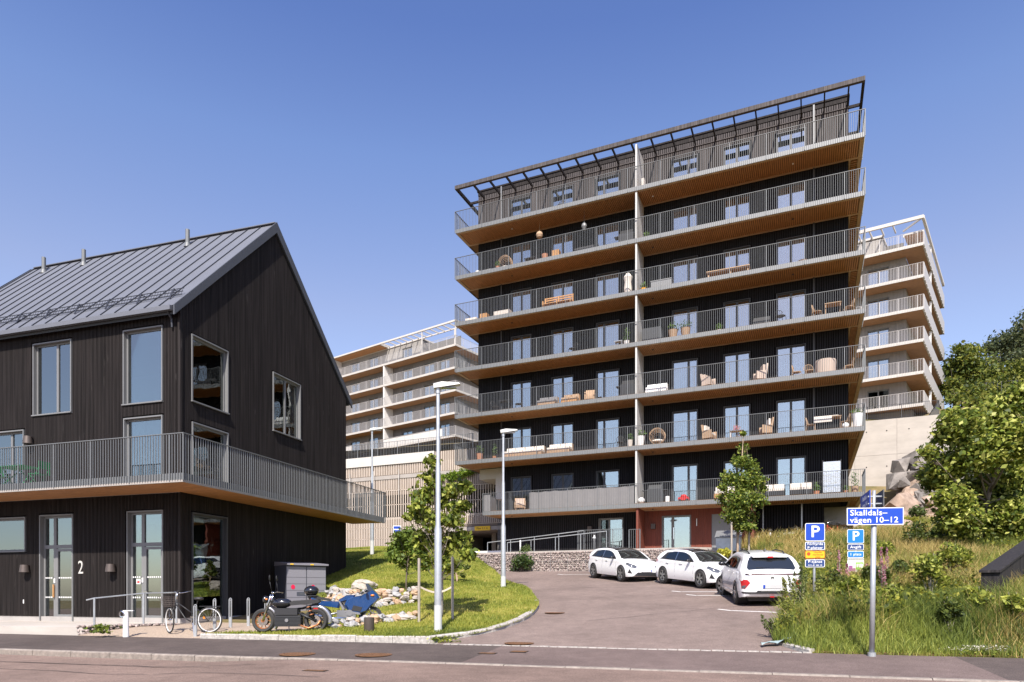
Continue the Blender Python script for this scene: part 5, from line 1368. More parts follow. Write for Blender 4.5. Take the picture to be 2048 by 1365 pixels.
for i, (x, y) in enumerate(((-8.22,17.72),(-8.1,18.6),(-7.98,19.35),(-7.78,20.15),(-7.42,20.6))):
    t = thing('bike_post', ['galvanised slotted bicycle post between the wheels of the parked bicycle','galvanised slotted bicycle post behind the rear wheel of the bicycle','galvanised slotted bicycle post just right of the bicycle','galvanised slotted bicycle post standing alone before the black gable','galvanised slotted bicycle post beside the parcel locker and motorcycle'][i], 'bicycle post', (x,y,fc_z(x,y)), 0, 'bicycle posts along the gable')
    MB().box(-.04,-.02,-.025,.025,.30,.80).box(.02,.04,-.025,.025,.30,.80).box(-.04,.04,-.024,.024,0,.30).ring((0,0,.80),(0,1,0),.03,.011,12,6,0,math.pi*2).build('post', M['galv'], t)
t = thing('grey_cylinder', 'dark grey concrete cylinder standing on the grass in front of the rocks', 'cylinder', (-3.62,17.3,lawn_z(-3.62,17.3)-.03))
MB().lathe([(.125,0),(.13,.03),(.13,.36),(.118,.37),(.118,.33),(.02,.33)],n=24).build('shell', M['lampbrown'], t, 40)
def bollard(x, y, z, h, label):
    t = thing('bollard_lamp', label, 'bollard lamp', (x,y,z), 0, 'dark bollard lamps with white cones')
    MB().lathe([(.085,0),(.085,h*.68),(.07,h*.70)],n=16).build('post', M['bollard'], t, 40)
    MB().lathe([(.10,h*.70),(.03,h*.86)],n=16).build('reflector_cone', M['white'], t, 40)
    MB().lathe([(.09,h*.90),(.09,h),(.02,h+.01)],n=16).build('cap', M['bollard'], t, 40)
    for k in range(3):
        a = k*2.1; MB().bar((.075*math.cos(a),.075*math.sin(a),h*.68),(.075*math.cos(a),.075*math.sin(a),h*.92),.012).build('cage_bar', M['bollard'], t)
q = bl(9.7,-1.3,0); bollard(q[0], q[1], G0-.03, 1.15, 'bollard lamp in front of the glazed ground floor door')
q = bl(19.05,.75,0); bollard(q[0], q[1], 2.3, 1.2, 'bollard lamp by the bicycles at the black ground floor wall')
q = gl(-1.3,-5.0,0); bollard(q[0], q[1], 2.1, 1.15, 'bollard lamp beside the garage entrance')
t = thing('white_rail_post', 'short white marker post behind the bush at the stone baskets', 'post', bl(5.9,-3.2,G0-.1))
MB().box(-.035,.035,-.02,.02,0,.75).build('post', M['white'], t)

# ------------------------------------------------------------------ bicycles and motorcycles
def bicycle(label, loc, rz, mframe='blackmetal', basket=True, steer=.5, tire='tyre', group=None, rimm='white'):
    t = thing('bicycle', label, 'bicycle', loc, rz, group); R = .335
    def whl(x, st=0):
        w = MB().ring((0,0,0),(0,1,0),R,.02,32,6).build('wheel', M[tire], t, True); w.location = (x,0,R+.02); w.rotation_euler = (0,0,st)
        MB().ring((0,0,0),(0,1,0),R-.03,.013,32,5).build('rim', M[rimm], w, True); mb = MB()
        for i in range(14): a = i*math.pi*2/14; mb.bar((.02*math.cos(a),.0,.02*math.sin(a)),((R-.03)*math.cos(a),0,(R-.03)*math.sin(a)),.004)
        mb.lathe([(.022,-.05),(.022,.05)],(0,0,0),10,'y'); mb.build('spokes', M['chrome'], w)
        MB().ring((0,0,0),(0,1,0),R+.035,.016,24,4,math.pi*.95,math.pi*1.75).build('mudguard', M[mframe], w) if False else None
        return w
    whl(-.55); fw = whl(.55, steer)
    MB().tube([(-.55,0,R),(-.08,0,.29),(-.20,0,.80)],.014,6).tube([(-.55,.05,R),(-.17,0,.70)],.010,5).tube([(-.08,0,.29),(.12,0,.40),(.38,0,.78)],.018,6).tube([(-.13,0,.50),(.36,0,.84)],.014,6).tube([(.36,0,.90),(.40,0,.70)],.02,6).build('frame', M[mframe], t, True)
    MB().tube([(.40,.05,.70),(.47,.05,.52),(.55,.055,R+.02)],.012,5).tube([(.40,-.05,.70),(.47,-.05,.52),(.55,-.055,R+.02)],.012,5).build('fork', M[mframe], t, True)
    hb = MB().tube([(.36,0,.90),(.34,0,1.08)],.014,6).tube([(.16,.30,1.12),(.34,.22,1.08),(.36,0,1.07),(.34,-.22,1.08),(.16,-.30,1.12)],.012,6).build('handlebar', M['chrome'], t, True)
    MB().tube([(.10,.31,1.13),(.2,.29,1.11)],.018,6).tube([(.10,-.31,1.13),(.2,-.29,1.11)],.018,6).build('grip', M['plastic'], hb)
    MB().blob((-.25,0,.93),(.14,.09,.045),2,.05,6,10).tube([(-.20,0,.78),(-.24,0,.92)],.013,6).build('saddle', M['leather'], t, True)
    if basket:
        b = MB(); 
        for k in range(6):
            z = .72+k*.05; e = .11+.012*k; b.tube([(.44,-e,z),(.44+2*e,-e,z),(.44+2*e,e,z),(.44,e,z),(.44,-e,z)],.005,4)
        for k in range(5):
            for s in (-1,1): b.bar((.44+k*.055,s*.11,.72),(.44+k*.085,s*.17,.97),.006)
            b.bar((.66,-.11+k*.055,.72),(.78,-.17+k*.085,.97),.006)
        b.box(.45,.66,-.11,.11,.715,.722); b.build('basket', M['lampbrown'], t)
    MB().tube([(-.30,.06,.72),(-.82,.06,.72)],.008,4).tube([(-.30,-.06,.72),(-.82,-.06,.72)],.008,4).tube([(-.80,.06,.72),(-.55,.06,R)],.007,4).tube([(-.80,-.06,.72),(-.55,-.06,R)],.007,4).build('luggage_rack', M['blackmetal'], t)
    MB().lathe([(.08,-.012),(.08,.012)],(-.08,-.05,.29),14,'y').tube([(-.08,-.06,.29),(-.02,-.09,.14)],.012,5).tube([(-.08,.06,.29),(-.14,.09,.44)],.012,5).box(-.07,.03,-.14,-.08,.13,.15).box(-.19,-.09,.08,.14,.43,.45).build('crankset', M['chrome'], t)
    MB().bar((-.08,-.05,.33),(-.55,-.05,R+.05),.012).bar((-.08,-.05,.25),(-.55,-.05,R-.02),.012).build('chain', M['blackmetal'], t)
    MB().lathe([(.035,-.008),(.035,.008)],(-.42,.03,.42),10,'y').build('wheel_reflector', M['amber'], t)
    MB().tube([(-.12,.05,.28),(-.20,.16,.0)],.01,5).build('kickstand', M['chrome'], t)
    return t
x, y = -8.62, 18.25; bicycle('black step through bicycle with a front basket parked at the slotted posts', (x,y,fc_z(x,y)-.01), math.pi-.06, steer=-.75)
q = bl(20.1,.6,2.42); bicycle('dark sport bicycle leaning by the white cabinet at the black ground floor', q, BR+.2, basket=False, steer=.1, rimm='alloy', group=None)
q = bl(22.2,.4,2.7); bicycle('red bicycle at the end of the black ground floor wall', q, BR+2.6, mframe='redp', basket=False, steer=.4, rimm='alloy')
t = thing('white_cabinet', 'low white cabinet behind the dark sport bicycle', 'cabinet', bl(20.2,1.2,2.35), BR); MB().box(-.55,.55,-.15,.3,0,.95).build('box', M['white'], t); MB().box(-.57,.57,-.17,.32,.95,.99).build('lid', M['galv'], t)
t = thing('hoop_stand', 'thin galvanised hoop stand by the dark ground floor wall', 'bicycle stand', bl(18.45,-.3,2.2), BR); MB().tube([(-.1,0,0),(-.1,0,.78),(-.07,0,.86),(.07,0,.86),(.1,0,.78),(.1,0,0)],.025,8).build('hoop', M['galv'], t, True)

def mcwheel(t, x, R, w, rim, steer=0):
    a = MB().lathe([(R*.70,-w/2*.8),(R*.88,-w/2),(R,-w*.2),(R,w*.2),(R*.88,w/2),(R*.70,w/2*.8)],(0,0,0),32,'y',False).build('wheel', M['tyre'], t, 40); a.location = (x,0,R); a.rotation_euler = (0,0,steer)
    b = MB().ring((0,0,0),(0,1,0),R*.69,.02,28,6).lathe([(.05,-w*.5),(.05,w*.5)],(0,0,0),12,'y')
    for i in range(10):
        q = i*math.pi/5; b.bar((.05*math.cos(q),0,.05*math.sin(q)),(R*.68*math.cos(q),0,R*.68*math.sin(q)),.018)
    b.build('rim', M[rim], a); MB().lathe([(.13,-w*.42),(.13,-w*.38)],(0,0,0),20,'y').lathe([(.13,w*.38),(.13,w*.42)],(0,0,0),20,'y').build('brake_disc', M['chrome'], a)
    return a
t = thing('motorcycle', 'black retro electric motorcycle with round lamp parked on the gravel', 'motorcycle', (-5.72,17.62,fc_z(-5.72,17.62)-.0), math.pi+.03)
K = 1.0
mcwheel(t,.68,.31,.13,'copper',-.12); mcwheel(t,-.66,.31,.16,'rimdark')
MB().tube([(.68,.09,.31),(.52,.09,.80),(.47,.09,.98)],.022,8).tube([(.68,-.09,.31),(.52,-.09,.80),(.47,-.09,.98)],.022,8).build('fork', M['chrome'], t, True)
MB().ring((.68,0,.31),(0,1,0),.35,.05,20,6,math.pi*1.05,math.pi*1.62).build('front_mudguard', M['alloy'], t, True)
MB().ring((-.66,0,.31),(0,1,0),.36,.06,20,6,math.pi*1.2,math.pi*1.85).build('rear_mudguard', M['alloy'], t, True)
MB().box(-.30,.36,-.14,.14,.16,.45).box(-.22,.36,-.16,.16,.46,.63).build('battery_case', M['plastic'], t)
mb = MB()
for i in range(7): mb.box(-.29,.35,-.152,.152,.19+i*.035,.20+i*.035)
mb.lathe([(.05,-.165),(.05,-.15)],(.05,0,.32),16,'y').lathe([(.05,.15),(.05,.165)],(.05,0,.32),16,'y'); mb.build('case_fins', M['bollard'], t)
MB().lathe([(.045,-.172),(.045,-.165)],(.05,0,.32),16,'y').lathe([(.045,.165),(.045,.172)],(.05,0,.32),16,'y').build('case_cap', M['alloy'], t)
MB().blob((.22,0,.76),(.27,.16,.13),4,.01,12,18).build('tank', M['carblack'], t, True)
MB().prism([(-.05,-.12,.70),(-.72,-.11,.76),(-.78,-.1,.80),(-.74,-.1,.86),(-.4,-.12,.84),(-.1,-.12,.82),(.0,-.12,.77)],(0,.24,0)).build('seat', M['leather'], t, 30)
MB().tube([(.44,0,.9),(.2,0,.62),(-.3,0,.62),(-.72,0,.74)],.03,8).tube([(-.25,.1,.5),(-.66,.1,.31)],.03,8).tube([(-.25,-.1,.5),(-.66,-.1,.31)],.03,8).tube([(-.45,.12,.70),(-.62,.12,.36)],.03,8).tube([(-.45,-.12,.70),(-.62,-.12,.36)],.03,8).build('frame', M['blackmetal'], t, True)
MB().ring((-.5,.14,.66),(.35,0,1),.045,.012,10,5).ring((-.54,.14,.56),(.35,0,1),.045,.012,10,5).ring((-.58,.14,.47),(.35,0,1),.045,.012,10,5).ring((-.5,-.14,.66),(.35,0,1),.045,.012,10,5).ring((-.54,-.14,.56),(.35,0,1),.045,.012,10,5).build('shock_springs', M['copper'], t)
MB().tube([(-.25,.12,.2),(-.5,.12,.12),(-.72,.12,.2),(-.80,.12,.32)],.025,8).build('exhaust_guard', M['copper'], t, True)
MB().tube([(.30,.38,1.03),(.42,.20,1.05),(.46,0,1.0),(.42,-.20,1.05),(.30,-.38,1.03)],.014,8).build('handlebar', M['chrome'], t, True)
hl_ = MB().lathe([(.10,.0),(.105,.03),(.07,.12),(.02,.15)],(0,0,0),18,'x').build('headlight', M['carblack'], t, 40); hl_.rotation_euler = (0,0,math.pi); hl_.location = (.66,0,.85)
MB().lathe([(.095,.0),(.06,.03)],(.655,0,.85),18,'x').build('headlight_lens', M['clear'], t, 40)
for s in (-1,1):
    MB().tube([(.40,s*.24,1.05),(.44,s*.28,1.32)],.007,5).blob((.44,s*.28,1.40),(.015,.05,.085),2,.02,6,8).build('mirror', M['blackmetal'], t, True)
    MB().blob((.56,s*.16,.86),(.035,.025,.025),2,.02,5,8).build('indicator', M['amber'], t, True)
MB().tube([(.0,.14,.2),(-.05,.26,.0)],.014,6).build('side_stand', M['blackmetal'], t)
MB().box(-.72,-.60,-.05,.05,.60,.66).build('tail_light', M['redlens'], t)

t = thing('motorcycle', 'blue touring motorcycle with a fairing and black top box parked by the rocks', 'motorcycle', (-4.6,18.95,fc_z(-4.6,18.95)+.07), .12)
mcwheel(t,.76,.31,.13,'alloy'); mcwheel(t,-.72,.31,.17,'alloy')
def hull(P, w, name, m, sm=30):
    """a fairing: side outline swelling towards the middle"""
    n = len(P); cx = sum(p[0] for p in P)/n; cz = sum(p[1] for p in P)/n; vs = []
    for k, y in ((.88,-w),(1.0,-w*.72),(1.02,0),(1.0,w*.72),(.88,w)): vs += [(cx+(x-cx)*k, y, cz+(z-cz)*k) for x, z in P]
    fs = [tuple(range(n)), tuple(range(5*n-1,4*n-1,-1))]
    for r_ in range(4):
        for i in range(n): fs.append((r_*n+i, r_*n+(i+1)%n, (r_+1)*n+(i+1)%n, (r_+1)*n+i))
    return MB().add(vs, fs).build(name, M[m], t, sm)
t.scale = (.92,.92,.86)
hull([(.93,.80),(1.0,.90),(.92,1.04),(.78,1.14),(.66,1.08),(.46,.97),(.20,.93),(.05,.86),(-.04,.66),(.10,.44),(.40,.37),(.62,.46),(.74,.62)], .25, 'fairing', 'blue', 20)
MB().prism([(.95,-.17,.94),(.995,-.15,.90),(.90,-.16,1.05),(.86,-.16,1.04)],(0,.32,0)).build('headlight', M['clear'], t)
MB().prism([(.18,-.262,.50),(.44,-.262,.46),(.50,-.262,.60),(.24,-.262,.66)],(0,.524,0)).build('side_vent', M['plastic'], t)
MB().prism([(-.02,-.255,.46),(.10,-.255,.40),(.45,-.255,.36),(.42,-.255,.42),(.14,-.255,.48)],(0,.51,0)).build('belly_pan', M['alloy'], t)
hull([(.16,.86),(.30,1.0),(.02,.98),(-.22,.84),(-.2,.76)], .16, 'tank', 'blue')
hull([(-.12,.78),(-.70,.80),(-1.0,.92),(-1.02,.86),(-.78,.66),(-.2,.56)], .20, 'tail_fairing', 'blue')
MB().prism([(.02,-.13,.86),(-.2,-.14,.77),(-.42,-.14,.78),(-.52,-.14,.88),(-.95,-.12,.95),(-.95,-.12,.88),(-.5,-.14,.80),(-.3,-.14,.70),(0,-.13,.74)],(0,.27,0)).build('seat', M['leather'], t, 30)
MB().prism([(.66,-.18,1.10),(.90,-.15,1.06),(.66,-.14,1.36),(.58,-.15,1.36)],(0,.33,0)).build('windscreen', M['carglass'], t)
MB().blob((-1.02,0,1.12),(.22,.24,.17),5,.01,12,18).build('top_box', M['carblack'], t, True)
MB().tube([(-.75,0,.9),(-1.1,0,.97)],.03,6).box(-1.2,-.86,-.18,.18,.95,.98).build('rack', M['blackmetal'], t)
MB().box(-.25,.30,-.24,.24,.26,.50).lathe([(.10,-.27),(.10,.27)],(.12,0,.42),16,'y').build('engine', M['alloy'], t)
MB().tube([(.1,-.2,.25),(-.35,-.22,.24),(-.95,-.22,.36)],.05,10).build('exhaust', M['chrome'], t, True)
MB().tube([(.76,.1,.31),(.62,.1,.8)],.03,8).tube([(.76,-.1,.31),(.62,-.1,.8)],.03,8).build('fork', M['chrome'], t, True)
MB().ring((.76,0,.31),(0,1,0),.34,.05,20,6,math.pi*1.1,math.pi*1.75).build('front_mudguard', M['blue'], t, True)
MB().tube([(-.1,.1,.45),(-.72,.1,.31)],.035,8).tube([(-.1,-.1,.45),(-.72,-.1,.31)],.035,8).build('swing_arm', M['alloy'], t, True)
for s in (-1,1):
    MB().blob((.62,s*.40,1.12),(.05,.09,.05),2,.02,6,8).tube([(.62,s*.2,1.08),(.62,s*.36,1.12)],.012,5).build('mirror', M['carblack'], t, True)
    MB().blob((.80,s*.27,.98),(.06,.02,.03),2,.02,6,8).build('indicator', M['amber'], t, True)
    MB().prism([(-.02,s*.21,.55),(-.16,s*.21,.80),(-.20,s*.21,.80),(-.08,s*.21,.5)],(0,.03*s,0)).build('frame_plate', M['alloy'], t)
MB().tube([(.42,.36,1.02),(.50,.15,1.08),(.50,-.15,1.08),(.42,-.36,1.02)],.014,6).build('handlebar', M['blackmetal'], t, True)
MB().tube([(-.1,.14,.2),(-.15,.3,-.03)],.014,6).build('side_stand', M['blackmetal'], t)
MB().box(-1.04,-1.0,-.1,.1,.82,.88).build('tail_light', M['redlens'], t)

# ------------------------------------------------------------------ rubble walls, loose stones
def rubble(label, path, rows, seed, sz):
    t = thing('rubble_wall', label, 'stone wall', (0,0,0)); rd = random.Random(seed); n = 0
    for (a, b) in zip(path, path[1:]):
        L = math.hypot(b[0]-a[0], b[1]-a[1]); k = max(1, int(L/(sz*.80)))
        for i in range(k):
            for j in range(rows):
                u = (i+.5+rd.uniform(-.25,.25)+.4*(j%2))/k; x = a[0]+(b[0]-a[0])*u+rd.uniform(-.05,.05)-.10*j*0; y = a[1]+(b[1]-a[1])*u+rd.uniform(-.06,.06)+.12*j
                s = sz*rd.uniform(.5,.85); zz = gz(x, a[1]+(b[1]-a[1])*u-.1)+s*.30+j*sz*.56
                o = MB().blob((0,0,0),(s*rd.uniform(.8,1.25),s*rd.uniform(.6,.9),s*rd.uniform(.45,.75)),rd.randrange(9999),.24,5,7).build('stone', M[rd.choice(['stone','stoneg','stoneo','stoneg'])], t)
                o.location = (x,y,zz); o.rotation_euler = (rd.uniform(-.4,.4),rd.uniform(-.4,.4),rd.uniform(0,6))
    return t
def gz(x, y):
    p, q = PQ(x, y); return fc_z(x, y) if q < -10.3 and y < 20.5 else lawn_z(x, y)
rubble('low heap of jagged rusty and grey stones in front of the motorcycles', [(-4.75,17.75),(-4.1,18.05),(-3.55,18.8),(-2.75,19.3)], 2, 5, .21)
rubble('upper rubble wall of pale stones holding the lawn behind the blue motorcycle', [(-6.4,23.6),(-5.3,22.2),(-4.4,21.8),(-3.2,22.4)], 4, 9, .25)
t = thing('boulder', 'small tan boulder lying alone on the lawn bank', 'boulder', (-5.7,26.2,lawn_z(-5.7,26.2))); rockmb([(0,0,.12,.46,.35,.26)],2).build('stone', M['stone'], t)
t = thing('boulder', 'flat slab of pale rock beside the tree stake', 'boulder', (-3.15,19.2,lawn_z(-3.15,19.2))); rockmb([(0,0,.05,.45,.22,.11)],6).build('stone', M['stone'], t)
t = thing('plastic_sheet', 'pale blue crumpled sheet lying at the edge of the weeds', 'sheet', (5.35,13.95,zd(PQ(5.35,13.95)[0])+.01), .3)
V = []; F = []
for i in range(9):
    for j in range(5): V.append((-.36+.09*i+.03*j, -.1+.055*j+.02*math.sin(i), .02+.05*abs(math.sin(i*.8+j*.6))+.10*(i/8)**2))
for i in range(8):
    for j in range(4): F.append((i*5+j,i*5+j+1,(i+1)*5+j+1,(i+1)*5+j))
MB().add(V,F).build('sheet', M['tarp'], t, True)
q = bl(17.2,-2.3,0); t = thing('sand_bin', 'pale grit bin with a sloping lid behind the staked tree', 'grit bin', (q[0],q[1],2.15), BR)
MB().prism([(-.6,-.35,0),(-.6,.35,0),(-.6,.35,1.05),(-.6,-.35,.7)],(1.2,0,0)).build('bin', M['galv'], t); MB().prism([(-.66,-.4,.70),(-.66,.38,1.09),(-.66,.38,1.13),(-.66,-.4,.74)],(1.32,0,0)).build('lid', M['edge'], t)

# ------------------------------------------------------------------ what stands on the black building's balconies
def fl(f): return SLAB[f-1]+.265
def place(name, label, cat, u, f, v=.75, rz=0, group=None): return thing(name, label, cat, bl(u,v,fl(f)), BR+rz, group)
def pot(u, f, label, r=.2, h=.36, m='terracotta', plant=True, v=.5, ph=.4):
    t = place('potted_plant' if plant else 'pot', label, 'plant pot', u, f, v)
    MB().lathe([(r*.72,0),(r,h),(r*1.05,h),(r*.9,h-.02)],n=14).build('pot', M[m], t, 40)
    if plant: t2 = leafball([(0,0,h+ph*.4)], (r*1.3,r*1.3,ph*.6), 90, .10, [(.07,.14,.03),(.13,.22,.05)]); obj('foliage', np_mesh('foliage', *t2[:2], M['leaf'], t2[2]), t)
    return t
def leafball(cs, rad, n, size, pal, seed=None, up=.2):
    r = np.random.default_rng(seed if seed is not None else random.randrange(10**6)); V = []; K = len(cs); m = n*K
    c = np.repeat(np.array(cs, float), n, 0); d = r.normal(size=(m,3)); d /= np.linalg.norm(d,axis=1)[:,None]; d *= (r.random(m)**.45)[:,None]
    return leaf_quads(c+d*np.array(rad), size, pal, r, up)
def leaf_quads(P, size, pal, r, up=.2, asp=.62, out=None):
    m = len(P); nrm = r.normal(size=(m,3)); nrm[:,2] += up*2
    if out is not None: nrm += out
    nrm /= np.linalg.norm(nrm,axis=1)[:,None]
    a = np.cross(nrm, r.normal(size=(m,3))); a /= np.linalg.norm(a,axis=1)[:,None]+1e-9; b = np.cross(nrm, a)
    s = size*(.65+.7*r.random(m))[:,None]
    v = np.stack([P-a*s*.5, P+b*s*asp*.5+nrm*s*.08, P+a*s*.55, P-b*s*asp*.5+nrm*s*.08],1).reshape(-1,3)
    f = np.arange(4*m).reshape(m,4); pal = np.array(pal); t = r.random(m); i = np.minimum((t*(len(pal)-1)).astype(int), len(pal)-2) if len(pal) > 1 else np.zeros(m,int)
    w = (t*(len(pal)-1)-i)[:,None]; c = pal[i]*(1-w)+pal[np.minimum(i+1,len(pal)-1)]*w; c = c*(.8+.4*r.random(m))[:,None]
    return v, f, np.repeat(c,4,0)
def chair(u, f, label, m='wicker', cm='cushion', rz=0, v=.8, w=.55, group=None, high=.85, name='armchair'):
    t = place(name, label, 'chair', u, f, v, rz, group)
    MB().box(-w/2,w/2,-.25,.28,.18,.36).build('seat', M[m], t); MB().prism([(-w/2,.2,.36),(-w/2,.30,.36),(-w/2,.38,high),(-w/2,.30,high)],(w,0,0)).build('backrest', M[m], t)
    for s in (-1,1): MB().box(s*w/2-.04,s*w/2+.04,-.25,.28,.16,.60).build('armrest', M[m], t); MB().box(s*(w/2-.05)-.02,s*(w/2-.05)+.02,-.22,-.18,0,.18).box(s*(w/2-.05)-.02,s*(w/2-.05)+.02,.22,.26,0,.18).build('leg', M[m], t)
    if cm: MB().box(-w/2+.05,w/2-.05,-.23,.2,.365,.47).box(-w/2+.06,w/2-.06,.12,.22,.47,high-.05).build('cushion', M[cm], t)
    return t
def wire_chair(u, f, label, m='blackmetal', rz=0, v=.8, group=None):
    t = place('garden_chair', label, 'chair', u, f, v, rz, group)
    MB().lathe([(.22,.42),(.22,.45)],n=14).build('seat', M[m], t)
    b = MB().ring((0,.2,.62),(0,1,-.2),.24,.014,16,5)
    for k in (-.14,-.05,.05,.14): b.bar((k,.2,.42),(k,.24,.84),.014)
    b.build('backrest', M[m], t)
    for a, c in ((-.18,-.18),(.18,-.18),(-.18,.2),(.18,.2)): MB().bar((a,c,.43),(a*1.15,c*1.15,0),.018).build('leg', M[m], t)
    return t
def table(u, f, label, m='blackmetal', w=.8, d=.6, h=.72, v=.8, rz=0, cloth=None):
    t = place('balcony_table', label, 'table', u, f, v, rz); MB().box(-w/2,w/2,-d/2,d/2,h-.03,h).build('table_top', M[m], t)
    for a in (-1,1):
        for c in (-1,1): MB().bar((a*(w/2-.05),c*(d/2-.05),0),(a*(w/2-.05),c*(d/2-.05),h-.03),.035).build('leg', M[m], t)
    return t
def sofa(u, f, label, w=1.5, m='wicker', cm='cushion', v=1.0, rz=0):
    t = place('garden_sofa', label, 'sofa', u, f, v, rz)
    MB().box(-w/2,w/2,-.35,.38,.08,.32).build('base', M[m], t); MB().box(-w/2,w/2,.28,.40,.32,.72).build('backrest', M[m], t)
    n = max(1, round(w/.65))
    for i in range(n): a = -w/2+i*w/n+.02; MB().box(a,a+w/n-.04,-.35,.26,.325,.46).build('cushion', M[cm], t); MB().box(a,a+w/n-.04,.14,.275,.465,.74).build('cushion', M[cm], t)
    return t
def grill(u, f, label, m='blackmetal', v=1.2):
    t = place('covered_grill', label, 'grill', u, f, v); MB().prism([(-.45,-.28,0.05),(.45,-.28,0.05),(.48,.28,.05),(-.48,.28,.05)],(0,0,.85)).build('cabinet', M[m], t); MB().prism([(-.38,-.28,.90),(-.38,.28,.90),(-.38,.24,1.12),(-.38,-.1,1.16)],(.76,0,0)).build('lid', M[m], t)
    MB().box(-.75,-.46,-.2,.2,.82,.86).box(.48,.75,-.2,.2,.82,.86).build('side_shelf', M[m], t); return t
def pumpkin_chair(u, f, label, v=.9, rz=0):
    t = place('wicker_egg_chair', label, 'chair', u, f, v, rz); b = MB()
    for k in range(7): b.ring((0,-.05+k*.08,.62),(0,1,.15),.46-.0*k-.05*max(0,k-3),.014,20,5)
    for k in range(9): a = math.pi*k/8; b.tube([(.46*math.cos(a),-.05,.62+.46*math.sin(a)),(.40*math.cos(a),.3,.60+.40*math.sin(a)),(.18*math.cos(a),.48,.6+.18*math.sin(a))],.012,5)
    b.build('basket_frame', M['wicker'], t); MB().blob((0,.12,.36),(.36,.26,.1),2,.04,6,12).build('cushion', M['cushion'], t, True); MB().ring((0,.1,.05),(0,0,1),.34,.03,18,6).tube([(0,.1,.05),(0,.2,.25)],.04,6).build('foot', M['wicker'], t); return t
# row 6
pot(.55,6,'terracotta pot at the left end of the second balcony from the top',.16,.34,plant=False,v=.9); pot(.95,6,'second terracotta pot near the left end of the second balcony from the top',.16,.30,plant=False,v=1.1)
pumpkin_chair(3.1,6,'round wicker chair on the second balcony from the top'); pot(2.85,6,'green plant in a small pot before the round wicker chair',.14,.2,v=.35)
t = place('white_crate','row of low white boxes beside the round wicker chair','boxes',1.9,6,.4); MB().box(-.35,.5,-.1,.1,0,.14).blob((-.5,0,.12),.14,2,.05).build('box', M['white'], t)
pot(6.0,6,'orange terracotta pot in the middle of the left half second balcony from the top',.2,.42,plant=False); t = place('wooden_box','brown wooden box beside the orange pot','box',6.75,6,.5); MB().box(-.22,.22,-.18,.18,0,.48).build('box', M['wood'], t)
table(5.0,6,'dark low table left of the orange terracotta pot',h=.45); MB(); sofa(8.4,6,'dark lounge seat on the second balcony from the top',1.1,'blackmetal','leather')
t = place('hanging_lantern','wicker lantern hanging over the second balcony from the top','lantern',5.6,6,.6); MB().lathe([(.03,2.0),(.17,1.9),(.22,1.75),(.17,1.6),(.05,1.52)],n=14).tube([(0,0,2.0),(0,0,2.68)],.008,4).build('shade', M['wicker'], t)
t = place('hanging_lantern','grey lantern hanging near the dark lounge seat','lantern',8.5,6,.6); MB().lathe([(.03,1.9),(.14,1.8),(.17,1.65),(.08,1.45)],n=14).tube([(0,0,1.9),(0,0,2.68)],.008,4).build('shade', M['edge'], t)
grill(11.0,6,'covered black grill beside the partition second balcony from the top'); pot(12.3,6,'small green pot right of the partition second balcony from the top',.16,.16)
# row 5
t = place('planter_box','striped pale planter box at the left end of the third balcony from the top','planter',.75,5,.9); MB().box(-.4,.4,-.18,.18,0,.42).build('box', M['cushion'], t)
t = place('wooden_box','orange wooden crate near the left end of the third balcony from the top','box',1.75,5,.7); MB().box(-.25,.25,-.2,.2,0,.48).build('box', M['wood'], t)
t = place('planter_box','long pale planter box right of the orange crate','planter',3.1,5,.6); MB().box(-.55,.55,-.2,.2,0,.40).build('box', M['cushion'], t)
t = place('garden_bench','orange wooden bench and table set on the third balcony from the top','bench',6.7,5,1.0)
for z in (.45,.75,.88): MB().box(-.95,.95,.1,.16,z,z+.07).build('slat', M['wood'], t)
MB().box(-.95,.95,-.35,.1,.42,.46).build('seat', M['wood'], t)
for a in (-.9,.9,0): MB().box(a-.04,a+.04,.08,.16,0,.95).box(a-.04,a+.04,-.35,-.28,0,.62).build('leg', M['wood'], t)
t = place('covered_umbrella','pale wrapped object leaning at the partition on the third balcony from the top','cover',11.15,5,.8); MB().lathe([(.22,0),(.24,.5),(.2,.9),(.28,1.15),(.1,1.4)],n=12).build('cover', M['cushion'], t, 50)
pot(12.15,5,'yellow pot with green plant right of the partition third balcony from the top',.17,.22,'signyellow')
t = place('storage_box','grey storage box right of the partition third balcony from the top','box',13.1,5,1.1); MB().box(-.6,.6,-.3,.3,0,.65).build('box', M['edge'], t); MB().box(-.62,.62,-.32,.32,.65,.70).build('lid', M['edge'], t)
t = place('garden_bench','long brown bench on the right half third balcony from the top','bench',17.0,5,.8)
for z in (.42,.5): MB().box(-1.3,1.0,-.25,.25,z,z+.05).build('seat', M['wicker'], t)
for a in (-1.2,0,.9): MB().box(a-.04,a+.04,-.2,.2,0,.42).build('leg', M['wicker'], t)
pot(20.7,5,'tan round cushion shape on the right half third balcony from the top',.25,.16,'beigefab',False)
# row 4
t = place('storage_box','black covered chest right of the partition on the fourth balcony','box',12.6,4,1.0); MB().prism([(-.6,-.3,0),(.6,-.3,0),(.5,-.3,.95),(-.6,-.3,.95)],(0,.6,0)).build('box', M['bollard'], t)
pot(13.85,4,'left wooden tub of herbs on the fourth balcony',.28,.52,'wicker',ph=.5); pot(14.55,4,'right wooden tub of herbs on the fourth balcony',.28,.52,'wicker',ph=.5)
pot(16.4,4,'white flowering pot on the floor of the fourth balcony',.16,.14,'white')
pot(11.15,4,'tall leafy plant left of the partition on the fourth balcony',.18,.3,'white',ph=.8,v=.5); table(10.6,4,'small grey shelf left of the partition on the fourth balcony','galv',.5,.35,.45)
wire_chair(19.6,4,'black wire armchair on the fourth balcony',rz=.5,v=.6); sofa(18.6,4,'dark low seat beside the black wire armchair',.9,'blackmetal','leather'); wire_chair(7.7,4,'dark wire chair on the left half of the fourth balcony',rz=-.6)
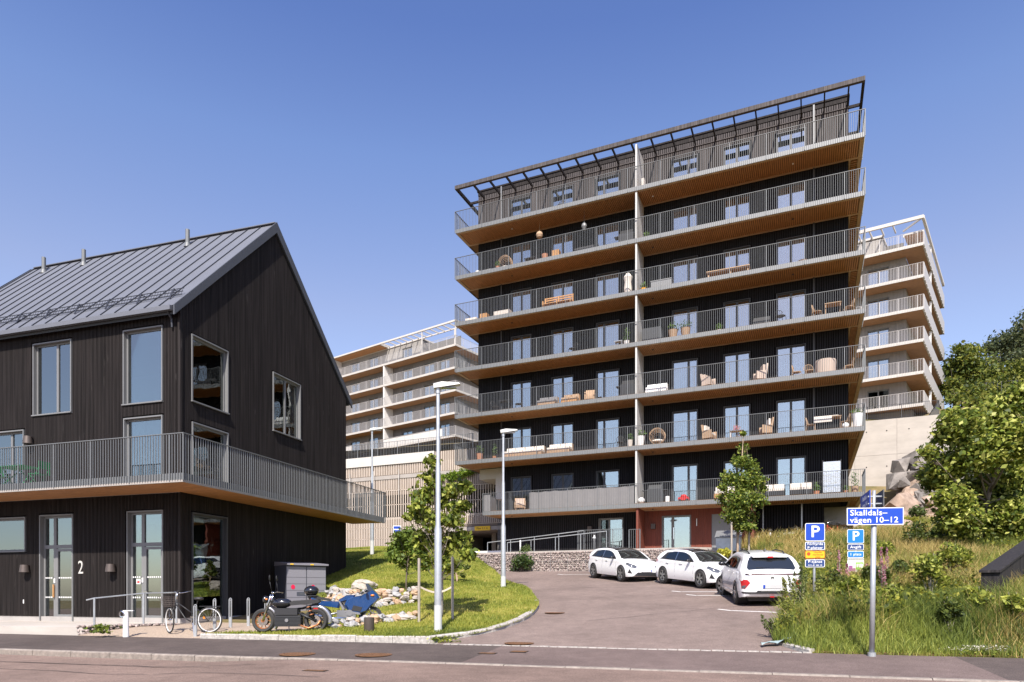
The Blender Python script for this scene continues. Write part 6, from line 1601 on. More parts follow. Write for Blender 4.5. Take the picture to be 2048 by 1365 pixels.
for i, (u, rz) in enumerate(((21.4,1.3),(22.9,-1.3))): wire_chair(u,4,['left wicker chair of the pair at the right end of the fourth balcony','right chair of the wicker pair at the right end of the fourth balcony'][i],'wicker',rz)
table(22.15,4,'brown table between two wicker chairs at the right end of the fourth balcony','wicker',.8,.6)
# row 3
table(3.2,3,'dark table at the left end of the fifth balcony from the top'); wire_chair(4.1,3,'dark garden chair right of the table on the fifth balcony from the top',rz=-1.2); wire_chair(2.5,3,'dark garden chair left of the table on the fifth balcony from the top',rz=1.2)
sofa(6.0,3,'dark cushioned lounge seat on the fifth balcony from the top',1.2,'wicker','greyfab'); sofa(7.5,3,'brown wood lounge table on the fifth balcony from the top',1.0,'wood','wicker')
chair(8.8,3,'rattan armchair with curved arms on the fifth balcony from the top','wicker',None,.2); grill(11.1,3,'dark stool stack beside the partition fifth balcony from the top')
sofa(12.8,3,'white lounger right of the partition fifth balcony from the top',1.2,'white','white'); chair(15.8,3,'beige cushioned armchair facing right on the fifth balcony from the top','beigefab','beigefab',1.2,w=.6); chair(18.5,3,'beige cushioned armchair facing left on the fifth balcony from the top','beigefab','beigefab',-1.2,w=.6,high=1.0)
t = place('round_table','round table under a pale cloth, right end of the fifth balcony from the top','table',21.8,3,.7); MB().lathe([(.50,.0),(.52,.60),(.51,.74),(.02,.75)],n=20).build('tablecloth', M['beigefab'], t, 40)
for i, (u, rz) in enumerate(((20.4,1.4),(21.0,.2),(22.9,-1.4))): wire_chair(u,3,['pale wicker chair left of the round table','pale wicker chair behind the round table','pale wicker chair right of the round table'][i],'wicker',rz,1.1)
# row 2
sofa(4.4,2,'long cream sofa on the left half of the sixth balcony from the top',2.6,'wicker','cushion'); sofa(6.8,2,'cream sofa end beside the long cream sofa',1.5,'wicker','cushion')
pot(1.5,2,'pale flowering plant at the left end of the sixth balcony from the top',.22,.45,'terracotta',ph=.6); pot(2.55,2,'slender plant on the left half of the sixth balcony from the top',.14,.2,ph=.9)
wire_chair(10.7,2,'dark wire chair left of the partition sixth balcony from the top',rz=.3); pot(11.35,2,'cream pot left of the partition sixth balcony from the top',.16,.45,'cushion')
pot(11.98,2,'white tall pot with pink flowers right of the partition sixth balcony from the top',.24,.62,'white'); pumpkin_chair(12.85,2,'round rattan nest chair on the sixth balcony from the top')
chair(15.85,2,'wicker armchair with cream cushion facing right on the sixth balcony from the top','wicker','cushion',1.3,w=.7,high=.95); chair(18.8,2,'wicker armchair with cream cushion facing left on the sixth balcony from the top','wicker','cushion',-1.3,w=.7,high=1.0)
table(17.3,2,'low pale table with pink flowers between the wicker armchairs','cushion',.7,.5,.48); 
t = place('flower_bunch','bunch of pink flowers on the low pale table','flowers',17.3,2,.8); a_ = leafball([(0,0,.66)],(.22,.2,.16),70,.09,[(.5,.12,.2),(.6,.3,.3),(.2,.25,.06)],3); obj('blossoms', np_mesh('blossoms',*a_[:2],M['flower'],a_[2]), t)
table(21.9,2,'dining table with pale throw at the right end of the sixth balcony from the top','wicker',1.3,.7,.74); 
t = place('throw','pale throw spread over the dining table','cloth',21.9,2,.8); MB().prism([(-.66,-.36,.745),(.5,-.36,.745),(.62,.3,.75),(-.6,.34,.745)],(0,0,.03)).box(-.66,.2,-.375,-.362,.45,.77).build('cloth', M['cushion'], t)
for i, (u, rz) in enumerate(((21.1,1.4),(22.7,-1.4))): wire_chair(u,2,['left wicker chair at the dining table with a throw','right wicker chair at the dining table with a throw'][i],'wicker',rz)
pot(23.3,2,'big white tapered pot at the right end of the sixth balcony from the top',.27,.72,'white',v=.35,ph=.25); t = place('white_ball','white ball lamp beside the big white pot','lamp',22.75,2,.4); MB().blob((0,0,.15),.17,1,.02,8,12).build('ball', M['white'], t, True)
# row 1
chair(4.2,1,'brown padded chair on the lowest balcony left of the grey cloth','wicker','beigefab',.4,w=.65); grill(12.7,1,'covered black grill right of the partition on the lowest balcony','bollard'); t = place('white_ball','white ball lamp right of the partition on the lowest balcony','lamp',12.05,1,.35); MB().blob((0,0,.17),.2,1,.02,8,12).build('ball', M['white'], t, True)
t = place('red_toy','red toy car on the lowest balcony in front of the open door','toy',14.45,1,.5); MB().box(-.3,.3,-.15,.15,.08,.25).blob((0,0,.3),(.2,.15,.12),1,.05).build('body', M['redp'], t)
for a in (-.2,.2): MB().lathe([(.08,-.17),(.08,.17)],(a,0,.08),10,'y').build('wheel', M['plastic'], t)
t = place('white_box','white canister beside the red toy car','canister',13.55,1,.4); MB().lathe([(.13,0),(.13,.34),(.05,.36)],n=12).build('can', M['white'], t)
sofa(16.7,1,'low cream seat behind the staked tree on the lowest balcony',1.1,'wood','cushion',.6); sofa(19.2,1,'left cream cushioned bench on the lowest balcony',1.15,'blackmetal','cushion',.8); sofa(20.6,1,'right cream cushioned bench on the lowest balcony',1.1,'blackmetal','cushion',.8)
t = place('film_greenhouse','tall silvery film greenhouse at the right end of the lowest balcony','greenhouse',22.1,1,.8); MB().box(-.42,.42,-.25,.25,.1,1.72).build('film', M['foil'], t)
for a in (-.43,.43):
    for c in (-.26,.26): MB().bar((a,c,0),(a,c,1.8),.03).build('post', M['blackmetal'], t)
pot(21.35,1,'leafy green plant left of the silvery greenhouse',.18,.2,ph=.5); pot(22.75,1,'yellow flower pot right of the silvery greenhouse',.12,.15,ph=.3); pot(23.2,1,'tall plant at the right end of the lowest balcony',.2,.4,'wicker',v=.9,ph=.9)
# top row
wire_chair(6.9,7,'dark chair on the left half of the top balcony',v=.9); t = place('storage_box','brown storage bench right of the partition on the top balcony','box',12.8,7,.9); MB().box(-.7,.6,-.25,.25,0,.36).build('box', M['wicker'], t); t=place('white_heater','pale narrow cabinet beside the partition on the top balcony','cabinet',12.05,7,.9); MB().box(-.08,.08,-.2,.2,0,.8).build('cabinet', M['cream'], t)
# ------------------------------------------------------------------ vegetation
def grid_z(fn, x0, x1, y0, y1, st):
    nx, ny = int((x1-x0)/st)+2, int((y1-y0)/st)+2
    Z = np.array([[fn(x0+i*st, y0+j*st) for i in range(nx)] for j in range(ny)])
    def f(x, y):
        u = np.clip((x-x0)/st,0,nx-1.001); v = np.clip((y-y0)/st,0,ny-1.001); i = u.astype(int); j = v.astype(int); a = u-i; b = v-j
        return Z[j,i]*(1-a)*(1-b)+Z[j,i+1]*a*(1-b)+Z[j+1,i]*(1-a)*b+Z[j+1,i+1]*a*b
    return f
def in_poly(x, y, P):
    c = np.zeros(len(x), bool); n = len(P)
    for i in range(n):
        (ax, ay), (bx, by) = P[i], P[i-1]
        if ay == by: continue
        c ^= ((ay > y) != (by > y)) & (x < (bx-ax)*(y-ay)/(by-ay)+ax)
    return c
_pt = rng.random((64,64))
def vnoise(x, y, s):
    u, v = (x*s) % 64, (y*s) % 64; i = u.astype(int); j = v.astype(int); a = u-i; b = v-j; a = a*a*(3-2*a); b = b*b*(3-2*b)
    g = lambda p, q: _pt[q % 64, p % 64]
    return g(i,j)*(1-a)*(1-b)+g(i+1,j)*a*(1-b)+g(i,j+1)*(1-a)*b+g(i+1,j+1)*a*b
def blades(x, y, z, h, w, col, lean=.35, wind=(.25,0)):
    n = len(x); th = rng.random(n)*2*np.pi; dx, dy = np.cos(th), np.sin(th); ld = rng.random(n)*2*np.pi; lm = lean*rng.random(n)*h
    bx, by = np.cos(ld)*lm+wind[0]*h, np.sin(ld)*lm+wind[1]*h
    def row(t, ww, k): return [np.stack([x+bx*k-dx*ww/2, y+by*k-dy*ww/2, z+h*t],1), np.stack([x+bx*k+dx*ww/2, y+by*k+dy*ww/2, z+h*t],1)]
    V = np.stack(row(-.03,w,0)+row(.55,w*.8,.32)+row(1.0,w*.15,1.0),1).reshape(-1,3)
    b = np.arange(n)[:,None]*6; F = np.concatenate([b+np.array([[0,1,3,2]]), b+np.array([[2,3,5,4]])],0)
    return V, F, np.repeat(col,6,0)
def mixc(pal, t):
    pal = np.array(pal); k = np.clip(t,0,.9999)*(len(pal)-1); i = k.astype(int); w = (k-i)[:,None]; return pal[i]*(1-w)+pal[i+1]*w
# lawn blades
LZ = grid_z(lawn_z, -14, 2, 15, 51, .4)
n = 150000; x = rng.uniform(-13,1,n); y = 15.5+(rng.random(n)**1.7)*30
k = in_poly(x, y, lawn_poly) & (x > -.62*y); x, y = x[k], y[k]
tn = vnoise(x,y,.5)*.75+vnoise(x+9,y,1.9)*.5-.12; dry = vnoise(x+30,y+5,.35)
col = mixc([(.07,.10,.014),(.16,.20,.028),(.30,.31,.05),(.50,.42,.13)], np.clip(tn*.8+.6*(dry-.38)+rng.normal(0,.13,len(x)),0,1))
h = .03+.05*rng.random(len(x))*(.6+.8*vnoise(x,y,1.5)); V, F, c = blades(x,y,LZ(x,y),h,np.full(len(x),.009)*(1+y/22),col,.9,(.1,0))
obj('lawn_grass', np_mesh('lawn_grass',V,F,M['grass'],c), None, 'stuff')
# tall meadow grass, weeds and straw
MZ = grid_z(right_z, 4, 46, 8, 48, .5)
n = 330000; y = 9+(rng.random(n)**1.5)*37; x = 5+rng.random(n)*(y*.80-3.5)
k = in_poly(x, y, mw) & (x < .80*y+1.5); x, y = x[k], y[k]; p = .2953*x+.9554*y
keep = rng.random(len(x)) < np.clip((p-14.15)*1.6+.25,0,1); x, y, p = x[keep], y[keep], p[keep]
straw = np.clip((vnoise(x+3,y+8,.33)*.6+vnoise(x,y,.95)*.4-.51)*3.6+.36*np.clip((p-21)/8,0,1.3)-.5*np.clip((17.5-p)/3,0,1),0,1)
isst = rng.random(len(x)) < straw*.85
g1 = mixc([(.05,.08,.016),(.12,.16,.028),(.23,.27,.045),(.40,.41,.10)], np.clip(vnoise(x,y,.8)*.7+rng.normal(.12,.2,len(x)),0,1))
g2 = mixc([(.26,.20,.055),(.44,.33,.11),(.62,.49,.20)], rng.random(len(x)))
col = np.where(isst[:,None], g2, g1)
edge = np.clip((p-14.2)/1.5,.3,1)
h = (.22+.52*rng.random(len(x))**1.3)*(.55+.75*vnoise(x+40,y,.55))*edge; h = np.where(isst,h*1.15,h)
V, F, c = blades(x,y,MZ(x,y),h,(.005+.006*rng.random(len(x)))*(1+y/24),col,.95,(.06,.02))
obj('meadow_grass', np_mesh('meadow_grass',V,F,M['grass'],c), None, 'stuff')
# low broad leaves and herbs in the meadow
n = 90000; y = 10+(rng.random(n)**1.3)*32; x = 5+rng.random(n)*(y*.80-3.5); k = in_poly(x,y,mw); x, y = x[k], y[k]; p = .2953*x+.9554*y
d = vnoise(x+11,y+3,.42)*.6+vnoise(x+5,y,1.2)*.4; k = (d > .47+.10*np.clip((p-22)/8,0,1)) & (p > 15.4); x, y = x[k], y[k]
z = MZ(x,y)+.05+rng.random(len(x))**1.4*.6*(.35+1.1*vnoise(x,y,.7))
a_ = leaf_quads(np.stack([x,y,z],1), .105, [(.045,.065,.012),(.10,.13,.02),(.20,.22,.03),(.40,.37,.05)], rng, .5)
obj('meadow_herbs', np_mesh('meadow_herbs',a_[0],a_[1],M['leaf'],a_[2]), None, 'stuff')
# leaf litter and dry fringe along the footpath
n = 2600; q = rng.uniform(1.8,16,n); p = 14.22+rng.random(n)**2*.35; x, y = .2953*p+.9554*q, .9554*p-.2953*q
a_ = leaf_quads(np.stack([x,y,np.full(n,-1.125)],1), .035, [(.20,.10,.06),(.36,.27,.15),(.28,.13,.09)], rng, 2.0)
obj('dry_litter', np_mesh('dry_litter',a_[0],a_[1],M['leaf'],a_[2]), None, 'stuff')

def px(X, Y, d): return ((X-1024)/1365*d, d, (1187-Y)/1365*d)
GREEN = [(.05,.08,.012),(.12,.17,.025),(.25,.29,.045),(.45,.46,.10)]
def tree(name, label, base, clumps, n, size, pal, r0=.06, group=None, bark='bark', up=.35, fork=.35, cat='tree', dens=.5, wob=.1):
    """clumps: (x,y,z,r) in world space"""
    t = thing(name, label, cat, base, 0, group); b = Vector(base); r = np.random.default_rng(int(abs(b.x*100)+abs(b.y*37)))
    top = max(clumps, key=lambda c: c[2]); cz = sum(c[2] for c in clumps)/len(clumps); mb = MB()
    H = top[2]-b.z; sp = [Vector((0,0,-.1))]
    for i in range(1, 7):
        k = i/6; sp.append(Vector(((top[0]-b.x)*k**1.5+r.normal()*wob*.25, (top[1]-b.y)*k**1.5+r.normal()*wob*.25, H*k*.96)))
    mb.tube(sp, [r0*(1.25 if i == 0 else 1-.15*i) for i in range(7)], 8)
    for c in clumps:
        e = Vector(c[:3])-b; k = clamp((e.z/H)*.75-.12, fork*.8, .9); i = min(5, int(k*6)); s = sp[i].lerp(sp[i+1], k*6-i)
        m_ = s.lerp(e, .5)+Vector((0,0,-.08*(e-s).length)); mb.tube([s, m_, e], [r0*.42, r0*.26, r0*.08], 5)
        for _ in range(3): q = e+Vector(r.normal(size=3))*c[3]*.6; mb.tube([m_.lerp(e,.6), q], [r0*.14, r0*.04], 4)
    mb.build('trunk', M[bark], t, True)
    P = []; out = []
    for c in clumps:
        m = int(n*(c[3]/dens)**2*1.0)+20; d = r.normal(size=(m,3)); d /= np.linalg.norm(d,axis=1)[:,None]; rr = r.random(m)**.40
        q = d*rr[:,None]*c[3]*(1+.35*r.normal(size=(m,1))*(rr[:,None] > .7)*.6); q[:,2] *= .8; P.append(q+np.array(c[:3])-np.array(base)); out.append(d*.9)
    P = np.concatenate(P); a = leaf_quads(P, size, pal, r, up, .66, np.concatenate(out)*.6)
    obj('crown', np_mesh('crown',a[0],a[1],M['leaf'],a[2]), t); return t
rd = random.Random(4)
def cl(L, d, dd): return [(*px(X,Y,d+rd.uniform(-dd,dd)), R*d/1365) for X, Y, R in L]
# big maple on the slope
mp = cl([(1985,832,40),(1925,852,40),(1890,872,26),(1955,905,52),(2030,880,52),(1888,935,40),(1945,985,52),(2020,965,55),(1868,965,26),(1920,1038,42),(1990,1045,52),(2045,1035,50),(2035,800,36),(1858,905,18),(1905,835,22),(2075,940,60),(2085,850,50),(1975,870,36),(1850,950,16),(1905,1000,36)], 26.5, 1.6)
tree('maple_tree','big light green maple spreading over the slope in front of the rock', (18.3,26.8,right_z(18.3,26.8)), mp, 520, .19, [(.04,.065,.010),(.12,.165,.022),(.28,.32,.05),(.52,.52,.15)], .13, None, 'bark', .5)
# staked young tree on the lawn
ta = cl([(864,925,13),(857,955,16),(846,995,22),(880,1000,20),(903,985,16),(925,972,13),(940,980,9),(836,1030,18),(868,1042,24),(905,1040,18),(930,1012,12),(834,1012,13),(850,1082,22),(888,1085,22),(920,1078,20),(934,1108,14),(880,1122,18),(902,1132,14),(846,1122,16),(815,1035,8),(870,975,14),(912,1015,14)], 19.2, .45)
tree('young_oak_tree','young tree tied between wooden stakes on the lawn behind the tall lamp', (-1.99,19.2,lawn_z(-1.99,19.2)), [(a,b,c,r*1.25) for a,b,c,r in ta], 500, .15, GREEN, .035, 'young trees on the lawn', 'bark', .35, .3)
tb = cl([(800,1090,20),(820,1068,17),(790,1112,15),(836,1100,18),(812,1125,16),(846,1132,13),(797,1072,10),(783,1098,10),(828,1085,16)], 25.5, .5)
tree('young_tree','low leafy young tree left of the staked tree near the tan boulder', (-3.95,25.5,lawn_z(-3.95,25.5)), [(a,b,c,r*1.15) for a,b,c,r in tb], 460, .15, [(.06,.10,.015),(.12,.18,.025),(.22,.28,.05)], .035, 'young trees on the lawn')
tc_ = cl([(920,1128,11),(906,1140,9),(926,1150,7),(890,1145,9),(900,1120,8),(934,1135,7)], 28, .4)
tree('young_tree','thin young tree with pale trunk right of the staked tree', (-2.25,28,lawn_z(-2.25,28)), tc_, 330, .14, [(.06,.09,.02),(.13,.17,.035),(.24,.26,.08)], .045, 'young trees on the lawn', 'paleb')
for i, (X, d, h) in enumerate(((838,18.7,1.75),(905,18.9,1.72),(884,19.7,1.7))):
    w = px(X,1187,d); z = lawn_z(w[0],w[1]); t = thing('tree_stake', ['left wooden stake of the young lawn tree','right wooden stake of the young lawn tree','rear wooden stake of the young lawn tree'][i], 'stake', (w[0],w[1],z), 0, 'stakes round the lawn tree')
    MB().tube([(0,0,-.1),(.0,0,h)],.038,9).build('post', M['stake'], t, 40)
a, b = Vector(px(838,1187,18.7)), Vector(px(905,1187,18.9)); z0 = lawn_z(a.x,a.y); t = thing('tree_strap','sagging pale jute strap tied between the lawn tree stakes','strap',(0,0,0))
mb = MB()
for k in range(12):
    f = lambda s: (a.x+(b.x-a.x)*s, a.y+(b.y-a.y)*s+.18*math.sin(s*math.pi), z0+.98-.16*math.sin(s*math.pi)); u, v = Vector(f(k/12)), Vector(f((k+1)/12)); mb.bar(u, v, .012, .05)
mb.build('band', M['strap'], t)
# street tree by the black building
tt = cl([(1487,868,6),(1486,895,10),(1482,925,17),(1503,935,14),(1462,958,18),(1490,965,24),(1515,962,16),(1452,998,17),(1481,1000,26),(1514,1000,17),(1466,1030,19),(1495,1035,19),(1526,978,9),(1445,975,9),(1480,1052,14),(1500,1055,10)], 32, .5)
bx_, by_ = 10.63, 32.2; bz_ = right_z(bx_,by_)
tree('street_tree','dense dark green young tree with stakes in front of the red entrance wall', (bx_,by_,bz_), [(a,b,c,r*1.12) for a,b,c,r in tt], 760, .13, [(.03,.06,.010),(.09,.14,.02),(.19,.24,.035),(.36,.38,.08)], .06, None, 'paleb', .3)
for i, (X, Y) in enumerate(((1463,1045),(1498,1040),(1474,1050))):
    d = 31.6+.5*i; w = px(X,Y,d); z = right_z(w[0],w[1])-.1; t = thing('tree_stake', ['left pale stake of the tree by the red wall','right pale stake of the tree by the red wall','front pale stake of the tree by the red wall'][i], 'stake', (w[0],w[1],z), 0, 'stakes round the street tree')
    MB().tube([(0,0,-.1),(0,0,w[2]-z)],.045,9).build('post', M['stake'], t, 40)
def bush(label, X, Y, R, d, n, size, pal, name='bush', base=None, flat=.8, cat='bush', k=7):
    c = px(X,Y,d); r_ = R*d/1365; t = thing(name, label, cat, (c[0],c[1],c[2]-r_*flat)); rr = random.Random(int(X*3+Y)); mb = MB(); P = []
    for i in range(k):
        a = i*2.4; e = (r_*.55*math.cos(a)*(.4+.6*rr.random()), r_*.55*math.sin(a), r_*flat*(.5+1.0*rr.random())); P.append(e); mb.tube([(0,0,-.1),(e[0]*.5,e[1]*.5,e[2]*.6),e],[.025,.015,.006],5)
    mb.build('stem', M['bark'], t); a_ = leafball(P,(r_*.55,r_*.55,r_*.5),n,size,pal,int(X)); obj('foliage', np_mesh('foliage',a_[0],a_[1],M['leaf'],a_[2]), t); return t
bush('dark green bush growing against the long stone baskets',1043,1122,27,38.2,170,.13,[(.02,.045,.012),(.05,.09,.02),(.10,.14,.03)])
bush('small bush with upright shoots above the dark green bush',1050,1100,14,38.6,70,.10,[(.05,.08,.02),(.12,.16,.05)],flat=1.5)
bush('yellow green shrub behind the second hatchback',1447,1108,15,31.2,110,.12,[(.30,.30,.03),(.50,.48,.05),(.42,.42,.10)])
bush('green shrub beside the yellow shrub at the gabion end',1425,1120,14,31.6,90,.12,[(.06,.09,.02),(.14,.18,.05)])
bush('grassy shrub at the foot of the black ground floor wall',1560,1097,15,33,110,.12,[(.07,.12,.02),(.16,.24,.04),(.26,.30,.06)])
for i, (X, Y, R, d, lb) in enumerate(((2030,930,70,30,'dark shrub mass at the right edge behind the maple'),(1905,1068,34,29,'dark fern like shrub under the left side of the maple'),(1960,1075,40,28,'dark shrub at the foot of the maple trunk'),(1850,1080,26,30,'low dark shrub between the boulder and the maple'),(2010,1010,50,27.5,'dense green shrub right of the maple trunk'))):
    bush(lb,X,Y,R,d,260,.15,[(.018,.04,.01),(.045,.08,.018),(.10,.14,.03)] ,k=8)
bush('yellowish sapling growing on the bare rock',1822,1045,17,38,80,.14,[(.20,.22,.03),(.36,.36,.06)])
bush('small green sapling on the rock beside the street sign',1835,1020,18,38,80,.14,[(.06,.10,.03),(.16,.20,.06)])
for i, (X, Y, R, d, pal, lb) in enumerate(((1860,1195,34,17,0,'leafy green shrub in the meadow right of the leaning sign pole'),(1905,1150,30,20,0,'bright leafy shrub in the middle of the meadow'),(1800,1160,22,19,1,'dark leafy clump behind the leaning sign pole'),(1660,1190,26,18.5,1,'grey green clump between the two parking signs'),(1700,1240,26,15.5,0,'light green clump left of the leaning sign pole'),(1960,1262,22,13.9,0,'grass green shrub below the black guard wall'),(1900,1290,18,13.4,1,'dark clump near the footpath under the guard wall'),(1790,1245,24,14.6,0,'light green clump right behind the leaning sign pole'),(1750,1180,22,18,1,'low dark leaves under the foxgloves'),(2035,1290,20,13.2,0,'bright weed clump at the lower right corner'),(1835,1110,30,26,1,'dark ferny clump below the boulder'),(1770,1130,20,24,0,'yellow green clump uphill of the foxgloves'))):
    c = px(X,Y,d); z = right_z(c[0],c[1]); r_ = R*d/1365; t = thing('meadow_shrub',lb,'shrub',(c[0],c[1],z),0,'leafy clumps in the meadow'); r = np.random.default_rng(900+i); P = []; mb = MB()
    for k in range(9):
        a = r.uniform(0,6.3); l = r_*r.random()**.5; hh = (r_*2+.38)*r.uniform(.6,1.05); e = Vector((l*math.cos(a),l*math.sin(a),hh)); mb.tube([(0,0,-.05),e*.5,e],[.01,.007,.003],4); P.append((e.x,e.y,e.z*.8))
    mb.build('stem', M['stake'], t); a_ = leafball(P,(r_*.5,r_*.5,r_*.6),95,.11,[[(.06,.09,.013),(.15,.19,.028),(.30,.34,.05),(.46,.46,.10)],[(.03,.05,.012),(.075,.105,.02),(.16,.19,.035)]][pal],950+i); obj('foliage', np_mesh('foliage',a_[0],a_[1],M['leaf'],a_[2]), t)
t = thing('climbing_plant','green creeper hanging over the upper edge of the slatted garage','creeper',gl(-2.6,-.1,8.6),GR); rr = np.random.default_rng(5)
P = [(rr.uniform(-1.9,1.9),rr.uniform(-.25,.05),0) for _ in range(26)]; P = [(a,b,.12*a-.35*abs(rr.normal())*(.6)) for a,b,_ in P]
a_ = leafball(P,(.30,.14,.28),70,.16,[(.06,.12,.015),(.16,.26,.03),(.30,.38,.06)],5); obj('foliage', np_mesh('foliage',a_[0],a_[1],M['leaf'],a_[2]), t)
MB().tube([(-2,0,-.2),(-.5,-.05,0),(1.9,0,.2)],.02,5).build('stem', M['bark'], t)
# tall weeds at the drive edge
wd = [(1563,1232,40,15.2),(1580,1205,52,15.6),(1597,1180,60,16.2),(1612,1240,46,15.8),(1628,1262,44,14.9),(1600,1268,36,14.6),(1650,1255,48,15.4),(1575,1260,34,14.7),(1668,1240,48,16.2),(1640,1215,56,17.4),(1690,1225,46,17.5),(1545,1255,30,14.9)]
WL = ['yellow green weed nearest the white crossover car at the drive edge','tall yellow green weed in front of the rear bumper of the crossover','grey green weed reaching the crossover rear light','yellow green weed just left of the left parking sign pole','low yellow green weed at the foot of the left parking sign pole','grey green weed above the pale blue sheet','yellow green weed just right of the left parking sign pole','bright weed at the kerb between the sheet and the car','grey green weed between the two parking sign poles','tall yellow green weed behind the left parking sign pole','yellow green weed left of the right parking sign pole','outermost small grey green weed on the kerb of the drive']
for i, (X, Y, H, d) in enumerate(wd):
    c = px(X,1187,d); z = right_z(c[0],c[1]); hgt = (1187-Y)*d/1365+H*d/1365*0; top = (1187-(Y-H))*d/1365
    t = thing('tall_weed',['narrow','branching','bushy','pale green','leaning','low','thick','greyish','yellowish','tall','broad','outermost'][i]+' upright weed number' if False else WL[i],'weed',(c[0],c[1],z),0,'tall weeds by the drive'); r = np.random.default_rng(i+50); P = []; mb = MB()
    for k in range(7):
        a = r.uniform(0,6.3); l = r.uniform(.05,.30); hh = max(.35,(top-z)*r.uniform(.6,1.0)); e = Vector((l*math.cos(a),l*math.sin(a),hh)); mb.tube([(0,0,0),e*.5,e],[.008,.006,.003],4)
        m = int(150*hh); q = r.random(m)**.8; rad = .075*(1.15-q)+.015; th = r.random(m)*6.3
        P.append(np.stack([e.x*q+rad*np.cos(th)*r.random(m)**.5,e.y*q+rad*np.sin(th)*r.random(m)**.5,hh*(.08+.92*q)],1))
    mb.build('stem', M['stake'], t); P = np.concatenate(P); pal = [[(.10,.13,.025),(.22,.25,.05),(.36,.36,.08)],[(.06,.09,.025),(.13,.17,.05),(.22,.25,.09)]][i % 3 == 2]
    a_ = leaf_quads(P,.07,pal,r,.25,.38); obj('foliage', np_mesh('foliage',a_[0],a_[1],M['leaf'],a_[2]), t)
# foxgloves
fx = [(1678,1100,1150,19.5,'foxglove between the two parking signs'),(1694,1128,1160,19.8,'half hidden foxglove behind the left edge of the sticker board'),(1734,1128,1185,18.2,'foxglove just left of the leaning sign pole'),(1762,1095,1165,17.6,'large foxglove right of the leaning sign pole'),(1774,1095,1150,19.2,'slender foxglove farthest right beside the sign pole'),(1768,1130,1180,17.4,'short foxglove at the foot of the large one')]
for i, (X, Y0, Y1, d, lb) in enumerate(fx):
    c = px(X,1187,d); z = right_z(c[0],c[1]); z1 = (1187-Y0)*d/1365; z0 = (1187-Y1)*d/1365; t = thing('foxglove','tall pink '+lb,'flower',(c[0],c[1],z),0,'foxgloves in the meadow'); r = np.random.default_rng(i+3)
    MB().tube([(0,0,0),(.02,0,(z1-z)*.6),(.0,0,z1-z)],[.012,.01,.004],5).build('stem', M['leaf'] if False else M['stake'], t)
    m = 90; q = r.random(m); th = r.random(m)*6.3; rad = .06*(1-q*.75); P = np.stack([rad*np.cos(th),rad*np.sin(th),(z0-z)+(z1-z0)*q],1)
    a_ = leaf_quads(P,.055,[(.30,.10,.14),(.42,.20,.24),(.50,.32,.30)],r,-.2,.8); obj('blossoms', np_mesh('blossoms',a_[0],a_[1],M['flower'],a_[2]), t)
    m = 40; P = np.stack([r.normal(0,.14,m),r.normal(0,.14,m),r.random(m)*.35],1); a_ = leaf_quads(P,.16,GREEN[:3],r,.4); obj('leaves', np_mesh('leaves',a_[0],a_[1],M['leaf'],a_[2]), t)
t = thing('white_flower_patch','patch of small white flowers at the footpath edge right of the street sign','flowers',(*XY(14.5,4.55),-1.1)); r = np.random.default_rng(9)
m = 260; P = np.stack([r.normal(0,.28,m),r.normal(0,.12,m),.05+.10*r.random(m)],1); a_ = leaf_quads(P,.035,[(.6,.56,.45),(.75,.72,.62)],r,1.5,.9); obj('blossoms', np_mesh('blossoms',a_[0],a_[1],M['flower'],a_[2]), t)
m = 300; P = np.stack([r.normal(0,.3,m),r.normal(0,.13,m),.06*r.random(m)],1); a_ = leaf_quads(P,.05,GREEN,r,.6); obj('leaves', np_mesh('leaves',a_[0],a_[1],M['leaf'],a_[2]), t)
t = thing('weed_tuft','green weed tuft at the bend of the curved kerb','weed',(-1.55,15.62,-1.12)); m = 130; P = np.stack([r.normal(0,.16,m),r.normal(0,.06,m),.12*r.random(m)],1); a_ = leaf_quads(P,.07,GREEN,r,.5); obj('leaves', np_mesh('leaves',a_[0],a_[1],M['leaf'],a_[2]), t)
t = thing('weed_tuft','dark green weed growing out of the low dark stone basket','weed',(-10.8,17.95,-1.05)); m = 160; P = np.stack([r.normal(0,.14,m),r.normal(0,.08,m),.22*r.random(m)],1); a_ = leaf_quads(P,.10,GREEN[:3],r,.5); obj('leaves', np_mesh('leaves',a_[0],a_[1],M['leaf'],a_[2]), t)
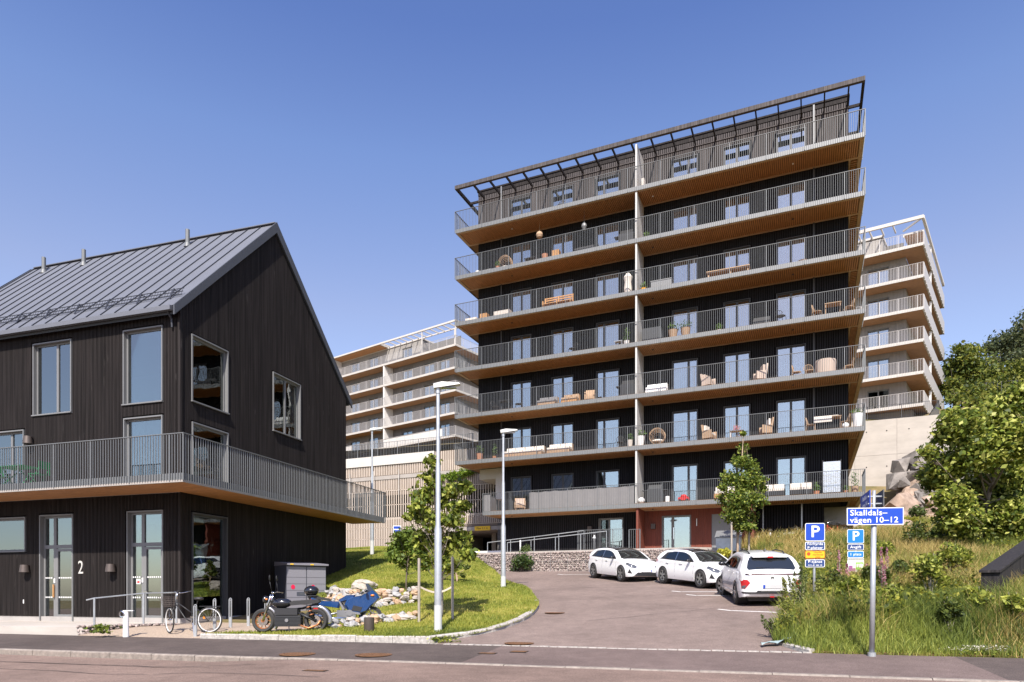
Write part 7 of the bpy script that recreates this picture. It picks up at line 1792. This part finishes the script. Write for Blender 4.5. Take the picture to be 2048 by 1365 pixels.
# trees on the hill, upper right
DARKG = [(.025,.045,.010),(.08,.115,.018),(.16,.19,.03),(.28,.28,.06)]
bt = [((2075,780),70,[(2066,780,20),(2094,750,24),(2104,715,20),(2045,790,16),(2080,800,20)],'dark broad tree cut off by the right edge of the picture',DARKG,.38,'bark'),
      ((1925,795),70,[(1905,800,12),(1925,805,13),(1945,806,13),(1965,800,14),(1985,806,14),(2005,800,14)],'low scrub tree line on the slope next to the pale building',DARKG,.34,'bark'),
      ((1930,760),78,[(1930,722,26),(1908,745,24),(1952,740,26),(1925,770,30),(1965,770,24),(1900,775,20),(1945,705,14),(1920,700,12),(1975,755,14)],'broad dark green deciduous tree at the hill top next to the pale building',DARKG,.40,'bark'),
      ((1990,760),84,[(2000,690,22),(1985,700,14),(2020,680,20),(2005,720,14),(2030,700,18),(1978,695,8)],'tall pine with a bare pale trunk on the hill',[(.04,.06,.03),(.08,.10,.04),(.13,.15,.06)],.34,'paleb'),
      ((2040,760),80,[(2050,660,20),(2060,690,26),(2040,720,20),(2070,640,26),(2036,676,12)],'taller pine at the right edge of the hill',[(.04,.06,.03),(.08,.10,.04),(.14,.15,.06)],.34,'paleb'),
      ((2010,770),74,[(2010,765,24),(1985,780,20),(2040,770,26),(2065,755,28),(1995,745,16),(2035,740,18)],'dark undergrowth tree below the pines on the hill',DARKG,.36,'bark'),
      ((1960,780),72,[(1960,785,18),(1940,795,16),(1980,795,16),(1912,792,14)],'low dark green tree at the edge of the hill',DARKG,.34,'bark'),
      ((1972,760),80,[(1978,735,8),(1968,750,7),(1985,722,7),(1974,765,8)],'slender birch like tree with a thin pale trunk on the hill',[(.08,.10,.03),(.16,.17,.05)],.30,'paleb')]
for (bX, bY), d, L, lb, pal, sz, bk in bt:
    b = px(bX,1187,d); z = right_z(b[0],b[1]); z = min(z, (1187-790)*d/1365)
    tree('hill_tree', lb, (b[0],b[1],z), [(a_,b_,c_,r_*1.35) for a_,b_,c_,r_ in cl(L,d,1.5)], 520, sz, pal, .16, 'trees on the hill', bk, .3, .3, 'tree', 1.5)
# a wood across the street, behind the camera: seen only in the window panes
r = np.random.default_rng(77); P = []
for i in range(46):
    X0 = -60+i*2.8+r.normal(); Y0 = -34+r.normal()*4; hh = r.uniform(5,9.5); m = 260; d = r.normal(size=(m,3)); d /= np.linalg.norm(d,axis=1)[:,None]; P.append(np.array([X0,Y0,-1.5+hh*.5])+d*r.random((m,1))**.4*np.array([2.6,2.6,hh*.55]))
P = np.concatenate(P); a_ = leaf_quads(P,.75,DARKG,r,.3); obj('far_wood', np_mesh('far_wood',a_[0],a_[1],M['leaf'],a_[2]), None, 'stuff')
